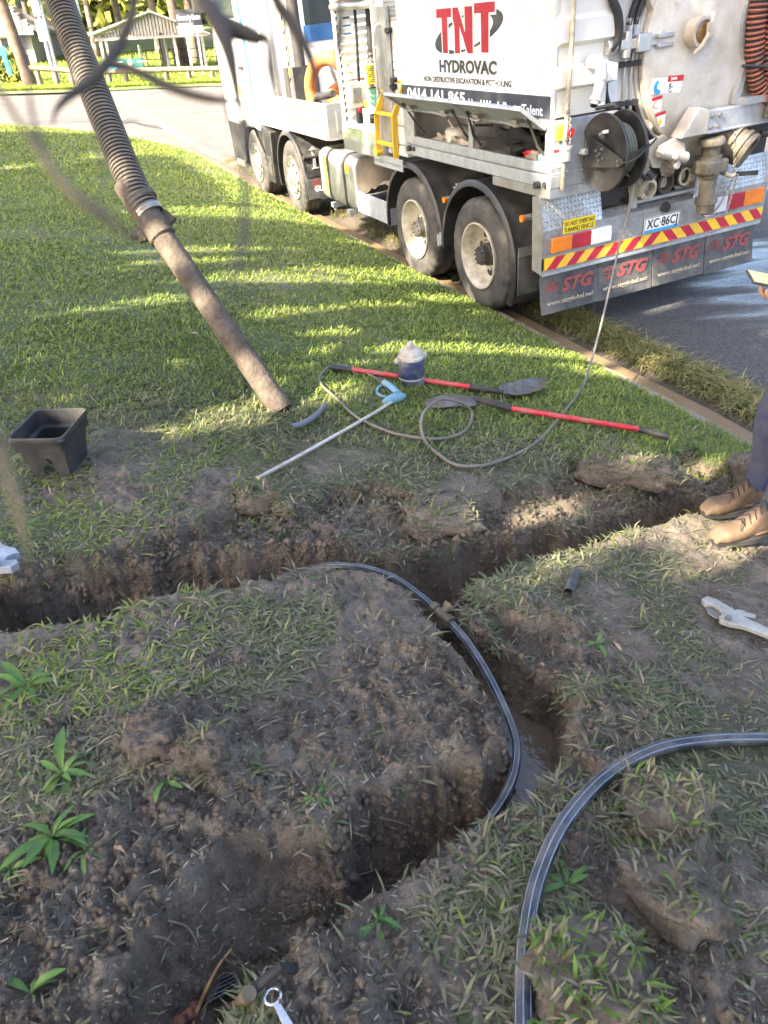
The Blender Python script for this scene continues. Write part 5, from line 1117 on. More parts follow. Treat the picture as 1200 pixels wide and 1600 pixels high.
blobthing('red_rag', 'small bright red cloth in the rear locker', 'rag', (-.66, -.13, 1.45), (.07, .05, .04), K['red'], 31, .4)
blobthing('glove', 'beige work glove beside the red cloth', 'glove', (-.76, -.11, 1.45), (.08, .05, .04), K['cloth'], 33, .4)
blobthing('plastic_bottle', 'pale blue plastic bottle at the right end of the rear locker', 'bottle', (-.88, -.12, 1.455), (.09, .045, .045), mat('pale_blue_plastic', (.35, .55, .70), .3), 35, .1)
blobthing('white_bag', 'white plastic bag squashed into the right corner of the locker', 'bag', (-.98, -.13, 1.47), (.06, .06, .06), K['wht'], 37, .4)

# ================================================================ SUCTION HOSE reaching the lawn
E0 = ground(441, 640, .0); dE = float((E0-CAM)@c_f)
T0 = depth_pt(240, 350, dE)
sh = thing('suction_hose', 'muddy vacuum excavation hose hanging over the lawn with its pipe end resting on the grass', 'hose')
v0 = Vector(T0); v1 = Vector(E0)-Vector((0, 0, .01)); ln = (v1-v0).length; rp_ = 37/FPX*dE/2
b = MB(); m_ = 40; x_, y_, d_ = frame(v1-v0); vs_ = []; NN = 28
for i in range(m_+1):
    c = v0.lerp(v1, i/m_)
    for j in range(NN):
        t = 2*PI*j/NN; vs_.append(c+(x_*math.cos(t)+y_*math.sin(t))*rp_*(1+.05*(float(fbm(np.array(t*1.6), np.array(i*.5), 7))-.5)))
b.add(vs_, [(i*NN+j, i*NN+(j+1) % NN, (i+1)*NN+(j+1) % NN, (i+1)*NN+j) for i in range(m_) for j in range(NN)]); b.build('suction_pipe', M_MUDPIPE, sh, 60)
b = MB(); b.lathe([(rp_*.99, 0), (rp_*.93, .0), (rp_*.90, -.3)], v1, v1-v0, 28); b.build('pipe_mouth', M_MUDPIPE, sh)
b = MB()
b.lathe([(rp_*1.0, .10), (rp_*1.18, .09), (rp_*1.22, .02), (rp_*1.12, -.01), (rp_*1.12, -.10), (rp_*1.16, -.12), (rp_*1.16, -.16), (rp_*1.10, -.17), (rp_*1.10, -.26)], v0, v1-v0, 28); cpl = b.build('coupling', M_MUDPIPE, sh)
side_ = (v1-v0).normalized().cross(Vector(c_f)).normalized()
b = MB()
for sgn in (-1, 1): b.bar(v0-side_*sgn*rp_*1.15-d_*.02, v0-side_*sgn*rp_*1.45+d_*.05, .05, .03, up=c_f)
b.build('cam_lever', M_MUDPIPE, cpl, kind='stuff'); b = MB(); b.blob(v0-side_*rp_*1.3+d_*.01, (.05, .045, .035), 3, 12, 8, .35); b.build('mud_clod', M_MUDPIPE, cpl)
hp_ = [depth_pt(240-8, 345-12, dE), depth_pt(212, 300, dE), depth_pt(180, 225, dE*1.01), depth_pt(150, 150, dE*1.02), depth_pt(122, 80, dE*1.03), depth_pt(93, 0, dE*1.04), depth_pt(62, -90, dE*1.05), depth_pt(30, -200, dE*1.06), depth_pt(10, -330, dE*1.08)]
up_ = hp_[-1]; hp_ += [up_+np.array([.05, .15, .8]), up_+np.array([.25, .5, 1.5]), up_+np.array([.6, 1.0, 1.9])]
q, rr = corr(spline(hp_, 14), 43/FPX*dE/2, .0225, .10); b = MB(); ribbed(b, q, rr, 20); b.build('ribbed_hose', [M_MUDHOSE, M_GROOVE], sh, 50)
for px, py in ((233, 333), (222, 312)):
    c = Vector(depth_pt(px, py, dE)); b = MB(); b.lathe([(rp_*1.17, -.018), (rp_*1.25, -.016), (rp_*1.25, .016), (rp_*1.17, .018)], c, v1-v0, 24); b.build('hose_band', K['steel'] if px > 225 else M_MUDPIPE, sh)
bq = Vector(TO)+Vector(TF)*.4+Vector(TL)*-1.2+Vector(TU)*3.5
b = MB(); b.tube(spline([tuple(hp_[-1]), tuple(np.array(hp_[-1])+np.array([.5, .8, .1])), tuple(bq)], 6), .10, 16); bo = b.build('boom_pipe', K['galv'], sh)

# ================================================================ TOOLS ON THE GRASS
def lay(pts, r_=0.0): return [tuple(ground(x, y, r_+.012)) for x, y in pts]
NRM = Vector((0.05, -.02, 1)).normalized()
# --- plastic pit box
bx = ground(97, 727)
box = thing('valve_box', 'black plastic pit box with flared rim standing on the lawn at the left', 'box', bx, R(-4)); box.scale = (.87, .87, .95)
def loop(hx, hy, z, r_=.03, n=4, jit=0):
    o_ = []
    for cx, cy, a0 in ((hx-r_, hy-r_, 0), (-hx+r_, hy-r_, 90), (-hx+r_, -hy+r_, 180), (hx-r_, -hy+r_, 270)):
        for k in range(n+1): t = R(a0+90*k/n); o_.append((cx+r_*math.cos(t), cy+r_*math.sin(t), z))
    return o_
M_BOX = mat('recycled_black_plastic', (.026, .027, .031), .42, dirt=(.050, .044, .038), damt=.34, dscale=7, bump=.15, bscale=70)
b = MB(); L1 = [loop(.138, .165, .225), loop(.143, .170, .205), loop(.136, .163, .195), loop(.132, .158, .150), loop(.112, .135, .140)]; L2 = [loop(.130, .157, .222), loop(.128, .154, .150), loop(.106, .129, .142)]
nL = len(L1[0])
allL = L1[::-1]+L2
for lp_ in allL: b.v += lp_
for i in range(len(allL)-1):
    for j in range(nL): b.f.append((i*nL+j, i*nL+(j+1) % nL, (i+1)*nL+(j+1) % nL, (i+1)*nL+j)); b.m.append(0)
b.build('collar', M_BOX, box, 50)
def arch_wall(hw_t, hw_b, h, aw, ah):
    pl = [(-hw_b, 0), (-hw_t, h), (hw_t, h), (hw_b, 0), (aw, 0)]+[(aw*math.cos(t), ah-aw+aw*math.sin(t)) for t in [PI*k/10 for k in range(11)]]+[(-aw, 0)]
    return pl
for sy in (-1, 1):
    b = MB(); hb_, ht_ = .112, .132; ey = Vector((0, sy*(ht_-hb_)/.142, 1)); pl = arch_wall(.110, .092, .142, .034 if sy < 0 else .042, .062 if sy < 0 else .085)
    b.prism(pl, (0, sy*hb_, 0), (1, 0, 0), ey, (0, -sy*.005, 0)); b.build('end_wall', M_BOX, box, 40, fix=True)
for sx in (-1, 1):
    b = MB(); ey = Vector((sx*.020/.142, 0, 1)); pl = [(-.112, 0), (-.134, .142), (.134, .142), (.112, 0)]
    b.prism(pl, (sx*.0925, 0, 0), (0, 1, 0), ey, (-sx*.005, 0, 0)); b.build('side_wall', M_BOX, box, 40, fix=True)
b = MB(); b.box((-.018, -.134, .090), (.012, -.126, .102)); b.box((-.02, -.136, .075), (.02, -.122, .09)); b.build('latch_slot', K['black'], box)
# --- drink cooler jug
jg = ground(643, 600)
jug = thing('water_jug', 'scuffed navy insulated drink jug with a white lid standing behind the shovel', 'jug', jg, .4)
M_NAVY = mat('scuffed_navy', (.018, .030, .085), .4, dirt=(.20, .18, .15), damt=.34, dscale=9); M_LID = mat('dirty_white_plastic', (.52, .50, .45), .4, dirt=(.30, .25, .19), damt=.45, dscale=10)
b = MB(); b.lathe([(0, 0), (.076, 0), (.079, .006), (.079, .05), (.0775, .053), (.079, .056), (.0805, .165), (.078, .17)], (0, 0, 0), (0, 0, 1), 36); b.build('body', M_NAVY, jug)
b = MB(); b.lathe([(.0798, .050), (.0805, .051), (.0805, .056), (.0798, .057)], (0, 0, 0), (0, 0, 1), 36, close=True); b.build('band', M_LID, jug)
b = MB(); b.lathe([(.079, .171), (.079, .185), (.070, .192), (.069, .205), (.060, .222), (.040, .232), (0, .234)], (0, 0, 0), (0, 0, 1), 36)
for k in range(18): t = 2*PI*k/18; b.box((.0685*math.cos(t)-.003, .0685*math.sin(t)-.003, .193), (.0685*math.cos(t)+.003, .0685*math.sin(t)+.003, .206))
lid_ = b.build('lid', M_LID, jug, kind='stuff'); b = MB(); b.tube([(-.01, 0, .228), (-.01, -.006, .262), (-.004, -.02, .272)], [.020, .017, .014], 10); b.box((-.03, -.015, .232), (.02, .02, .246)); b.build('spout', M_LID, jug, kind='stuff')
for sx in (-1, 1):
    b = MB(); b.box((sx*.078, -.012, .150), (sx*.094, .012, .185)); b.cyl((sx*.08, 0, .17), (sx*.1, 0, .17), .016, n=12); b.build('ear', M_LID, jug, kind='stuff')
b = MB(); b.tube([(.098*math.cos(t), .02+.05*math.sin(t)*1.0, .168-.06*math.sin(t)) for t in [PI*k/14 for k in range(15)]], .006, 8); b.build('handle', M_LID, jug)
# --- shovels
M_RED = mat('red_fibreglass', (.52, .018, .03), .32, dirt=(.30, .14, .11), damt=.3, dscale=8, coat=.3); M_BLADE = mat('muddy_steel_blade', (.20, .20, .20), .38, .6, dirt=(.12, .10, .08), damt=.6, dscale=12)
def shovel(label, P, blade_up, wid, lng, flip):
    s_ = thing('shovel', label, 'shovel', P[1], 0, 'red-handled shovels on the lawn'); o_ = Vector(P[1]); V_ = [Vector(p)-o_ for p in P]
    g0, h0, h1, k1, bt = V_           # grip end, handle start, handle end, socket end, blade tip
    d = (h1-h0).normalized()
    b = MB(); b.tube([h0, h0.lerp(h1, .5), h1], .0165, 14); b.build('shaft', M_RED, s_)
    b = MB(); b.tube([g0, g0.lerp(h0, .15), h0.lerp(g0, .1), h0+d*.01], [.017, .020, .019, .018], 12); b.build('grip', K['plast'], s_)
    b = MB(); b.tube([h1-d*.005, h1.lerp(k1, .35), h1.lerp(k1, .7), k1], [.020, .020, .017, .013], 12); b.build('socket', K['dark'], s_)
    e = (bt-k1).normalized(); sd = Vector(blade_up).cross(e).normalized(); nn = e.cross(sd); L_ = (bt-k1).length; N1, N2 = 12, 8; vs_ = []; fs = []
    for i in range(N1+1):
        t = i/N1; w_ = wid*.5*(min(1, .62+t*3.5) if t < .12 else (1.0 if t < .62 else max(.02, 1-((t-.62)/.38)**2.2)))
        for j in range(N2+1):
            q = -1+2*j/N2; vs_.append(k1+e*(L_*(t*1.04-.04))+sd*(q*w_)+nn*(.022*q*q*flip*(1-t*.3)+.02*math.sin(t*PI)*-flip))
    n0 = len(vs_); vs_ += [v-nn*.0035 for v in vs_]
    for i in range(N1):
        for j in range(N2):
            a = i*(N2+1)+j; fs += [(a, a+1, a+N2+2, a+N2+1), (n0+a, n0+a+N2+1, n0+a+N2+2, n0+a+1)]
    for i in range(N1):
        for j in (0, N2): a = i*(N2+1)+j; fs.append((a, a+N2+1, n0+a+N2+1, n0+a))
    b = MB(); b.add(vs_, fs); b.build('blade', M_BLADE, s_, 60, fix=True); return s_
def G(x, y, h=.0): return tuple(ground(x, y, h))
shovel('red-handled shovel lying behind the drink jug, its blade tilted up at the right', [G(516, 574, .03), G(547, 577, .03), G(735, 605, .035), G(787, 613, .05), G(855, 594, .07)], (0.05, -.35, .9), .13, .3, 1)
shovel('red-handled shovel nearest the trench with its blade lying at the left', [G(1045, 683, .05), G(1000, 671, .045), G(797, 638, .04), G(738, 622, .06), G(658, 631, .015)], (0, -.1, 1), .13, .28, -1)
# --- pressure wash gun and lance
gun = thing('spray_gun', 'light blue trigger spray gun with a long pale steel lance lying on the grass', 'spray gun')
M_GUN = mat('pale_blue_plastic_gun', (.10, .27, .38), .4, dirt=(.25, .27, .25), damt=.35, dscale=20); M_LANCE = mat('dull_steel_lance', (.55, .52, .47), .4, .5, dirt=(.38, .32, .25), damt=.4, dscale=10)
b = MB(); b.tube(spline(lay([(614, 627), (590, 642), (560, 660), (500, 694), (450, 722), (403, 747)], .012), 5), .0095, 10); b.build('lance', M_LANCE, gun)
A_, B_ = Vector(G(632, 618, .03)), Vector(G(606, 626, .03)); b = MB(); b.tube([A_, A_.lerp(B_, .3), A_.lerp(B_, .7), B_, B_+(B_-A_)*.25], [.012, .030, .030, .022, .014], 12); b.build('gun_body', M_GUN, gun)
b = MB(); b.tube(spline([G(622, 616, .03), G(612, 606, .03), G(600, 598, .03)], 4), [.022]*9, 10); b.build('gun_grip', M_GUN, gun)
b = MB(); b.tube(spline([G(600, 600, .02), G(590, 607, .02), G(590, 615, .02), G(600, 620, .02), G(612, 621, .025)], 4), .0085, 8); b.build('trigger_guard', M_GUN, gun)
b = MB(); b.tube(spline([G(603, 605, .02), G(606, 612, .02), G(611, 617, .02)], 4), .007, 8); b.build('trigger', K['plast'], gun)
b = MB(); b.blob(ground(595, 596, .03), (.026, .024, .026), 2, 12, 8, .03); b.build('swivel_cover', K['plast'], gun)
# --- water hose from the reel to the gun
def tworld(u, v, w_): return TO+u*TF+v*TL+w_*TU
ex_ = tworld(-1.50, -.49, 1.28)
M_HOSE = mat('grey_rubber_hose', (.105, .10, .09), .5, dirt=(.19, .16, .125), damt=.45, dscale=8)
e2 = Vector(ex_)
g_ = lay([(905, 612), (880, 645), (845, 685), (812, 707), (775, 722), (745, 728), (712, 726), (685, 710), (665, 690), (658, 665), (664, 642), (690, 622), (722, 625), (737, 645), (733, 665), (714, 680), (680, 686), (640, 682), (600, 672), (555, 650), (525, 622), (503, 602), (500, 588), (515, 574), (540, 572), (570, 582), (592, 594)], .010)
g_[9] = tuple(ground(658, 665, .06)); g_[10] = tuple(ground(664, 642, .11)); g_[11] = tuple(ground(690, 624, .12)); g_[12] = tuple(ground(722, 630, .09))
first = Vector(g_[0]); mid1 = e2.lerp(first, .25)+Vector((0, 0, -.10)); mid2 = e2.lerp(first, .55)+Vector((0, 0, -.24)); mid3 = e2.lerp(first, .82)+Vector((0, 0, -.19))
b = MB(); b.tube(spline([tuple(tworld(-1.40, -.40, 1.38)), tuple(e2), tuple(mid1), tuple(mid2), tuple(mid3)]+g_, 7), .0080, 9)
o = b.build('water_hose', M_HOSE, None); props(o, 'grey pressure hose running from the truck reel down to the spray gun in loops', 'hose')
# --- pipe offcuts
M_PE = mat('black_polythene', (.020, .023, .030), .30, dirt=(.13, .12, .11), damt=.36, dscale=9); M_PIPEIN = K['black']
def offcut(name, label, pts, r_, mt, wall=.003):
    P = [Vector(p) for p in pts]; b = MB(); n = 14; vs_ = []; x, y, d = frame(P[1]-P[0])
    for i, c in enumerate(P):
        for rr_ in (r_, r_-wall):
            for j in range(n): t = 2*PI*j/n; vs_.append(c+(x*math.cos(t)+y*math.sin(t))*rr_)
    fs = []; k = len(P)
    for i in range(k-1):
        for j in range(n):
            a = i*2*n+j; a2 = i*2*n+(j+1) % n; fs += [(a, a2, a2+2*n, a+2*n), (a+n, a+n+2*n, a2+n+2*n, a2+n)]
    for e in (0, k-1):
        for j in range(n): a = e*2*n+j; a2 = e*2*n+(j+1) % n; fs.append((a, a+n, a2+n, a2))
    b.add(vs_, fs); o = b.build(name, mt, None, 45, fix=True); props(o, label, 'pipe', 'short pipe offcuts'); return o
offcut('pipe_offcut', 'short curved grey pipe offcut on the grass beside the suction pipe end', spline(lay([(456, 667), (475, 661), (494, 649), (508, 633)], .016), 4), .0155, mat('grey_pipe', (.13, .14, .16), .4))
def surf(px, py, dz=0.0):
    r_ = ray(px, py); t0 = float((ground(px, py, .14)-CAM)@c_f); ts = np.linspace(t0-.15, t0+2.2, 900)
    X = r_[0]*ts; Y = r_[1]*ts; Zt = terrain(X, Y)[0]; below = (1.6+r_[2]*ts) < Zt+dz
    i = int(np.argmax(below)) if below.any() else len(ts)-1
    return CAM+r_*ts[i]
offcut('pipe_offcut', 'stubby black pipe offcut on the muddy turf by the trench corner', [tuple(surf(888, 926, .022)), tuple(surf(893, 912, .022)), tuple(surf(899, 895, .022))], .021, M_PE)
# --- the new water pipe in the trench
def tube_thing(name, label, cat, pts, r_, stripes=None, n=14, sn=8, mt=None):
    o_ = thing(name, label, cat, tuple(pts[0])); P = [Vector(p)-Vector(tuple(pts[0])) for p in spline(pts, sn)]
    b = MB(); b.tube(P, r_, n); b.build('pipe_wall', mt or M_PE, o_)
    if stripes:
        x, y, d = frame(P[1]-P[0]); prev = d; offs = [[] for _ in stripes]
        for i, p in enumerate(P):
            a = P[max(0, i-1)]; c = P[min(len(P)-1, i+1)]; d = (c-a).normalized(); qd = prev.rotation_difference(d); x = qd @ x; x = (x-d*x.dot(d)).normalized(); y = d.cross(x); prev = d
            for k, ang_ in enumerate(stripes): offs[k].append(p+(x*math.cos(ang_)+y*math.sin(ang_))*(r_*.94))
        for pl in offs: b = MB(); b.tube(pl, r_*.095, 6); b.build('stripe', M_STRIPE, o_)
    return o_
M_STRIPE = mat('pale_blue_stripe', (.22, .31, .44), .45, dirt=(.16, .16, .155), damt=.45, dscale=30)
def low(px, py, dz): return tuple(ground(px, py, -dz))
tp = [low(400, 912, .34), low(440, 899, .26), low(480, 889, .16), low(520, 884, .09), low(570, 888, .06), low(615, 903, .05), low(652, 928, .05), low(686, 957, .05), low(722, 993, .05), low(757, 1045, .05), low(785, 1100, .06), low(804, 1150, .08), low(807, 1185, .09), low(798, 1225, .10), low(772, 1270, .12), low(737, 1307, .16), low(690, 1345, .24), low(640, 1385, .34)]
tpipe = tube_thing('water_pipe', 'black pipe with pale stripes curving through the trench past the brass joint', 'pipe', tp, .0135, (1.0, 2.0, 3.0))
fc = Vector(low(690, 961, .05)); fd = (Vector(low(722, 993, .05))-Vector(low(652, 928, .05))).normalized()
fit = thing('brass_joint', 'dull brass compression joint on the trench pipe', 'pipe fitting', tuple(fc))
M_BRASS = mat('dirty_brass', (.19, .15, .09), .45, .5, dirt=(.11, .086, .062), damt=.5, dscale=30)
b = MB(); b.cyl(-fd*.035, fd*.035, .019, n=16); b.build('joint_body', M_BRASS, fit)
for s_ in (-1, 1): b = MB(); b.cyl(fd*s_*.028, fd*s_*.052, .024, n=8); b.build('nut', M_BRASS, fit)
b = MB(); cr_ = Vector((.5, .35, .45)).normalized(); b.cyl((0, 0, 0), cr_*.036, .016, n=12); b.cyl(cr_*.034, cr_*.05, .021, n=8); b.build('side_branch', M_BRASS, fit)
np_ = [tuple(surf(a, c, h)) for a, c, h in ((826, 1840, .03), (818, 1700, .03), (818, 1620, .03), (818, 1545, .03), (822, 1465, .035), (840, 1375, .04), (880, 1287, .04), (945, 1215, .035), (1020, 1173, .03), (1100, 1158, .03), (1200, 1155, .03), (1300, 1165, .03), (1480, 1200, .03), (1700, 1290, .03), (2000, 1500, .03))]
tube_thing('poly_pipe', 'loose black striped pipe arcing over the muddy grass at the lower right', 'pipe', np_, .0185, (.6, 1.5, 2.4), 18)
# --- flat tools: traced on the ground, real thickness
def flat(name, polypx, h0, th, mt, parent, hole=None, use=None):
    f_ = use or ground
    P = [Vector(tuple(f_(x, y, h0))) for x, y in polypx]
    if use: c = sum(P, Vector())/len(P); 
    b = MB(); n = len(P); zt = Vector((0, 0, th))
    b.add([p for p in P]+[p+zt for p in P], [tuple(range(n-1, -1, -1)), tuple(range(n, 2*n))]+[(i, (i+1) % n, n+(i+1) % n, n+i) for i in range(n)])
    return b.build(name, mt, parent, 40, fix=True, bevel=.002)
M_CUT = mat('worn_white_alloy', (.40, .40, .37), .4, .2, dirt=(.24, .22, .185), damt=.4, dscale=14)
pc = thing('pipe_cutter', 'off-white ratchet pipe cutter lying on the muddy grass at the right', 'pipe cutter', (0, 0, 0), 0, 'ratchet pipe cutters')
flat('hook_jaw', [(1095, 942), (1103, 938), (1118, 943), (1130, 950), (1142, 957), (1150, 965), (1146, 972), (1122, 972), (1126, 966), (1121, 957), (1110, 950), (1100, 949)], .02, .022, M_CUT, pc)
flat('blade', [(1102, 950), (1110, 951), (1122, 959), (1125, 967), (1119, 968), (1106, 960)], .026, .006, K['steel'], pc)
flat('handle', [(1122, 968), (1146, 963), (1165, 972), (1200, 988), (1235, 1003), (1232, 1011), (1195, 997), (1160, 984), (1140, 981), (1124, 975)], .018, .02, M_CUT, pc)
flat('second_handle', [(1146, 957), (1152, 956), (1180, 965), (1179, 969), (1160, 967), (1148, 964)], .022, .014, M_CUT, pc)
b = MB(); p_ = Vector(G(1138, 966, .042)); b.cyl(p_, p_+Vector((0, 0, .008)), .011, n=14); b.build('pivot_bolt', K['steel'], pc)
pc2 = thing('pipe_cutter', 'pale grey pipe cutter cut off by the left frame edge beside the trench', 'pipe cutter', (0, 0, 0), 0, 'ratchet pipe cutters')
flat('hook_jaw', [(-50, 856), (-20, 846), (0, 850), (8, 861), (28, 866), (34, 873), (24, 875), (14, 880), (12, 886), (30, 884), (32, 889), (20, 896), (2, 897), (-50, 897)], .035, .03, mat('pale_grey_alloy', (.30, .34, .40), .4, .2, dirt=(.20, .20, .195), damt=.35, dscale=14), pc2)
flat('blade', [(8, 878), (30, 874), (31, 884), (14, 888)], .03, .006, K['steel'], pc2)
flat('handle', [(-50, 870), (0, 874), (0, 886), (-50, 884)], .068, .012, M_CUT, pc2)
# --- spanner, elbow joint, old fittings at the bottom of the hole
sp0 = surf(428, 1562, .012); sp_o = thing('spanner', 'ring spanner with polished steel head lying on the soil at the bottom edge', 'spanner', tuple(sp0))
M_SPAN = mat('polished_spanner_steel', (.62, .64, .68), .18, .9, dirt=(.35, .33, .30), damt=.3, dscale=20)
dv_ = Vector(tuple(surf(462, 1625, .012)))-Vector(tuple(sp0)); dv_.normalize(); sx_ = Vector((0, 0, 1)).cross(dv_).normalized(); up2 = dv_.cross(sx_)
n_ = 24; out = [(math.cos(2*PI*i/n_)*.0185, math.sin(2*PI*i/n_)*.0185) for i in range(n_)]; inn = [(math.cos(2*PI*i/n_)*(.0125+.0012*(i % 2)), math.sin(2*PI*i/n_)*(.0125+.0012*(i % 2))) for i in range(n_)]
b = MB(); b.ring(out, inn, (0, 0, 0), sx_, dv_, up2*.014); b.build('ring_head', M_SPAN, sp_o, 30, fix=True, bevel=.0015)
b = MB(); b.prism([(-.007, .016), (.007, .016), (.0085, .06), (.0085, .14), (.0, .15), (-.0085, .14), (-.0085, .06)], up2*.004, sx_, dv_, up2*.007); b.build('shank', M_SPAN, sp_o, 30, fix=True, bevel=.0015)
e0 = Vector(tuple(surf(352, 1585, .03))); e1 = Vector(tuple(surf(385, 1556, .03))); e2_ = Vector(tuple(surf(436, 1512, .03)))
el = thing('elbow_joint', 'old tan pipe joint with a round plug at the bottom edge', 'pipe fitting', tuple(e0))
b = MB(); b.tube([Vector((0, 0, 0))-(e1-e0)*.35, Vector((0, 0, 0)), (e1-e0)*.6, (e1-e0)], [.010, .0125, .0105, .0125], 14); b.build('joint_body', M_BRASS, el)
tw = Vector((c_f*-1)).normalized(); b = MB(); b.lathe([(.016, -.016), (.016, .014), (.012, .014), (.011, .009), (.007, .009), (.006, .013), (0, .013)], (0, 0, 0), tw, 20); b.build('round_plug', M_BRASS, el)
b = MB(); b.cyl((e1-e0)*.95, (e1-e0)*1.12, .0145, n=12); b.build('nut', M_BRASS, el)
o = MB(); o.tube([e1, e1.lerp(e2_, .5), e2_, e2_+(e2_-e1)*.4+Vector((0, 0, -.05))], .0105, 14); props(o.build('old_pipe', K['black'], None), 'old black pipe joined to the tan elbow at the bottom edge', 'pipe')
p0 = Vector(tuple(surf(440, 1484, .01))); o = thing('pipe_stub', 'muddy cut pipe stub poking out of the dark hole', 'pipe', tuple(p0)); b = MB(); dd_ = Vector((.05, .05, .01)); b.lathe([(.013, 0), (.019, 0), (.019, .06), (.013, .06)], (0, 0, 0), dd_, 16, close=True); b.build('stub_wall', M_MUDPIPE, o)
g0 = Vector(tuple(surf(345, 1545, .012))); gr_ = thing('ribbed_grate', 'black ribbed plastic piece half buried at the bottom of the hole', 'grate', tuple(g0)); gd = (Vector(tuple(surf(385, 1525, .012)))-g0).normalized(); gs_ = Vector((0, 0, 1)).cross(gd).normalized()
for k in range(5): b = MB(); b.bar(-gd*.03+gs_*(.008*k-.016), gd*.04+gs_*(.008*k-.016), .004, .014); b.build('rib', K['plast'], gr_)
b = MB(); b.bar(-gd*.03-gs_*.02, -gd*.03+gs_*.02, .006, .014); b.bar(gd*.04-gs_*.02, gd*.04+gs_*.02, .006, .014); b.build('frame', K['plast'], gr_, kind='stuff')
M_BRICK = mat('broken_brick', (.24, .085, .045), .9, dirt=(.13, .07, .05), damt=.4, dscale=20, bump=.5, bscale=60)
for i, (x, y, r_) in enumerate(((282, 1588, .030), (300, 1572, .02))):
    b = MB(); p = surf(x, y, .0); b.blob((0, 0, 0), (r_, r_*.7, r_*.5), 50+i, 9, 6, .3); o = b.build('brick_fragment', M_BRICK, None, 20); o.location = tuple(p); props(o, ('larger reddish broken brick lump at the bottom edge', 'smaller reddish brick chip beside the orange root')[i], 'brick fragment', 'broken brick pieces')
# --- roots
M_ROOT = mat('orange_root', (.42, .24, .09), .7, dirt=(.25, .13, .05), damt=.4, dscale=30); M_ROOT2 = mat('pale_root', (.22, .165, .11), .8, dirt=(.12, .09, .06), damt=.5, dscale=30)
def root(label, pts, r0, r1, mt=None, name='root'):
    P = spline(pts, 6); k = len(P); b = MB(); b.tube(P, [r0+(r1-r0)*i/(k-1) for i in range(k)], 7); o_ = b.build(name, mt or M_ROOT2, None, 70); props(o_, label, 'root', 'roots torn out by the digging'); return o_
root('thick orange root standing up from the soil at the bottom edge', [tuple(surf(300, 1600, .0)), tuple(surf(312, 1570, .02)), tuple(surf(325, 1540, .03)), tuple(surf(342, 1508, .04)), tuple(surf(362, 1482, .05))], .0055, .0025, M_ROOT)
root('thin curly root beside the orange root', [tuple(surf(338, 1530, .02)), tuple(surf(352, 1520, .04)), tuple(surf(366, 1525, .04)), tuple(surf(373, 1548, .02))], .0015, .001)
root('fine root hanging right of the orange root', [tuple(surf(348, 1496, .04)), tuple(surf(372, 1512, .03)), tuple(surf(388, 1520, .02)), tuple(surf(391, 1536, .01))], .0015, .001)
root('hooked brown root arching out of the trench wall above the pipe', [tuple(surf(550, 880, .005)), tuple(surf(585, 882, .02)), tuple(surf(615, 878, .03)), tuple(surf(628, 888, .03)), tuple(surf(629, 900, .01))], .005, .003)
root('dark stick leaning across the left trench wall', [tuple(surf(212, 868, .012)), tuple(surf(235, 893, .015)), tuple(surf(256, 922, .015))], .004, .003)
root('forked pale root on the left trench wall', [tuple(surf(268, 922, .01)), tuple(surf(280, 905, .02)), tuple(surf(298, 890, .02)), tuple(surf(312, 888, .01))], .003, .0015)
root('branching root on the front face of the dug island', [tuple(surf(590, 1276, .005)), tuple(surf(620, 1284, .008)), tuple(surf(650, 1296, .008)), tuple(surf(676, 1318, .006))], .0035, .002)
root('long thin root lying along the foot of the muddy bank', [tuple(surf(500, 1386, .01)), tuple(surf(550, 1370, .01)), tuple(surf(590, 1360, .01)), tuple(surf(622, 1356, .01))], .003, .0015)
root('pale root bent across the muddy bank at lower left', [tuple(surf(262, 1438, .006)), tuple(surf(290, 1447, .008)), tuple(surf(302, 1462, .006)), tuple(surf(308, 1478, .004))], .003, .0015)
root('brown root stub on the bank below the first one', [tuple(surf(238, 1462, .005)), tuple(surf(256, 1466, .008)), tuple(surf(272, 1476, .004))], .004, .003)
# hair roots sprouting all over the cut faces: uncountable
rp = []
for k in range(420):
    x = RG.uniform(-1.5, 1.6); y = RG.uniform(.75, 3.6); rp.append((x, y))
rp = np.array(rp); Zt, dp, _, _, bm_ = terrain(rp[:, 0], rp[:, 1]); b = MB()
for (x, y), z, d in zip(rp, Zt, dp):
    if d < .04: continue
    a = RG.uniform(0, 6.28); l = RG.uniform(.02, .07); p = np.array([x, y, z]); dr_ = np.array([math.cos(a), math.sin(a), RG.uniform(.1, .9)])*l
    pts = [p, p+dr_*.5+np.array([0, 0, .006]), p+dr_*1.0+RG.uniform(-.012, .012, 3)-np.array([0, 0, l*.3])]
    b.tube(spline(pts, 2), [.0011, .001, .0009, .0008, .0006][:5], 3, caps=False)
o = b.build('hair_roots', M_ROOT2, None, 70); props(o, 'fine torn roots sprouting from the cut soil of the trench', 'roots', None, 'stuff')
# soil crumbs strewn over the bare ground
cr = np.c_[RG.uniform(-1.6, 2.0, 60000), .5+3.4*RG.random(60000)**1.25]; Zt, dp, _, _, bm_ = terrain(cr[:, 0], cr[:, 1]); 
ed = np.concatenate([np.concatenate([p_[None]+(np.roll(p_, -1, 0)-p_)[None]*t for t in np.linspace(0, 1, 9)[:-1, None, None]]).reshape(-1, 2) for p_ in (T_main, T_chan, T_scrape)]); ed = ed[(np.abs(ed[:, 0]) < 2.1) & (ed[:, 1] > .5) & (ed[:, 1] < 4.0)]
wl_ = ed[RG.integers(0, len(ed), 46000)]+RG.normal(0, .055, (46000, 2)); Zw, dw, _, _, _ = terrain(wl_[:, 0], wl_[:, 1]); kw = (dw > .025) & (dw < .34); wl_, Zw = wl_[kw], Zw[kw]; nW = len(wl_)
okc = ((bm_ > .35) | (dp > .04)) & (RG.random(len(cr)) < .75); cr, Zt = np.r_[cr[okc], wl_], np.r_[Zt[okc], Zw]
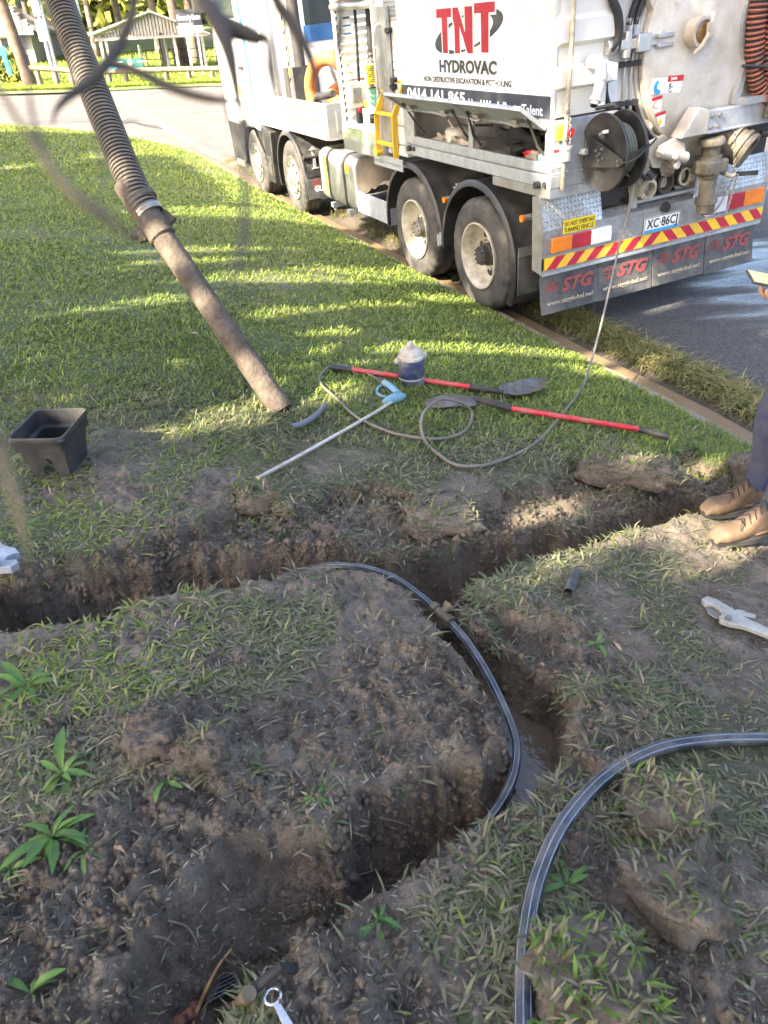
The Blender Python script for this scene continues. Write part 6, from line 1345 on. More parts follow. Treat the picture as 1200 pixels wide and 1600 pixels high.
oct_ = np.array([(1, 0, 0), (-1, 0, 0), (0, 1, 0), (0, -1, 0), (0, 0, 1), (0, 0, -1), (.6, .6, .5), (-.6, .6, -.4)][:6]); of = np.array([(0, 2, 4), (2, 1, 4), (1, 3, 4), (3, 0, 4), (2, 0, 5), (1, 2, 5), (3, 1, 5), (0, 3, 5)])
n_ = len(cr); sz = .0018+.011*RG.random(n_)**4.5; sz[-nW:] = .0018+.016*RG.random(nW)**5; V = (oct_[None]*(1+.5*(RG.random((n_, 6, 3))-.5))+.35*(RG.random((n_, 6, 3))-.5))*sz[:, None, None]+np.c_[cr, Zt+sz*.4][:, None, :]
F = of[None]+6*np.arange(n_)[:, None, None]
o = link_mesh('soil_crumbs', np_mesh('soil_crumbs', V.reshape(-1, 3), F.reshape(-1), 3, {'Mask': np.tile(np.stack([np.zeros(n_), .6*RG.random(n_)**2+.35*(np.arange(n_) >= n_-nW)*np.clip(np.r_[cr][:, 0]*.6+.4, 0, 1), .35*np.ones(n_)], -1)[:, None], (1, 6, 1)).reshape(-1, 3)}), M_SOIL); props(o, 'crumbs of dark soil scattered over the bare mud', 'soil crumbs', None, 'stuff')

# dead grass litter trodden into the mud
nl = 46000; lx = RG.uniform(-1.7, 2.2, nl); ly = .45+3.6*RG.random(nl)**1.2; Zt, dp, _, _, bm_ = terrain(lx, ly); kl = ((bm_ > .2) | ((dp > .04) & (RG.random(nl) < .45)) | (RG.random(nl) < .4)); lx, ly, Zt = lx[kl], ly[kl], Zt[kl]; nl = len(lx)
c = np.array([(.30, .25, .16), (.20, .165, .115), (.12, .10, .07), (.17, .18, .09), (.36, .32, .24)])[RG.integers(0, 5, nl)]*(.6+.7*RG.random((nl, 1)))
V, F, C = blade_mesh(np.stack([lx, ly, Zt+.003], -1), .010+.030*RG.random(nl)**2, .0015+.0035*RG.random(nl), RG.random(nl)*6.28, 1.25+.45*RG.random(nl), .6*RG.random(nl)-.2, c, c)
props(link_mesh('dead_grass_litter', np_mesh('dead_grass_litter', V, F, 3, {'Col': C}, True), M_GRASS), 'bits of dead grass trodden into the mud round the trench', 'grass litter', None, 'stuff')

# ================================================================ TURF SODS, WEEDS, LEAVES
def grass_patch(centers_fn, n, parent, L0=.05, fore_=1.0, green=.4, name='grass_tuft'):
    P = np.array([centers_fn() for _ in range(n)]); Lg = L0*(.7+.7*RG.random(n)); Wg = .0055+.004*RG.random(n); tl = .3+1.1*RG.random(n); bd = .3+.7*RG.random(n); az_ = RG.random(n)*2*PI
    c = np.where(RG.random((n, 1)) < green, np.array([[.11, .19, .03]]), np.where(RG.random((n, 1)) < .5, np.array([[.16, .165, .08]]), np.array([[.22, .20, .13]])))*(.6+.7*RG.random((n, 1)))
    V, F, C = blade_mesh(P, Lg, Wg, az_, tl, bd, c, c*1.15); o_ = link_mesh(name, np_mesh(name, V, F, 3, {'Col': C}, True), M_GRASS, parent); o_['kind'] = 'stuff'; return o_
def sod(label, px, py, r_, rz, seed, tilt=(0, 0), ng=120, green=.35):
    p = surf(px, py, 0); s_ = thing('turf_sod', label, 'turf sod', tuple(p), rz, 'lifted turf sods'); s_.rotation_euler = (tilt[0], tilt[1], rz)
    nu_, nv_ = 56, 30; vs_ = []; fs = []
    for i in range(nv_+1):
        th = PI*i/nv_
        for j in range(nu_):
            ph = 2*PI*j/nu_; ex = .55; sg = lambda v: math.copysign(abs(v)**ex, v)
            d = np.array([sg(math.sin(th))*sg(math.cos(ph)), sg(math.sin(th))*sg(math.sin(ph)), sg(math.cos(th))])
            f = 1+.55*(float(fbm(np.array(d[0]*2.2+seed), np.array(d[1]*2.2+d[2]*1.7), seed, 4))-.5)+.42*(float(fbm(np.array(d[0]*6+d[2]*3), np.array(d[1]*6+seed), 3))-.5)
            vs_.append((d[0]*r_[0]*f, d[1]*r_[1]*f, r_[2]*.55+d[2]*r_[2]*f))
    for i in range(nv_):
        for j in range(nu_): fs.append((i*nu_+j, (i+1)*nu_+j, (i+1)*nu_+(j+1) % nu_, i*nu_+(j+1) % nu_))
    me = np_mesh('soil_block', np.array(vs_), np.array(fs), 4, {'Mask': np.tile([0.0, .03, .35], (len(vs_), 1))}, True); link_mesh('soil_block', me, M_SOIL, s_)
    up_ = [v for v in vs_ if v[2] > r_[2]*.62]
    if ng: grass_patch(lambda: tuple(np.array(up_[RG.integers(len(up_))])+RG.uniform(-.008, .008, 3)*np.array([1, 1, .3])), int(ng*1.6), s_, .042, green=green*.6)
sod('flat turf sod lifted at the far lip of the trench', 690, 815, (.15, .10, .045), .2, 3, (.12, 0), 110, .25)
sod('squarish muddy sod beside the arc of loose pipe', 1040, 1275, (.105, .085, .05), -.5, 5, (.1, -.15), 120, .3)
sod('dark sod standing on edge below the squarish one', 1045, 1415, (.085, .10, .055), .5, 8, (-.2, .25), 70, .3)
sod('grassy sod at the bottom edge right of the loose pipe', 915, 1545, (.12, .10, .05), .1, 11, (.05, .1), 190, .75)
sod('long turf sod heaped near the end of the second shovel', 985, 745, (.24, .09, .06), -.35, 14, (.1, 0), 200, .3)
sod('dark clod at the near edge of the lawn, left of centre', 405, 790, (.09, .06, .06), .3, 17, (0, 0), 60, .5)
sod('crumbly dark clod on the left of the island', 235, 1165, (.06, .045, .04), .4, 21, (0, 0), 0)
sod('dark rounded clod on the island with weeds below it', 325, 1175, (.05, .045, .04), .1, 23, (0, 0), 8, .5)
sod('sunlit brown clod by the kerb end of the trench', 1165, 748, (.12, .08, .09), .2, 25, (0, 0), 10, .2)
M_LEAF = leaf_mat('weed_leaves', rough=.45, trans=.3)
def leaf_me(l, w_, seed, col, droop):
    g = np.random.default_rng(seed); n = 9; V = []; C = []
    for i in range(n+1):
        t = i/n; wd = w_*.5*(math.sin(PI*min(1, t*.92+.06))**.8)*(.35+.9*t if t < .7 else 1)*(1+.10*math.sin(t*40+seed))
        x = l*t; z = l*(.45*t-droop*t*t)
        for s_ in (-1, 0, 1): V.append((x, s_*wd, z+abs(s_)*wd*.35)); C.append(np.array(col)*(1.35 if s_ == 0 else 1)*(.9+.2*g.random()))
    F = [(i*3+j, i*3+j+1, (i+1)*3+j+1, (i+1)*3+j) for i in range(n) for j in range(2)]
    return np_mesh('leaf', np.array(V), np.array(F), 4, {'Col': np.array(C)}, True)
LV = [leaf_me(.115, .030, 1, (.075, .155, .035), .72), leaf_me(.095, .026, 2, (.07, .14, .04), .95), leaf_me(.13, .032, 3, (.095, .18, .04), .62), leaf_me(.075, .026, 4, (.11, .18, .05), .8)]
for m_ in LV: m_.materials.append(M_LEAF)
def weed(label, px, py, n, sc, seed):
    g = random.Random(seed); p = surf(px, py, .0); w_ = thing('weed', label, 'weed', tuple(p), 0, 'leafy weeds on the muddy ground')
    for k in range(n):
        o_ = link_mesh('leaf', LV[g.randrange(4)], None, w_); s_ = sc*g.uniform(.45, 1.2); o_.scale = (s_, s_, s_); o_.rotation_euler = (g.uniform(-.5, .5), g.uniform(-.75, .25), 2*PI*k/n+g.uniform(-.5, .5)); o_.location = (0, 0, .004)
weed('spread rosette weed at the left with long toothed leaves', 100, 1212, 13, 1.0, 1)
weed('big leafy rosette weed below the spread one', 85, 1312, 22, .95, 2)
weed('small upright weed growing under the dark clod', 262, 1222, 7, .65, 3)
weed('pale flattened weed near the front lip of the island', 492, 1248, 8, .6, 4)
weed('low round-leaved weed at the left frame edge', 18, 1362, 10, .6, 5)
weed('leafy weed on the far left lawn above the mud', 45, 1075, 11, .95, 6)
weed('small weed at the bottom left corner', 50, 1555, 6, .6, 7)
weed('broad weed at the near lip of the trench, bottom centre', 590, 1440, 8, .7, 8)
weed('flat pale weed on the block right of the trench', 930, 1010, 7, .5, 9)
weed('weed tuft inside the arc of loose pipe', 885, 1388, 8, .65, 10)
weed('leafy sprig right of the big rosette weed', 135, 1330, 8, .7, 11)
weed('rosette weed on the lawn above the left pipe cutter', 42, 830, 8, .8, 12)
M_DRY = leaf_mat('dry_leaves', rough=.7, trans=.1)
DL = leaf_me(.06, .022, 9, (.30, .20, .13), .4); DL.materials.append(M_DRY); DL2 = leaf_me(.055, .018, 10, (.24, .22, .18), .45); DL2.materials.append(M_DRY)
for i, (x, y, lb) in enumerate(((297, 520, 'pinkish dry leaf lying on the shaded lawn'), (131, 604, 'grey dry leaf on the grass behind the pit box'), (195, 1332, 'tan dry leaf on the mud below the weeds'), (150, 1165, 'pale curled leaf on the mud above the rosette weed'), (958, 1002, 'grey leaf at the muddy edge of the right block'), (640, 480, 'dry leaf on the lawn near the rear wheels'), (70, 1265, 'dark leaf between the two rosette weeds'), (245, 340, 'yellow dry leaf on the sunny lawn'))):
    o = link_mesh('fallen_leaf', (DL, DL2)[i % 2], None); o.location = tuple(surf(x, y, .01) if y > 700 else ground(x, y, .03)); s_ = 1.0 if y < 700 else .7; o.scale = (s_, s_, s_); o.rotation_euler = (.2, .3, i*1.3); props(o, lb, 'leaf', 'dry leaves lying about')
# long straw grass in the gutter joint
n_ = 21000; uu = np.where(RG.random(n_) < .6, RG.uniform(-4.6, -.2, n_), RG.uniform(-.2, 12, n_)); cl = fbm(uu*1.6, uu*0, 5)+.13*(uu < -.4); kk = cl > .44; uu = uu[kk]; n_ = len(uu); vv = -.56+RG.normal(0, .085, n_); x, y = xy_of(uu, vv); z = z_road(uu, vv)-.045
Lg = .09+.16*RG.random(n_); c = np.where(RG.random((n_, 1)) < .55, np.array([[.34, .29, .13]]), np.array([[.15, .19, .06]]))*(.6+.7*RG.random((n_, 1)))
V, F, C = blade_mesh(np.stack([x, y, z], -1), Lg, .005+.004*RG.random(n_), np.where(RG.random(n_) < .6, math.atan2(-FH[1], -FH[0])+RG.normal(0, .7, n_), RG.random(n_)*6.28), .5+.7*RG.random(n_), .5+.6*RG.random(n_), c, c*1.2)
o = link_mesh('gutter_grass', np_mesh('gutter_grass', V, F, 3, {'Col': C}, True), M_GRASS); props(o, 'straw-coloured grass tufts growing in the joint between gutter and asphalt', 'grass', None, 'stuff')
# ================================================================ PERSON at the right edge
def skin_body(name, J, E, mt, parent, root=0, sub=2):
    me = bpy.data.meshes.new(name); me.from_pydata([j[:3] for j in J], E, []); me.update()
    o = bpy.data.objects.new(name, me); COL.objects.link(o)
    o.modifiers.new('skin', 'SKIN'); sm = o.modifiers.new('sub', 'SUBSURF'); sm.levels = sub; sm.render_levels = sub
    for i, j in enumerate(J):
        sv = me.skin_vertices[0].data[i]; r_ = j[3]; sv.radius = (r_, r_) if not isinstance(r_, tuple) else r_; sv.use_root = (i == root)
    dg = bpy.context.evaluated_depsgraph_get(); dg.update(); m2 = bpy.data.meshes.new_from_object(o.evaluated_get(dg)); m2.name = name
    bpy.data.objects.remove(o); m2.polygons.foreach_set('use_smooth', np.ones(len(m2.polygons), bool))
    return link_mesh(name, m2, mt, parent)
fA = np.array(surf(1112, 850)); fB = np.array(surf(1098, 806)); fA[2] = min(fA[2], float(z_lawn(fA[0], fA[1]))); 
toe = np.array([-.975, -.2, 0]); lat = np.array([.2, -.975, 0])
anA = fA-toe*.275; anB = fB-toe*.262; anA[2] = fA[2]+.01; anB[2] = fB[2]+.01
hand = np.array(ypt(1206, 450, 2.52)); hipc = (anA+anB)/2; hipc = hipc+np.array([.13, .02, .90])
person = thing('person', 'person in navy workwear and muddy tan boots at the right edge holding a phone', 'person', tuple(hipc))
M_SKIN = mat('skin', (.36, .20, .13), .5, dirt=(.26, .15, .10), damt=.3, dscale=30); M_WORK = mat('navy_workwear', (.018, .026, .075), .85, dirt=(.07, .07, .085), damt=.4, dscale=6, bump=.4, bscale=60)
M_BOOT = mat('tan_work_boot', (.135, .078, .038), .6, dirt=(.075, .055, .040), damt=.55, dscale=9, bump=.4, bscale=40); M_HAIR = mat('dark_hair', (.03, .02, .015), .6)
W_ = lambda p: tuple(np.asarray(p)-hipc)
hA = hipc+lat*.09; hB = hipc-lat*.09; kA = (hA+anA)/2+toe*.05+np.array([0, 0, .04]); kB = (hB+anB)/2+toe*.05+np.array([0, 0, .04])
ch_ = hipc+np.array([.02, .0, .30])+toe*.06; nk = hipc+np.array([0, 0, .56])+toe*.10; hd = nk+np.array([0, 0, .10])+toe*.03
shA = ch_+lat*.17+np.array([0, 0, .17]); shB = ch_-lat*.17+np.array([0, 0, .17])
elA = shA+np.array([.10, -.05, -.27]); wrA = hand+np.array([.10, -.01, -.02])
elB = shB+np.array([.10, .05, -.28]); wrB = elB+np.array([-.10, -.02, -.23])
J = [(*W_(hipc), .13), (*W_(hipc+np.array([0, 0, .14])), .125), (*W_(ch_+np.array([0, 0, .06])), .14), (*W_(nk-np.array([0, 0, .06])), .07), (*W_(nk), .055), (*W_(hd), .075), (*W_(hd+np.array([0, 0, .10])), .085),
     (*W_(hA-np.array([0, 0, .04])), .085), (*W_(kA), .06), (*W_(anA+np.array([0, 0, .14])), .042), (*W_(anA+np.array([0, 0, .05])), .045), (*W_(fA-toe*.05+np.array([0, 0, .03])), .035),
     (*W_(hB-np.array([0, 0, .04])), .085), (*W_(kB), .06), (*W_(anB+np.array([0, 0, .14])), .042), (*W_(anB+np.array([0, 0, .05])), .045), (*W_(fB-toe*.05+np.array([0, 0, .03])), .035),
     (*W_(shA), .06), (*W_(elA), .044), (*W_(wrA), .028), (*W_(hand+np.array([.05, 0, -.01])), (.034, .018)),
     (*W_(shB), .06), (*W_(elB), .044), (*W_(wrB), .028), (*W_(wrB+np.array([-.03, 0, -.07])), (.036, .018))]
E_ = [(0, 1), (1, 2), (2, 3), (3, 4), (4, 5), (5, 6), (0, 7), (7, 8), (8, 9), (9, 10), (10, 11), (0, 12), (12, 13), (13, 14), (14, 15), (15, 16), (2, 17), (17, 18), (18, 19), (19, 20), (2, 21), (21, 22), (22, 23), (23, 24)]
pb = np.array(hand)+np.array([.05, 0, -.01])
def addf(base_i, base, pts, r0):
    prev = base_i
    for k, p in enumerate(pts): J.append((*W_(p), r0*(1-.13*k))); E_.append((prev, len(J)-1)); prev = len(J)-1
for k in range(4):
    oy = (-.027+.018*k); l_ = (.062, .072, .068, .055)[k]; b0 = pb+np.array([-.035, oy, -.012])
    addf(20, pb, [b0, b0+np.array([-l_*.45, 0, -.008]), b0+np.array([-l_*.75, 0, .012]), b0+np.array([-l_*.72, 0, .030])], .0088)
b0 = pb+np.array([-.005, -.035, .012]); addf(20, pb, [b0, b0+np.array([-.03, -.008, .02]), b0+np.array([-.052, .0, .034])], .0100)
wb = np.array(wrB)+np.array([-.03, 0, -.07])
for k in range(4):
    b0 = wb+np.array([-.012, -.027+.018*k, -.035]); l_ = (.06, .07, .066, .05)[k]; addf(24, wb, [b0, b0+np.array([-.012, 0, -l_*.5]), b0+np.array([-.004, 0, -l_])], .0088)
b0 = wb+np.array([-.03, -.02, -.01]); addf(24, wb, [b0, b0+np.array([-.02, -.005, -.03]), b0+np.array([-.022, 0, -.055])], .0095)
body = skin_body('body', J, E_, M_SKIN, person)
q_ = W_(hd); b = MB(); f_ = toe
b.blob((q_[0]+f_[0]*.10, q_[1]+f_[1]*.1, q_[2]+.035), (.022, .016, .026), 1, 10, 8, .02); nose = b.build('nose', M_SKIN, person)
b = MB()
for s_ in (-1, 1): e_ = Vector(q_)+Vector(tuple(f_*.078+lat*.032*s_))+Vector((0, 0, .06)); b.blob(e_, (.011, .011, .009), 2, 10, 6, .0)
b.build('eyes', K['wht'], person, kind='stuff'); b = MB()
for s_ in (-1, 1): b.blob(Vector(q_)+Vector(tuple(lat*.085*s_))+Vector((0, 0, .045)), (.018, .010, .03), 3, 10, 6, .05)
b.build('ears', M_SKIN, person, kind='stuff'); b = MB(); m0 = Vector(q_)+Vector(tuple(f_*.083))-Vector((0, 0, .005)); b.tube([m0+Vector(tuple(lat*-.024)), m0+Vector(tuple(f_*.006)), m0+Vector(tuple(lat*.024))], .006, 8); b.build('mouth', mat('lips', (.30, .12, .10), .5), person)
b = MB(); b.blob((q_[0]-f_[0]*.015, q_[1]-f_[1]*.015, q_[2]+.105), (.098, .092, .085), 4, 18, 12, .05); b.build('hair', M_HAIR, person)
def limb(b, path, rads, n=16): b.tube(spline([W_(p) for p in path], 4), list(np.interp(np.linspace(0, len(rads)-1, (len(path)-1)*4+1), range(len(rads)), rads)), n)
b = MB(); limb(b, [hA+np.array([0, 0, .04]), hA-np.array([0, 0, .2]), kA, (kA+anA)/2+np.array([0, 0, .02]), anA+np.array([0, 0, .12])+toe*.015], [.13, .125, .10, .066, .056]); limb(b, [hB+np.array([0, 0, .04]), hB-np.array([0, 0, .2]), kB, (kB+anB)/2+np.array([0, 0, .02]), anB+np.array([0, 0, .12])+toe*.015], [.13, .125, .10, .066, .056])
limb(b, [hipc-np.array([0, 0, .12]), hipc, hipc+np.array([0, 0, .14])], [.15, .19, .17], 20); b.build('trousers', M_WORK, person, 60)
b = MB(); limb(b, [hipc+toe*.05+np.array([0, 0, -.10]), hipc+toe*.04+np.array([0, 0, .08]), ch_, ch_+np.array([0, 0, .14]), nk-np.array([0, 0, .03])], [.20, .185, .195, .185, .08], 24)
limb(b, [shA, (shA+elA)/2, elA, (elA+wrA)/2, wrA+(elA-wrA)*.12], [.115, .085, .068, .056, .046]); limb(b, [shB, (shB+elB)/2, elB, (elB+wrB)/2, wrB+(elB-wrB)*.12], [.115, .085, .068, .056, .046]); b.build('shirt', M_WORK, person, 60)
for ft_, an_, lb in ((fA, anA, None), (fB, anB, None)):
    b = MB(); vs_ = []; fs = []; NS, NC = 16, 18
    for i in range(NS+1):
        t = i/NS; x = -.325*t; w_ = .050*(min(1, (t*9)**.42+.0) if t < .11 else 1-.18*sstep(.25, .6, t)+.06*sstep(.6, .95, t))*(1 if t < .93 else .85); hgt = .066+.022*math.sin(min(1, t/.18)*PI/2)-.026+.075*float(sstep(.28, .62, t)); 
        if t < .06: hgt *= .72+t*4.6; w_ = max(w_, .034)
        for j in range(NC):
            a = 2*PI*j/NC; cx = math.cos(a); sz_ = math.sin(a); e_ = .62
            y = math.copysign(abs(cx)**e_, cx)*w_; z = (math.copysign(abs(sz_)**.8, sz_)*.5+.5)*hgt+.016
            vs_.append((x, y, z))
    for i in range(NS):
        for j in range(NC): fs.append((i*NC+j, i*NC+(j+1) % NC, (i+1)*NC+(j+1) % NC, (i+1)*NC+j))
    fs += [tuple(range(NC-1, -1, -1)), tuple(NS*NC+j for j in range(NC))]
    b.add(vs_, fs); b.lathe([(.050, .05), (.058, .12), (.060, .17), (.054, .175)], (-.272, 0, .02), (0, 0, 1), 18)
    bt = b.build('boot', M_BOOT, person, 60, fix=True); M_ = Matrix.Identity(4); ex = Vector(tuple(toe)).normalized(); ey = Vector((0, 0, 1)).cross(ex).normalized(); ez = ex.cross(ey)
    for i in range(3): M_[i][0] = ex[i]; M_[i][1] = ey[i]; M_[i][2] = ez[i]; M_[i][3] = W_(ft_)[i]
    bt.matrix_local = M_
    b = MB(); out = []
    for i in range(24):
        a = 2*PI*i/24; out.append((-.166+.168*math.copysign(abs(math.cos(a))**.8, math.cos(a)), (.051 if math.cos(a) > -.2 else .043)*math.copysign(abs(math.sin(a))**.6, math.sin(a))))
    b.prism(out, (0, 0, 0), (1, 0, 0), (0, 1, 0), (0, 0, .024)); b.build('sole', K['plast'], bt, fix=True)
    b = MB()
    for k in range(5):
        x = -.115-.020*k; z = .094+.020*k; b.tube([(x, -.034, z-.012), (x-.012, 0, z+.016), (x-.006, .034, z-.012)], .0030, 6)
    b.tube([(-.12, 0, .1), (-.10, .03, .11), (-.085, .045, .085)], .003, 6); b.build('laces', K['dark'], bt, kind='stuff')
phone = thing('phone', 'dark phone with a bright yellowish edge held in the hand at the right frame edge', 'phone', tuple(hand+np.array([-.02, -.002, .028])), 0); phone.rotation_euler = (.35, R(14), .12)
b = MB(); b.box((-.078, -.037, -.005), (.078, .037, .004)); b.build('phone_body', K['plast'], phone, bevel=.004); b = MB(); b.box((-.074, -.034, .0045), (.074, .034, .006)); b.build('screen', mat('pale_screen', (.55, .52, .25), .15), phone)

# ================================================================ BACKGROUND beyond the road
def yz(px, py, Y): return Vector(tuple(ypt(px, py, Y)))
M_PARK = ground_mat(); M_PARK.name = 'park_turf'
xs = spacing([(-90, -40, 5), (-40, 10, 1.0), (10, 90, 6)]); ys = spacing([(36.2, 48, .6), (48, 80, 2), (80, 240, 16)])
X2, Y2 = np.meshgrid(xs, ys, indexing='ij')
def z_park(x, y):
    x = np.asarray(x, float); y = np.asarray(y, float)
    u_, v_ = uv_of(x, np.full_like(y, 37.0)); base = z_road(u_, v_)
    return np.where(y < 37, base+.02, base+.06+.012*(y-37))+1.9*sstep(47, 92, y)+.6*sstep(90, 200, y)
edge = lambda x: 37.3+.10*(x+6)*-.6
Yw = Y2+edge(X2)-37.3
Z2 = z_park(X2, Y2)
idx = np.arange(X2.size).reshape(X2.shape); Fq = np.stack([idx[:-1, :-1], idx[1:, :-1], idx[1:, 1:], idx[:-1, 1:]], -1).reshape(-1, 4)
tf = np.clip(.95-.5*sstep(.5, .7, fbm(X2*.15, Y2*.15, 3)), 0, 1)
pk = link_mesh('park_ground', np_mesh('park_ground', np.stack([X2, Yw, Z2], -1).reshape(-1, 3), Fq, 4, {'Mask': np.stack([tf, .6*np.ones_like(tf), np.zeros_like(tf)], -1).reshape(-1, 3)}, True), M_PARK); props(pk, 'sunlit park grass rising beyond the street', None, None, 'structure')
nB = 60000; bx_ = RG.uniform(-26, -1, nB); by_ = 37.4+RG.random(nB)**2*26; bz_ = z_park(bx_, by_); by2 = by_+edge(bx_)-37.3
c = np.array([.26, .33, .05])*(.65+.6*RG.random((nB, 1))); V, F, C = blade_mesh(np.stack([bx_, by2, bz_], -1), .10+.12*RG.random(nB), .03+.03*RG.random(nB), RG.random(nB)*6.28, .2+.9*RG.random(nB), .4*np.ones(nB), c, c*1.2)
props(link_mesh('park_grass', np_mesh('park_grass', V, F, 3, {'Col': C}, True), M_GRASS), 'bright sunlit grass of the park across the street', 'grass', None, 'stuff')
def gz(p): return float(z_park(p[0], p[1]))
M_LOG = mat('weathered_log', (.22, .19, .14), .9, dirt=(.12, .10, .07), damt=.5, dscale=3, bump=.4, bscale=20); M_WHITE = K['white']; M_BARKP = mat('pale_bark', (.28, .24, .19), .9, dirt=(.13, .10, .07), damt=.5, dscale=2, bump=.6, bscale=10); M_BARK = mat('brown_bark', (.17, .115, .08), .9, dirt=(.08, .055, .04), damt=.5, dscale=2, bump=.8, bscale=12)
YF = 39.5
def post_at(px, py_top, Y, r_, py_base=None):
    t = yz(px, py_top, Y); base = gz(t) if py_base is None else yz(px, py_base, Y).z; return t, base
for lb, x0, y0, x1, y1, posts in (('weathered log rail fence at the left, ending behind the hanging hose', 46, 106, 112, 111, (56, 84, 108)), ('long weathered log rail fence in front of the shelter', 164, 112, 352, 107, (168, 194, 258, 293, 330))):
    a = yz(x0, y0, YF); c = yz(x1, y1, YF); fn = thing('log_fence', lb, 'fence', (a.x, a.y, gz(a))); o_ = Vector((a.x, a.y, gz(a)))
    b = MB(); b.tube([a-o_, (a+c)/2-o_+Vector((0, 0, .02)), c-o_], .11, 12); b.build('rail', M_LOG, fn)
    for px in posts:
        t = a.lerp(c, (px-x0)/(x1-x0)); b = MB(); b.cyl(Vector((t.x, t.y+.05, gz(t)-.1))-o_, t-o_+Vector((0, .05, .02)), .12, n=12); b.build('post', M_LOG, fn)
# shelter with gable of upright sheeting
YS = 45.0; ap = yz(236, 19, YS); el_ = yz(147, 54, YS); er = yz(325, 52, YS); bl = yz(160, 108, YS)
shel = thing('park_shelter', 'open park shelter with a pale gabled roof and upright ribbed gable sheeting', 'shelter', (ap.x, ap.y, gz(ap))); o_ = Vector((ap.x, ap.y, gz(ap)))
M_SHEET = mat('ribbed_sheet', (.34, .31, .26), .6, dirt=(.25, .22, .18), damt=.3); M_ROOF = mat('pale_roof_sheet', (.50, .50, .48), .4, dirt=(.40, .40, .38), damt=.3)
bk = Vector((-1.6, 6.5, .0)); ov = Vector((0, -.35, 0))
for e_, nm in ((el_, 'a'), (er, 'b')):
    b = MB(); p0, p1 = ap+ov, e_+ov+(e_-ap)*.06; q = [p0-o_, p1-o_, p1+bk-o_, p0+bk-o_]; up_3 = Vector((0, 0, .08)); b.add([p for p in q]+[p+up_3 for p in q], [(0, 1, 2, 3), (7, 6, 5, 4), (0, 4, 5, 1), (1, 5, 6, 2), (2, 6, 7, 3), (3, 7, 4, 0)]); b.build('roof', M_ROOF, shel, None, fix=True)
nr_ = 34
for k in range(nr_):
    t0, t1 = k/nr_, (k+.62)/nr_; x0 = el_.x+(er.x-el_.x)*t0; x1 = el_.x+(er.x-el_.x)*t1
    f_ = lambda x: (ap.z-(ap.x-x)/(ap.x-el_.x)*(ap.z-el_.z)) if x < ap.x else (ap.z-(x-ap.x)/(er.x-ap.x)*(ap.z-er.z))
    zb = min(el_.z, er.z)-.06
    b = MB(); b.add([Vector((x0, YS, zb))-o_, Vector((x1, YS, zb))-o_, Vector((x1, YS, f_(x1)-.02))-o_, Vector((x0, YS, f_(x0)-.02))-o_, Vector((x0, YS+.06, zb))-o_, Vector((x1, YS+.06, zb))-o_, Vector((x1, YS+.06, f_(x1)-.02))-o_, Vector((x0, YS+.06, f_(x0)-.02))-o_], [(0, 1, 2, 3), (7, 6, 5, 4), (0, 4, 5, 1), (1, 5, 6, 2), (2, 6, 7, 3), (3, 7, 4, 0)]); b.build('gable_rib', M_SHEET, shel, None, fix=True)
b = MB(); b.add([Vector((el_.x, YS+.062, zb))-o_, Vector((er.x, YS+.062, zb))-o_, Vector((ap.x, YS+.062, ap.z-.03))-o_, Vector((el_.x, YS+.10, zb))-o_, Vector((er.x, YS+.10, zb))-o_, Vector((ap.x, YS+.10, ap.z-.03))-o_], [(0, 1, 2), (5, 4, 3), (0, 3, 4, 1), (1, 4, 5, 2), (2, 5, 3, 0)]); b.build('gable_sheet', mat('gable_backing', (.34, .31, .27), .6), shel, None, fix=True)
b = MB(); b.bar(Vector((el_.x, YS-.05, zb))-o_, Vector((er.x, YS-.05, zb))-o_, .1, .12); b.build('tie_beam', M_SHEET, shel)
for px, dk in ((156, 0), (252, 1), (272, 0), (316, 0)):
    for dy in (0, 1):
        x = yz(px, 60, YS).x; P0 = Vector((x, YS, 0))+bk*dy*.92; g_z = float(z_park(P0.x, P0.y)); b = MB(); b.bar(Vector((P0.x, P0.y, g_z-.1))-o_, Vector((P0.x, P0.y, el_.z-.05))-o_, .14, .14, up=(0, 1, 0)); b.build('post', K['dark'] if dk else M_SHEET, shel)
# sign board
YB = 42.0; a = yz(272, 15, YB); c = yz(318, 50, YB); sgn = thing('notice_board', 'dark grey Community Centre sign board on posts to the right of the shelter', 'sign', (a.x, a.y, gz(a))); o_ = Vector((a.x, a.y, gz(a)))
b = MB(); b.box(Vector((a.x, YB, c.z+.28))-o_, Vector((c.x, YB+.08, a.z))-o_); b.build('board', mat('sign_grey', (.022, .022, .028), .5), sgn); b = MB(); b.box(Vector((a.x, YB, c.z))-o_, Vector((c.x, YB+.08, c.z+.275))-o_); b.build('white_strip', M_WHITE, sgn)
lettering('Community Centre', .30, K['wht'], sgn, tuple(Vector((a.x+.06, YB-.004, a.z-.42))-o_), (1, 0, 0), (0, 0, 1), width=(c.x-a.x)*.9, bold=.006)
for k in range(4): b = MB(); b.box(Vector((a.x+.1, YB-.006, a.z-.62-.14*k))-o_, Vector((a.x+(.75, .5, .62, .7)[k], YB-.001, a.z-.56-.14*k))-o_); b.build('small_print', K['wht'], sgn)
for px in (291, 308): t = yz(px, 52, YB); b = MB(); b.bar(Vector((t.x, YB+.04, gz(t)-.1))-o_, Vector((t.x, YB+.04, c.z))-o_, .09, .07, up=(0, 1, 0)); b.build('post', M_WHITE, sgn)
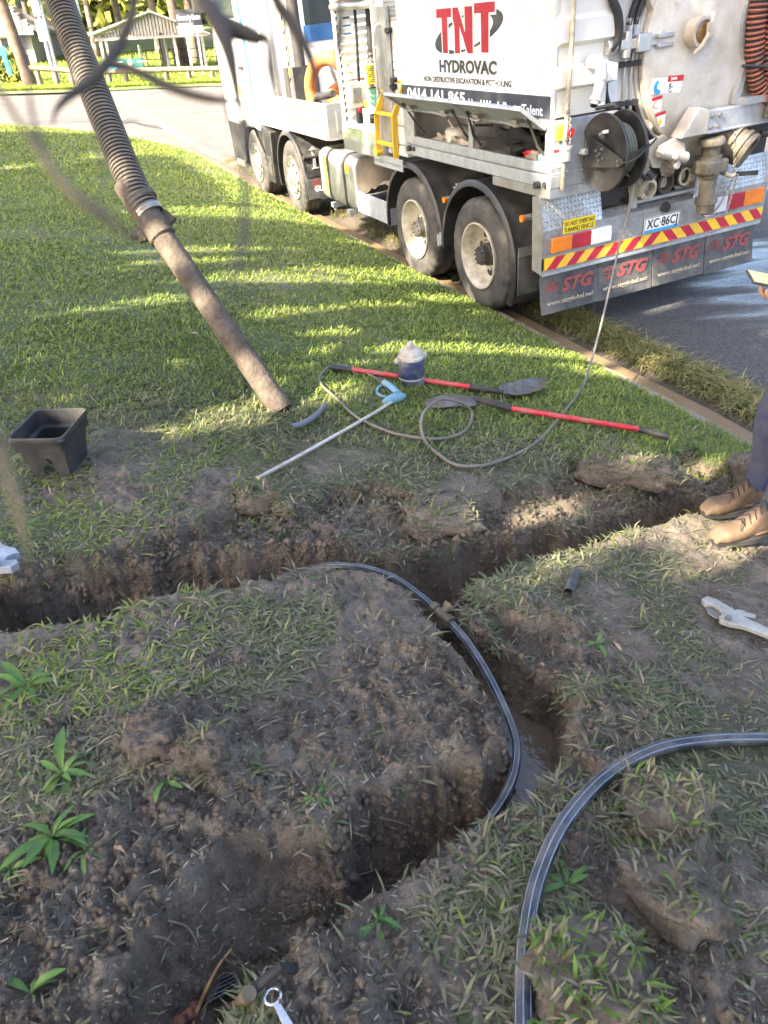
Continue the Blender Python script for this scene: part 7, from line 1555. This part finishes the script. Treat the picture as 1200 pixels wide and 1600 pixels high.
# banner
a = yz(164, 93, 41); c = yz(224, 108, 41); bn = thing('banner', 'dark green banner tied low behind the log fence', 'banner', (a.x, a.y, gz(a))); o_ = Vector((a.x, a.y, gz(a)))
b = MB(); b.box(Vector((a.x, 41, c.z))-o_, Vector((c.x, 41.03, a.z))-o_); b.build('sheet', mat('banner_green', (.008, .10, .085), .5), bn); b = MB(); b.prism([(0, 0), (.55, 0), (.2, .5), (0, .5)], Vector((a.x, 40.995, c.z))-o_, (1, 0, 0), (0, 0, 1), (0, .004, 0)); b.build('pale_corner', K['blue'], bn, fix=True)
b = MB(); b.blob(Vector((a.x+1.15, 40.99, c.z+.28))-o_, (.11, .006, .16), 2, 12, 8, .02); b.build('portrait_patch', mat('print_beige', (.45, .30, .22), .6), bn)
for k in range(2): b = MB(); b.box(Vector((a.x+(.25, 1.5)[k], 40.99, c.z+.3))-o_, Vector((a.x+(.8, 2.0)[k], 40.999, c.z+.34))-o_); b.build('small_print', K['wht'], bn)
for xx_ in (a.x+.05, c.x-.05): b = MB(); b.cyl(Vector((xx_, 41.06, gz(a)-.1))-o_, Vector((xx_, 41.06, a.z))-o_, .04, n=8); b.build('stake', K['galv'], bn)
# dark post-and-rail fence in the park
pf = thing('park_fence', 'thin dark post and rail fence across the park lawn', 'fence', (yz(205, 100, 50).x, 50, 0))
for k, px in enumerate(range(206, 345, 22)):
    t = yz(px, 84, 50); b = MB(); b.cyl(Vector((t.x, 50, gz(t)-.1))-pf.location, Vector((t.x, 50, gz(t)+1.0))-pf.location, .035, n=8); b.build('post', K['dark'], pf)
for h_ in (.5, .95): p0 = yz(206, 84, 50); p1 = yz(345, 84, 50); b = MB(); b.cyl(Vector((p0.x, 50, gz(p0)+h_))-pf.location, Vector((p1.x, 50, gz(p1)+h_))-pf.location, .022, n=6); b.build('rail', K['dark'], pf)
def pole(name, label, px0, py0, Y, r_, mt, h=None, px_base=None):
    t = yz(px0, py0, Y); o_ = thing(name, label, 'pole', (t.x, Y, gz(t))); hh_ = h or (t.z-gz(t)); b = MB(); b.cyl((0, 0, -.1), (0, 0, hh_), r_, r_*.85, n=12); b.build('shaft', mt, o_); return o_
lp2 = pole('light_pole', 'tall white street pole right behind the ribbed hose', 137, 100, 38.5, .20, M_WHITE, 9.0); b = MB(); b.cyl((0, 0, 8.9), (1.2, -.5, 9.2), .05, n=8); b.box((1.1, -.65, 9.13), (1.7, -.35, 9.25)); b.build('lamp_arm', M_WHITE, lp2)
for i, (px, lb) in enumerate(((80, 'grey signal pole carrying a white box left of the hose'), (87, 'thin grey pole just right of the boxed pole'))):
    po = pole('utility_pole', lb, px, 100, 42+i*.6, .10-.02*i, K['galv'], 4.2+.3*i)
    if i == 0: b = MB(); b.box((-.22, -.14, 1.75), (.22, .12, 2.6)); b.build('control_box', M_WHITE, po); b = MB(); b.box((-.2, -.12, 2.75), (.15, .12, 3.4)); b.build('upper_box', K['galv'], po); b = MB(); b.bar((-.9, 0, 3.9), (.9, 0, 3.9), .1, .1); b.build('cross_arm', K['galv'], po)
for px, lb, hh_ in ((221, 'white marker post on the park lawn', 1.3), (262, 'white post behind the shelter', 1.8)): pole('marker_post', lb, px, 92, 49, .10, M_WHITE, hh_)
# blue sign
a = yz(-14, 74, 37.8); c = yz(11, 87, 37.8); bs2 = thing('blue_street_sign', 'bright blue sign panel on a slanting blue post at the left edge', 'sign', (c.x, 37.8, gz(c))); o_ = Vector((c.x, 37.8, gz(c)))
M_CYAN = mat('cyan_paint', (.02, .42, .62), .4); b = MB(); b.box(Vector((a.x, 37.8, c.z))-o_, Vector((c.x, 37.88, a.z))-o_); b.build('panel', M_CYAN, bs2, bevel=.02); b = MB(); b.bar(yz(7, 88, 37.84)-o_, yz(17, 117, 37.84)-o_, .16, .12, up=(0, 1, 0)); b.build('post', M_CYAN, bs2)
# house
YH = 58.0; h0 = yz(-60, 86, YH); h1 = yz(45, 48, YH); hz_ = gz(h1); hs = thing('brick_house', 'grey-walled house with a pale tiled roof at the left edge', 'house', (h1.x, YH, hz_)); o_ = Vector((h1.x, YH, hz_))
M_BOARD = mat('grey_weatherboard', (.26, .24, .21), .8, dirt=(.21, .19, .17), damt=.3); M_TILE = mat('pale_roof_tile', (.46, .42, .385), .6, dirt=(.30, .27, .245), damt=.5, dscale=2)
b = MB(); b.box((h0.x-4-h1.x, 0, -.3), (0, 7, h1.z-hz_)); b.build('wall', M_BOARD, hs)
nb_ = 9
for k in range(nb_): b = MB(); z = .1+(h1.z-hz_-.1)*k/nb_; b.box((h0.x-4-h1.x, -.03, z), (0.02, -.001, z+(h1.z-hz_)/nb_*.86)); b.build('board', M_BOARD, hs)
rz0 = h1.z-hz_; rp0 = Vector((.5, -.6, rz0-.05)); rp1 = Vector((h0.x-4.5-h1.x, -.6, rz0-.05)); rg0 = Vector((-2.6, 3.5, rz0+1.75)); rg1 = Vector((h0.x-4.5-h1.x, 3.5, rz0+1.75)); re = Vector((.5, 7.6, rz0-.05))
b = MB(); b.add([rp0, rp1, rg1, rg0, re], [(0, 1, 2, 3), (0, 3, 4)]); b.add([p-Vector((0, 0, .12)) for p in (rp0, rp1, rg1, rg0, re)], [(3, 2, 1, 0), (4, 3, 0)]); rf_ = b.build('roof', M_TILE, hs, None)
tile_me = None; nrow, ncol = 9, 26
tb_ = MB(); tb_.box((-.16, -.02, 0), (.16, .26, .035)); tile_me = tb_.mesh('roof_tile', 30); tile_me.materials.append(M_TILE); sl_ = (rg0-rp0); ang_t = math.atan2(rg0.z-rp0.z, rg0.y-rp0.y)
for r_i in range(nrow):
    t = r_i/nrow; y = rp0.y+(rg0.y-rp0.y)*t; z = rp0.z+(rg0.z-rp0.z)*t; xr = rp0.x+(rg0.x-rp0.x)*t
    for k in range(ncol):
        x = xr-.18-.36*k-(.18 if r_i % 2 else 0); o = link_mesh('roof_tile', tile_me, None, rf_); o.location = (x, y, z+.012); o.rotation_euler = (ang_t+.10, 0, 0); o.scale = (1, 2.0, 1)
b = MB(); b.box((rp1.x, -.72, rz0-.22), (.5, -.61, rz0-.06)); b.build('gutter', M_WHITE, hs)
w0, w1 = yz(1, 60, YH), yz(17, 79, YH); b = MB(); b.box((w0.x-h1.x, -.07, w1.z-hz_), (w1.x-h1.x, -.031, w0.z-hz_)); wf = b.build('window', K['glass'], hs); b = MB(); W0, W1 = w0.x-h1.x, w1.x-h1.x; Z0, Z1 = w1.z-hz_, w0.z-hz_
for bx2 in ((W0-.08, Z0-.08, W0, Z1+.08), (W1, Z0-.08, W1+.08, Z1+.08), (W0, Z0-.08, W1, Z0), (W0, Z1, W1, Z1+.08)): b.box((bx2[0], -.10, bx2[1]), (bx2[2], -.031, bx2[3]))
b.build('frame', M_WHITE, wf, kind='stuff'); b = MB(); b.box((W0-.1, -.12, Z1+.09), (W1+.1, -.03, Z1+.5)); b.build('blind', mat('cream_blind', (.60, .54, .42), .7), wf)
# foliage helper: leaf clumps through a volume
def clumps(P, size, cols, shade=.35, n_leaf=5, spread=.9, asp=.5):
    n = len(P); k = n_leaf; Q = np.repeat(P, k, 0)+RG.normal(0, spread*.35, (n*k, 3))*np.repeat(np.ones((n, 1))*1.0, k, 0)*size*2
    a = RG.normal(0, 1, (n*k, 3)); a /= np.linalg.norm(a, axis=1)[:, None]; b_ = RG.normal(0, 1, (n*k, 3)); b_ -= a*(a*b_).sum(1)[:, None]; b_ /= np.linalg.norm(b_, axis=1)[:, None]
    s_ = size*(.6+.8*RG.random((n*k, 1))); V = np.stack([Q-a*s_, Q-b_*s_*asp, Q+a*s_, Q+b_*s_*asp], 1).reshape(-1, 3); F = np.arange(n*k*4).reshape(-1, 4)
    c = np.array(cols)[RG.integers(0, len(cols), n)]*(.55+.8*RG.random((n, 1))); C = np.repeat(np.repeat(c, k, 0), 4, 0); return V, F, C
M_FOL = leaf_mat('tree_foliage', rough=.55, trans=.4)
def ell(c, r, n): d = RG.normal(0, 1, (n, 3)); d /= np.linalg.norm(d, axis=1)[:, None]; return np.array(c)+d*np.array(r)*(RG.random((n, 1))**.45)
GREEN = {'olive': [(.14, .17, .045), (.20, .22, .06), (.10, .13, .035)], 'bright': [(.20, .28, .05), (.27, .32, .06), (.14, .20, .04)], 'yellow': [(.42, .40, .10), (.34, .36, .08), (.22, .26, .06)], 'dark': [(.03, .05, .016), (.05, .075, .02), (.025, .04, .015)]}
def tree(label, px, py_base, Y, h, trunk_r, crown, nC, col, bark, lean=0, group='trees in the park', name='park_tree', pos=None, size=.26, low_=.35, seed=0):
    t = pos or yz(px, py_base, Y); bz = gz(t) if pos is None else t[2]; o_ = thing(name, label, 'tree', (t[0], t[1], bz), 0, group); g = random.Random(px*7+seed)
    b = MB(); pts = [(0, 0, -.2), (lean*h*.3, 0, h*.35), (lean*h*.7+g.uniform(-.2, .2), g.uniform(-.2, .2), h*.7), (lean*h, 0, h*.95)]; sp = spline(pts, 5); b.tube(sp, [trunk_r*(1.25 if i == 0 else 1-.8*i/(len(sp)-1)) for i in range(len(sp))], 10)
    for k in range(6):
        t_ = .4+.09*k; p = Vector(sp[int(t_*(len(sp)-1))]); a = g.uniform(0, 6.28); L_ = crown[0]*g.uniform(.5, .85); b.tube(spline([tuple(p), tuple(p+Vector((math.cos(a)*L_*.5, math.sin(a)*L_*.5, L_*.35))), tuple(p+Vector((math.cos(a)*L_, math.sin(a)*L_, L_*.6)))], 3), [trunk_r*.42*(1-.12*i) for i in range(7)], 6)
    b.build('trunk', bark, o_); P = []
    for k in range(7): a = g.uniform(0, 6.28); rr_ = g.uniform(.25, .75); P.append(ell((math.cos(a)*crown[0]*rr_, math.sin(a)*crown[0]*rr_, h*(low_+.12)+crown[1]*g.uniform(.2, 1.5)), (crown[0]*.5, crown[0]*.5, crown[1]*.42), nC//7))
    V, F, C = clumps(np.concatenate(P), size, GREEN[col]); link_mesh('crown', np_mesh('crown', V, F, 4, {'Col': C}), M_FOL, o_); return o_
TR = [('leaning brown-barked tree in front of the tiled house', 47, 125, 40.3, 12, .30, (3.6, 3.2), 700, 'yellow', M_BARK, -.12, .60), ('yellow-green tree behind the house roof', 8, 90, 72, 14, .3, (6, 4.5), 900, 'yellow', M_BARKP, 0, .1), ('bushy olive tree left of the grey poles', 60, 92, 62, 12, .25, (5, 4.5), 900, 'yellow', M_BARKP, 0, .08), ('bright tree behind the ribbed hose', 105, 88, 66, 12, .3, (5.5, 4.2), 800, 'bright', M_BARK, 0, .12), ('pale-trunked gum left of the shelter roof', 150, 82, 60, 13, .22, (4.2, 4), 700, 'olive', M_BARKP, .02, .2),
      ('tall gum behind the shelter ridge', 195, 80, 72, 15, .3, (6, 4.5), 900, 'yellow', M_BARKP, 0, .16), ('round bright green tree right of the shelter ridge', 250, 78, 62, 11, .3, (5, 3.6), 900, 'bright', M_BARKP, 0, .3), ('dark gum between the shelter and sign posts', 288, 100, 52, 13, .34, (4.4, 4), 700, 'dark', M_BARK, -.06, .5), ('reddish-trunked tree behind the sign', 308, 98, 54, 13, .30, (4.4, 4), 700, 'olive', M_BARK, 0, .5), ('dark tree behind the truck cab', 345, 100, 58, 12, .3, (5, 4.6), 900, 'dark', M_BARK, 0, .12), ('shady tree far left beyond the house', -60, 90, 66, 14, .3, (6, 5), 700, 'olive', M_BARK, 0, .1),
      ('wide gum beyond the truck deck', 480, 80, 70, 14, .3, (7, 5), 800, 'bright', M_BARKP, 0, .1), ('tall pale tree beyond the truck body', 640, 70, 74, 15, .3, (7, 5), 700, 'olive', M_BARKP, 0, .1), ('spreading tree beyond the debris tank', 820, 62, 72, 15, .3, (8, 5), 700, 'olive', M_BARK, 0, .1)]
for i, (lb, px, pyb, Y, h, tr_r, cr_, nC, col, bark, lean, lw) in enumerate(TR): tree(lb, px, pyb, Y, h, tr_r, cr_, int(nC*1.6), col, bark, lean, low_=max(.17, min(lw, .40)), seed=i, size=.30)
far = ell((-20, 100, 5.5), (62, 14, 8.5), 7000); far = far[far[:, 2] > 2.2]; V, F, C = clumps(far, .8, GREEN['yellow']+GREEN['olive'], n_leaf=4); props(link_mesh('far_woodland', np_mesh('far_woodland', V, F, 4, {'Col': C}), M_FOL), 'far belt of sunlit bush behind the park', 'woodland', None, 'stuff')
for lb, x0, x1, y0, y1, Y in (('clipped hedge below the house window', -40, 42, 84, 124, 43),):
    a = yz(x0, y0, Y); c = yz(x1, y1, Y); hh_ = thing('hedge', lb, 'hedge', ((a.x+c.x)/2, Y, gz(c))); zt = a.z-gz(c); P = np.c_[RG.uniform((a.x-c.x)/2, (c.x-a.x)/2, 1600), RG.uniform(-.7, .7, 1600), RG.uniform(0, zt, 1600)]; V, F, C = clumps(P, .12, GREEN['olive']+GREEN['yellow']); link_mesh('leaves', np_mesh('leaves', V, F, 4, {'Col': C}), M_FOL, hh_); b = MB(); b.box(((a.x-c.x)/2+.2, -.45, 0), ((c.x-a.x)/2-.2, .45, zt*.85)); b.build('twigs', M_BARK, hh_)
# tar cracks on the dry road
M_TAR = mat('tar_seal', (.03, .03, .032), .5)
def road_pt(px, py):
    r_ = ray(px, py); ts = np.linspace(3, 60, 6000); X = r_[0]*ts; Y = r_[1]*ts; u_, v_ = uv_of(X, Y); i = int(np.argmax(1.6+r_[2]*ts < z_road(u_, v_)+.012)); return Vector((X[i], Y[i], 1.6+r_[2]*ts[i]))
for pl in ([(40, 193), (85, 188), (125, 187), (150, 187), (172, 187), (200, 190)], [(170, 195), (182, 190), (200, 188), (225, 194), (250, 198)], [(190, 191), (205, 185), (214, 186)], [(235, 146), (250, 144)], [(165, 168), (230, 166), (290, 164)]):
    P = [road_pt(*p) for p in pl]; b = MB()
    for p, q in zip(P[:-1], P[1:]):
        d = (q-p).normalized(); s_ = d.cross(Vector((0, 0, 1)))*(.035 if pl[0][0] != 165 else .012); z_ = Vector((0, 0, .004)); b.add([p-s_, q-s_, q+s_, p+s_, p-s_+z_, q-s_+z_, q+s_+z_, p+s_+z_], [(0, 3, 2, 1), (4, 5, 6, 7), (0, 1, 5, 4), (1, 2, 6, 5), (2, 3, 7, 6), (3, 0, 4, 7)])
    b.build('tar_crack', M_TAR, road)

# ================================================================ SHADE TREES left of and behind the camera, and the twigs hanging into view
shade = [(-6.6, -3.2), (-9.2, 2.8), (-12.6, 8.6), (-3.6, -6.6), (-17.5, 14.5), (-1.2, -8.2), (-22.5, 21.5), (-6.3, .6)]
def gl(x, y, dz=0):
    p = ground(x, y)+np.array([0, 0, dz]); t = (p[2]+.25)/SUN[2]; return (p[0]-SUN[0]*t, p[1]-SUN[1]*t)
litc = []  # patches to keep sunlit: crowns are shaped with leaf gaps for them
for x, y, L_, W__ in ((420, 335, 1.5, .45), (500, 432, 1.0, .20), (580, 428, .8, .16), (585, 488, .85, .16), (650, 486, .5, .10), (695, 542, .40, .16), (580, 552, .45, .07), (775, 546, .35, .08), (420, 632, .5, .05), (350, 655, .4, .04), (470, 618, .35, .04),
                      (1010, 770, .10, .06), (1165, 735, .16, .10), (1135, 842, .2, .14), (1000, 690, .08, .03), (560, 520, .3, .04), (330, 390, .8, .05), (250, 470, .6, .03), (610, 372, .6, .14), (690, 415, .5, .14), (540, 345, .7, .2), (470, 300, .8, .3), (300, 410, .7, .035), (720, 470, .4, .10), (970, 575, .3, .1), (920, 560, .3, .08)):
    litc.append((*gl(x, y), L_, W__))
litc += [(*gl(905, 808, -.16), .22, .16), (*gl(940, 800, -.12), .14, .10), (*gl(1150, 735, -.1), .2, .12)]
# lit ground beyond this line
b_edge = [gl(*p) for p in ((-60, 207), (60, 207), (185, 213), (235, 226), (275, 246), (310, 272), (335, 300), (352, 318), (420, 322), (520, 350))]
far_lit = b_edge+[xy_of(4.5, -.3), xy_of(5, -3), xy_of(8, -14), xy_of(60, -20), xy_of(60, 60)]
NL = 50000
P = []; own = []
for i, (tx, ty) in enumerate(shade):
    bz = float(z_lawn(tx, ty)) if ty < 18 else -.3; n_ = int(NL/len(shade)*(2.4 if i in (2, 4, 6) else .9))
    tall = {0: 3.6, 7: 3.9}.get(i, 0)
    for k in range(9):
        a = 2*PI*k/9+i; rr_ = 2.3 if k else 0; q = ell((tx+rr_*math.cos(a), ty+rr_*math.sin(a), bz+5.9+.9*math.sin(k*2.2+i)+(tall if (i == 7 or k % 2) else 0)), (2.1, 2.1, 1.7+(.6 if tall else 0)), n_//9); P.append(q); own += [i]*len(q)
P = np.concatenate(P); own = np.array(own)
tS = (P[:, 2]+.25)/SUN[2]; Gx = P[:, 0]-SUN[0]*tS; Gy = P[:, 1]-SUN[1]*tS
gu_, gv_ = uv_of(Gx, Gy)
keep = np.ones(len(P), bool)
for cx, cy, L_, W__ in litc:
    al = (Gx-cx)*-SUN_AZ[0]+(Gy-cy)*-SUN_AZ[1]; pe = (Gx-cx)*SUN_AZ[1]-(Gy-cy)*SUN_AZ[0]; keep &= ~((al/(L_+.15))**2+(pe/(W__+.14))**2 < 1)
fl_ = sdf(np.array(far_lit), Gx, Gy); keep &= ~(fl_ > -.05)
tr_ = (gv_ < -.4) & (gu_ > -1.7); stre = fbm(gu_*1.5, gv_*.55, 21, 3); keep &= ~(tr_ & (stre > .56)); keep &= ~((gv_ < -.4) & (gu_ > 3.4))
P, own = P[keep], own[keep]
for i, (tx, ty) in enumerate(shade):
    bz = float(z_lawn(tx, ty)) if ty < 18 else -.3
    o_ = thing('shade_tree', 'tall leafy tree '+('behind the camera to the left, shading the trench', 'left of the camera, shading the suction pipe', 'beyond the left frame edge, shading the middle lawn', 'behind the camera, shading the shovels', 'far out on the left, shading the upper lawn', 'straight behind the camera, shading the right edge', 'farthest up the street on the left', 'tallest of the row left of the camera, dappling the truck')[i], 'tree', (tx, ty, bz), 0, 'shade trees beside the lawn'); g = random.Random(i)
    b = MB(); tall = {0: 3.6, 7: 3.9}.get(i, 0); sp = spline([(0, 0, -.3), (.1, .1, 1.8), (-.1, .15, 4.0+tall*.5), (0, 0, 6.6+tall)], 5); b.tube(sp, [.26*(1.2 if j == 0 else 1-.7*j/15) for j in range(len(sp))], 12)
    for k in range(9): a = 2*PI*k/9+i; p = Vector(sp[7+k % 6]); e_ = Vector((2.6*math.cos(a), 2.6*math.sin(a), 5.9+tall+.4*math.sin(k))); b.tube(spline([tuple(p), tuple(p.lerp(e_, .5)+Vector((0, 0, .3))), tuple(e_)], 4), [.09*(1-.09*j) for j in range(9)], 7)
    tr0 = b.build('trunk', M_BARK, o_); Pm = P[own == i]-np.array([tx, ty, bz])
    V, F, C = clumps(Pm, .13, GREEN['dark'], n_leaf=4, spread=.55, asp=.42); link_mesh('crown', np_mesh('crown', V, F, 4, {'Col': C}), M_FOL, o_)
    if i == 0: near_tree, near_o = o_, Vector((tx, ty, bz))
for i, (x, y) in enumerate(((13, 20), (19, 13), (9.5, 34))):  # unseen trees, added for the wet road to reflect
    tree(('wide dark tree across the road, outside the right of the picture', 'tall tree outside the far right of the picture', 'tree beyond the road to the right behind the truck')[i], 900+i, 0, 0, 11, .3, (4.5, 4), 900, 'dark', M_BARK, 0, 'trees across the road', 'roadside_tree', (x, y, -.5), .3, .25, i)
# hanging twigs and long leaves
M_TWIG = mat('dark_twig', (.035, .030, .028), .7, dirt=(.08, .065, .05), damt=.4, dscale=30); M_DEAD = mat('dead_leaf_strip', (.20, .15, .075), .7, dirt=(.10, .08, .05), damt=.4, dscale=20)
hang = [  # (px, py, depth) along the strand, widths in mm, material
    ([(300, -160, .60), (318, -20, .50), (338, 30, .48), (356, 75, .47), (366, 120, .47), (374, 165, .47), (388, 210, .46), (402, 245, .46)], [4, 8, 12, 9, 6, 4, 3, .8], 0), ([(345, 38, .48), (372, 48, .48), (400, 58, .48), (419, 64, .48), (424, 110, .47), (437, 185, .46)], [12, 11, 8, 3, 5, .8], 0),
    ([(405, -120, .55), (428, -10, .52), (452, 30, .52), (472, 62, .51), (488, 100, .51), (500, 150, .5)], [3, 6, 8, 7, 5, .8], 0), ([(522, -100, .50), (530, 0, .46), (531, 45, .45), (526, 90, .44), (520, 130, .43)], [3, 5, 8, 5, .8], 0),
    ([(215, -120, .55), (210, -5, .50), (205, 25, .49), (190, 65, .49), (168, 98, .48), (140, 128, .47), (108, 150, .46), (88, 172, .45), (82, 198, .44)], [3, 4, 5, 6, 7, 6, 5, 3, .8], 0), ([(168, 98, .48), (205, 108, .48), (265, 136, .48), (320, 153, .47), (392, 161, .46)], [6, 5, 6, 5, 1], 0),
    ([(352, 140, .46), (356, 175, .45), (375, 215, .44), (398, 242, .43)], [2, 3, 3, .8], 0), ([(20, -120, .45), (28, 0, .40), (36, 60, .38), (42, 120, .36), (52, 185, .34), (72, 245, .32), (110, 298, .30), (160, 335, .28), (215, 378, .27)], [4, 5, 5, 3, 3, 4, 6, 6, 1], 0),
    ([(-60, 40, .40), (-5, 130, .36), (14, 165, .34), (40, 205, .32), (72, 250, .30), (102, 292, .28), (140, 325, .27)], [4, 5, 4, 4, 5, 5, 1], 2), ([(374, 150, .34), (380, 230, .30), (383, 320, .28), (375, 400, .26), (350, 462, .25)], [1, 2, 4, 4, .8], 0),
    ([(-40, 640, .30), (-5, 690, .28), (12, 745, .27), (34, 815, .26), (48, 880, .25)], [2, 4, 4, 4, .8], 2), ([(-60, 690, .24), (-10, 692, .24), (36, 688, .24)], [3, 4, .8], 0), ([(140, 150, .32), (152, 215, .29), (162, 275, .27), (166, 310, .26)], [.8, 1.5, 2, .5], 0), ([(60, -100, .5), (72, 0, .46), (78, 40, .45), (86, 85, .44)], [3, 3, 3, .8], 0)]
br = thing('hanging_branch', 'dark out-of-focus twigs and long leaves hanging close in front of the camera', 'branch', tuple(depth_pt(250, -420, .85))); bo_ = Vector(br.location)
limb_pts = [near_o+Vector((.0, .1, 4.6)), Vector((-3.2, -1.2, 3.9)), bo_+Vector((-.5, -.2, .35)), bo_, Vector(tuple(depth_pt(420, -200, .75)))]
b = MB(); sp = spline([tuple(Vector(p)-bo_) for p in limb_pts], 6); b.tube(sp, [.05*(1-.9*i/(len(sp)-1))+.003 for i in range(len(sp))], 8); b.build('limb', M_BARK, br)
for k, (pl, ws, mi) in enumerate(hang):
    pts = [Vector(tuple(depth_pt(p[0], p[1], p[2]*.60)))-bo_ for p in pl]
    if pl[0][1] < 0: pts = [Vector((pts[0].x*.3, pts[0].y*.3, pts[0].z*.25))]+pts; ws = [ws[0]]+list(ws)
    sp = spline([tuple(p) for p in pts], 6); ww = np.interp(np.linspace(0, len(ws)-1, len(sp)), range(len(ws)), ws)*(.00034 if k in (0, 1, 2, 4, 5) else .00022)
    b = MB(); b.tube(sp, list(ww), 8); b.build('long_leaf' if k in (0, 2, 3, 8, 10) else 'twig', (M_TWIG, M_TWIG, M_DEAD)[mi], br, 70)
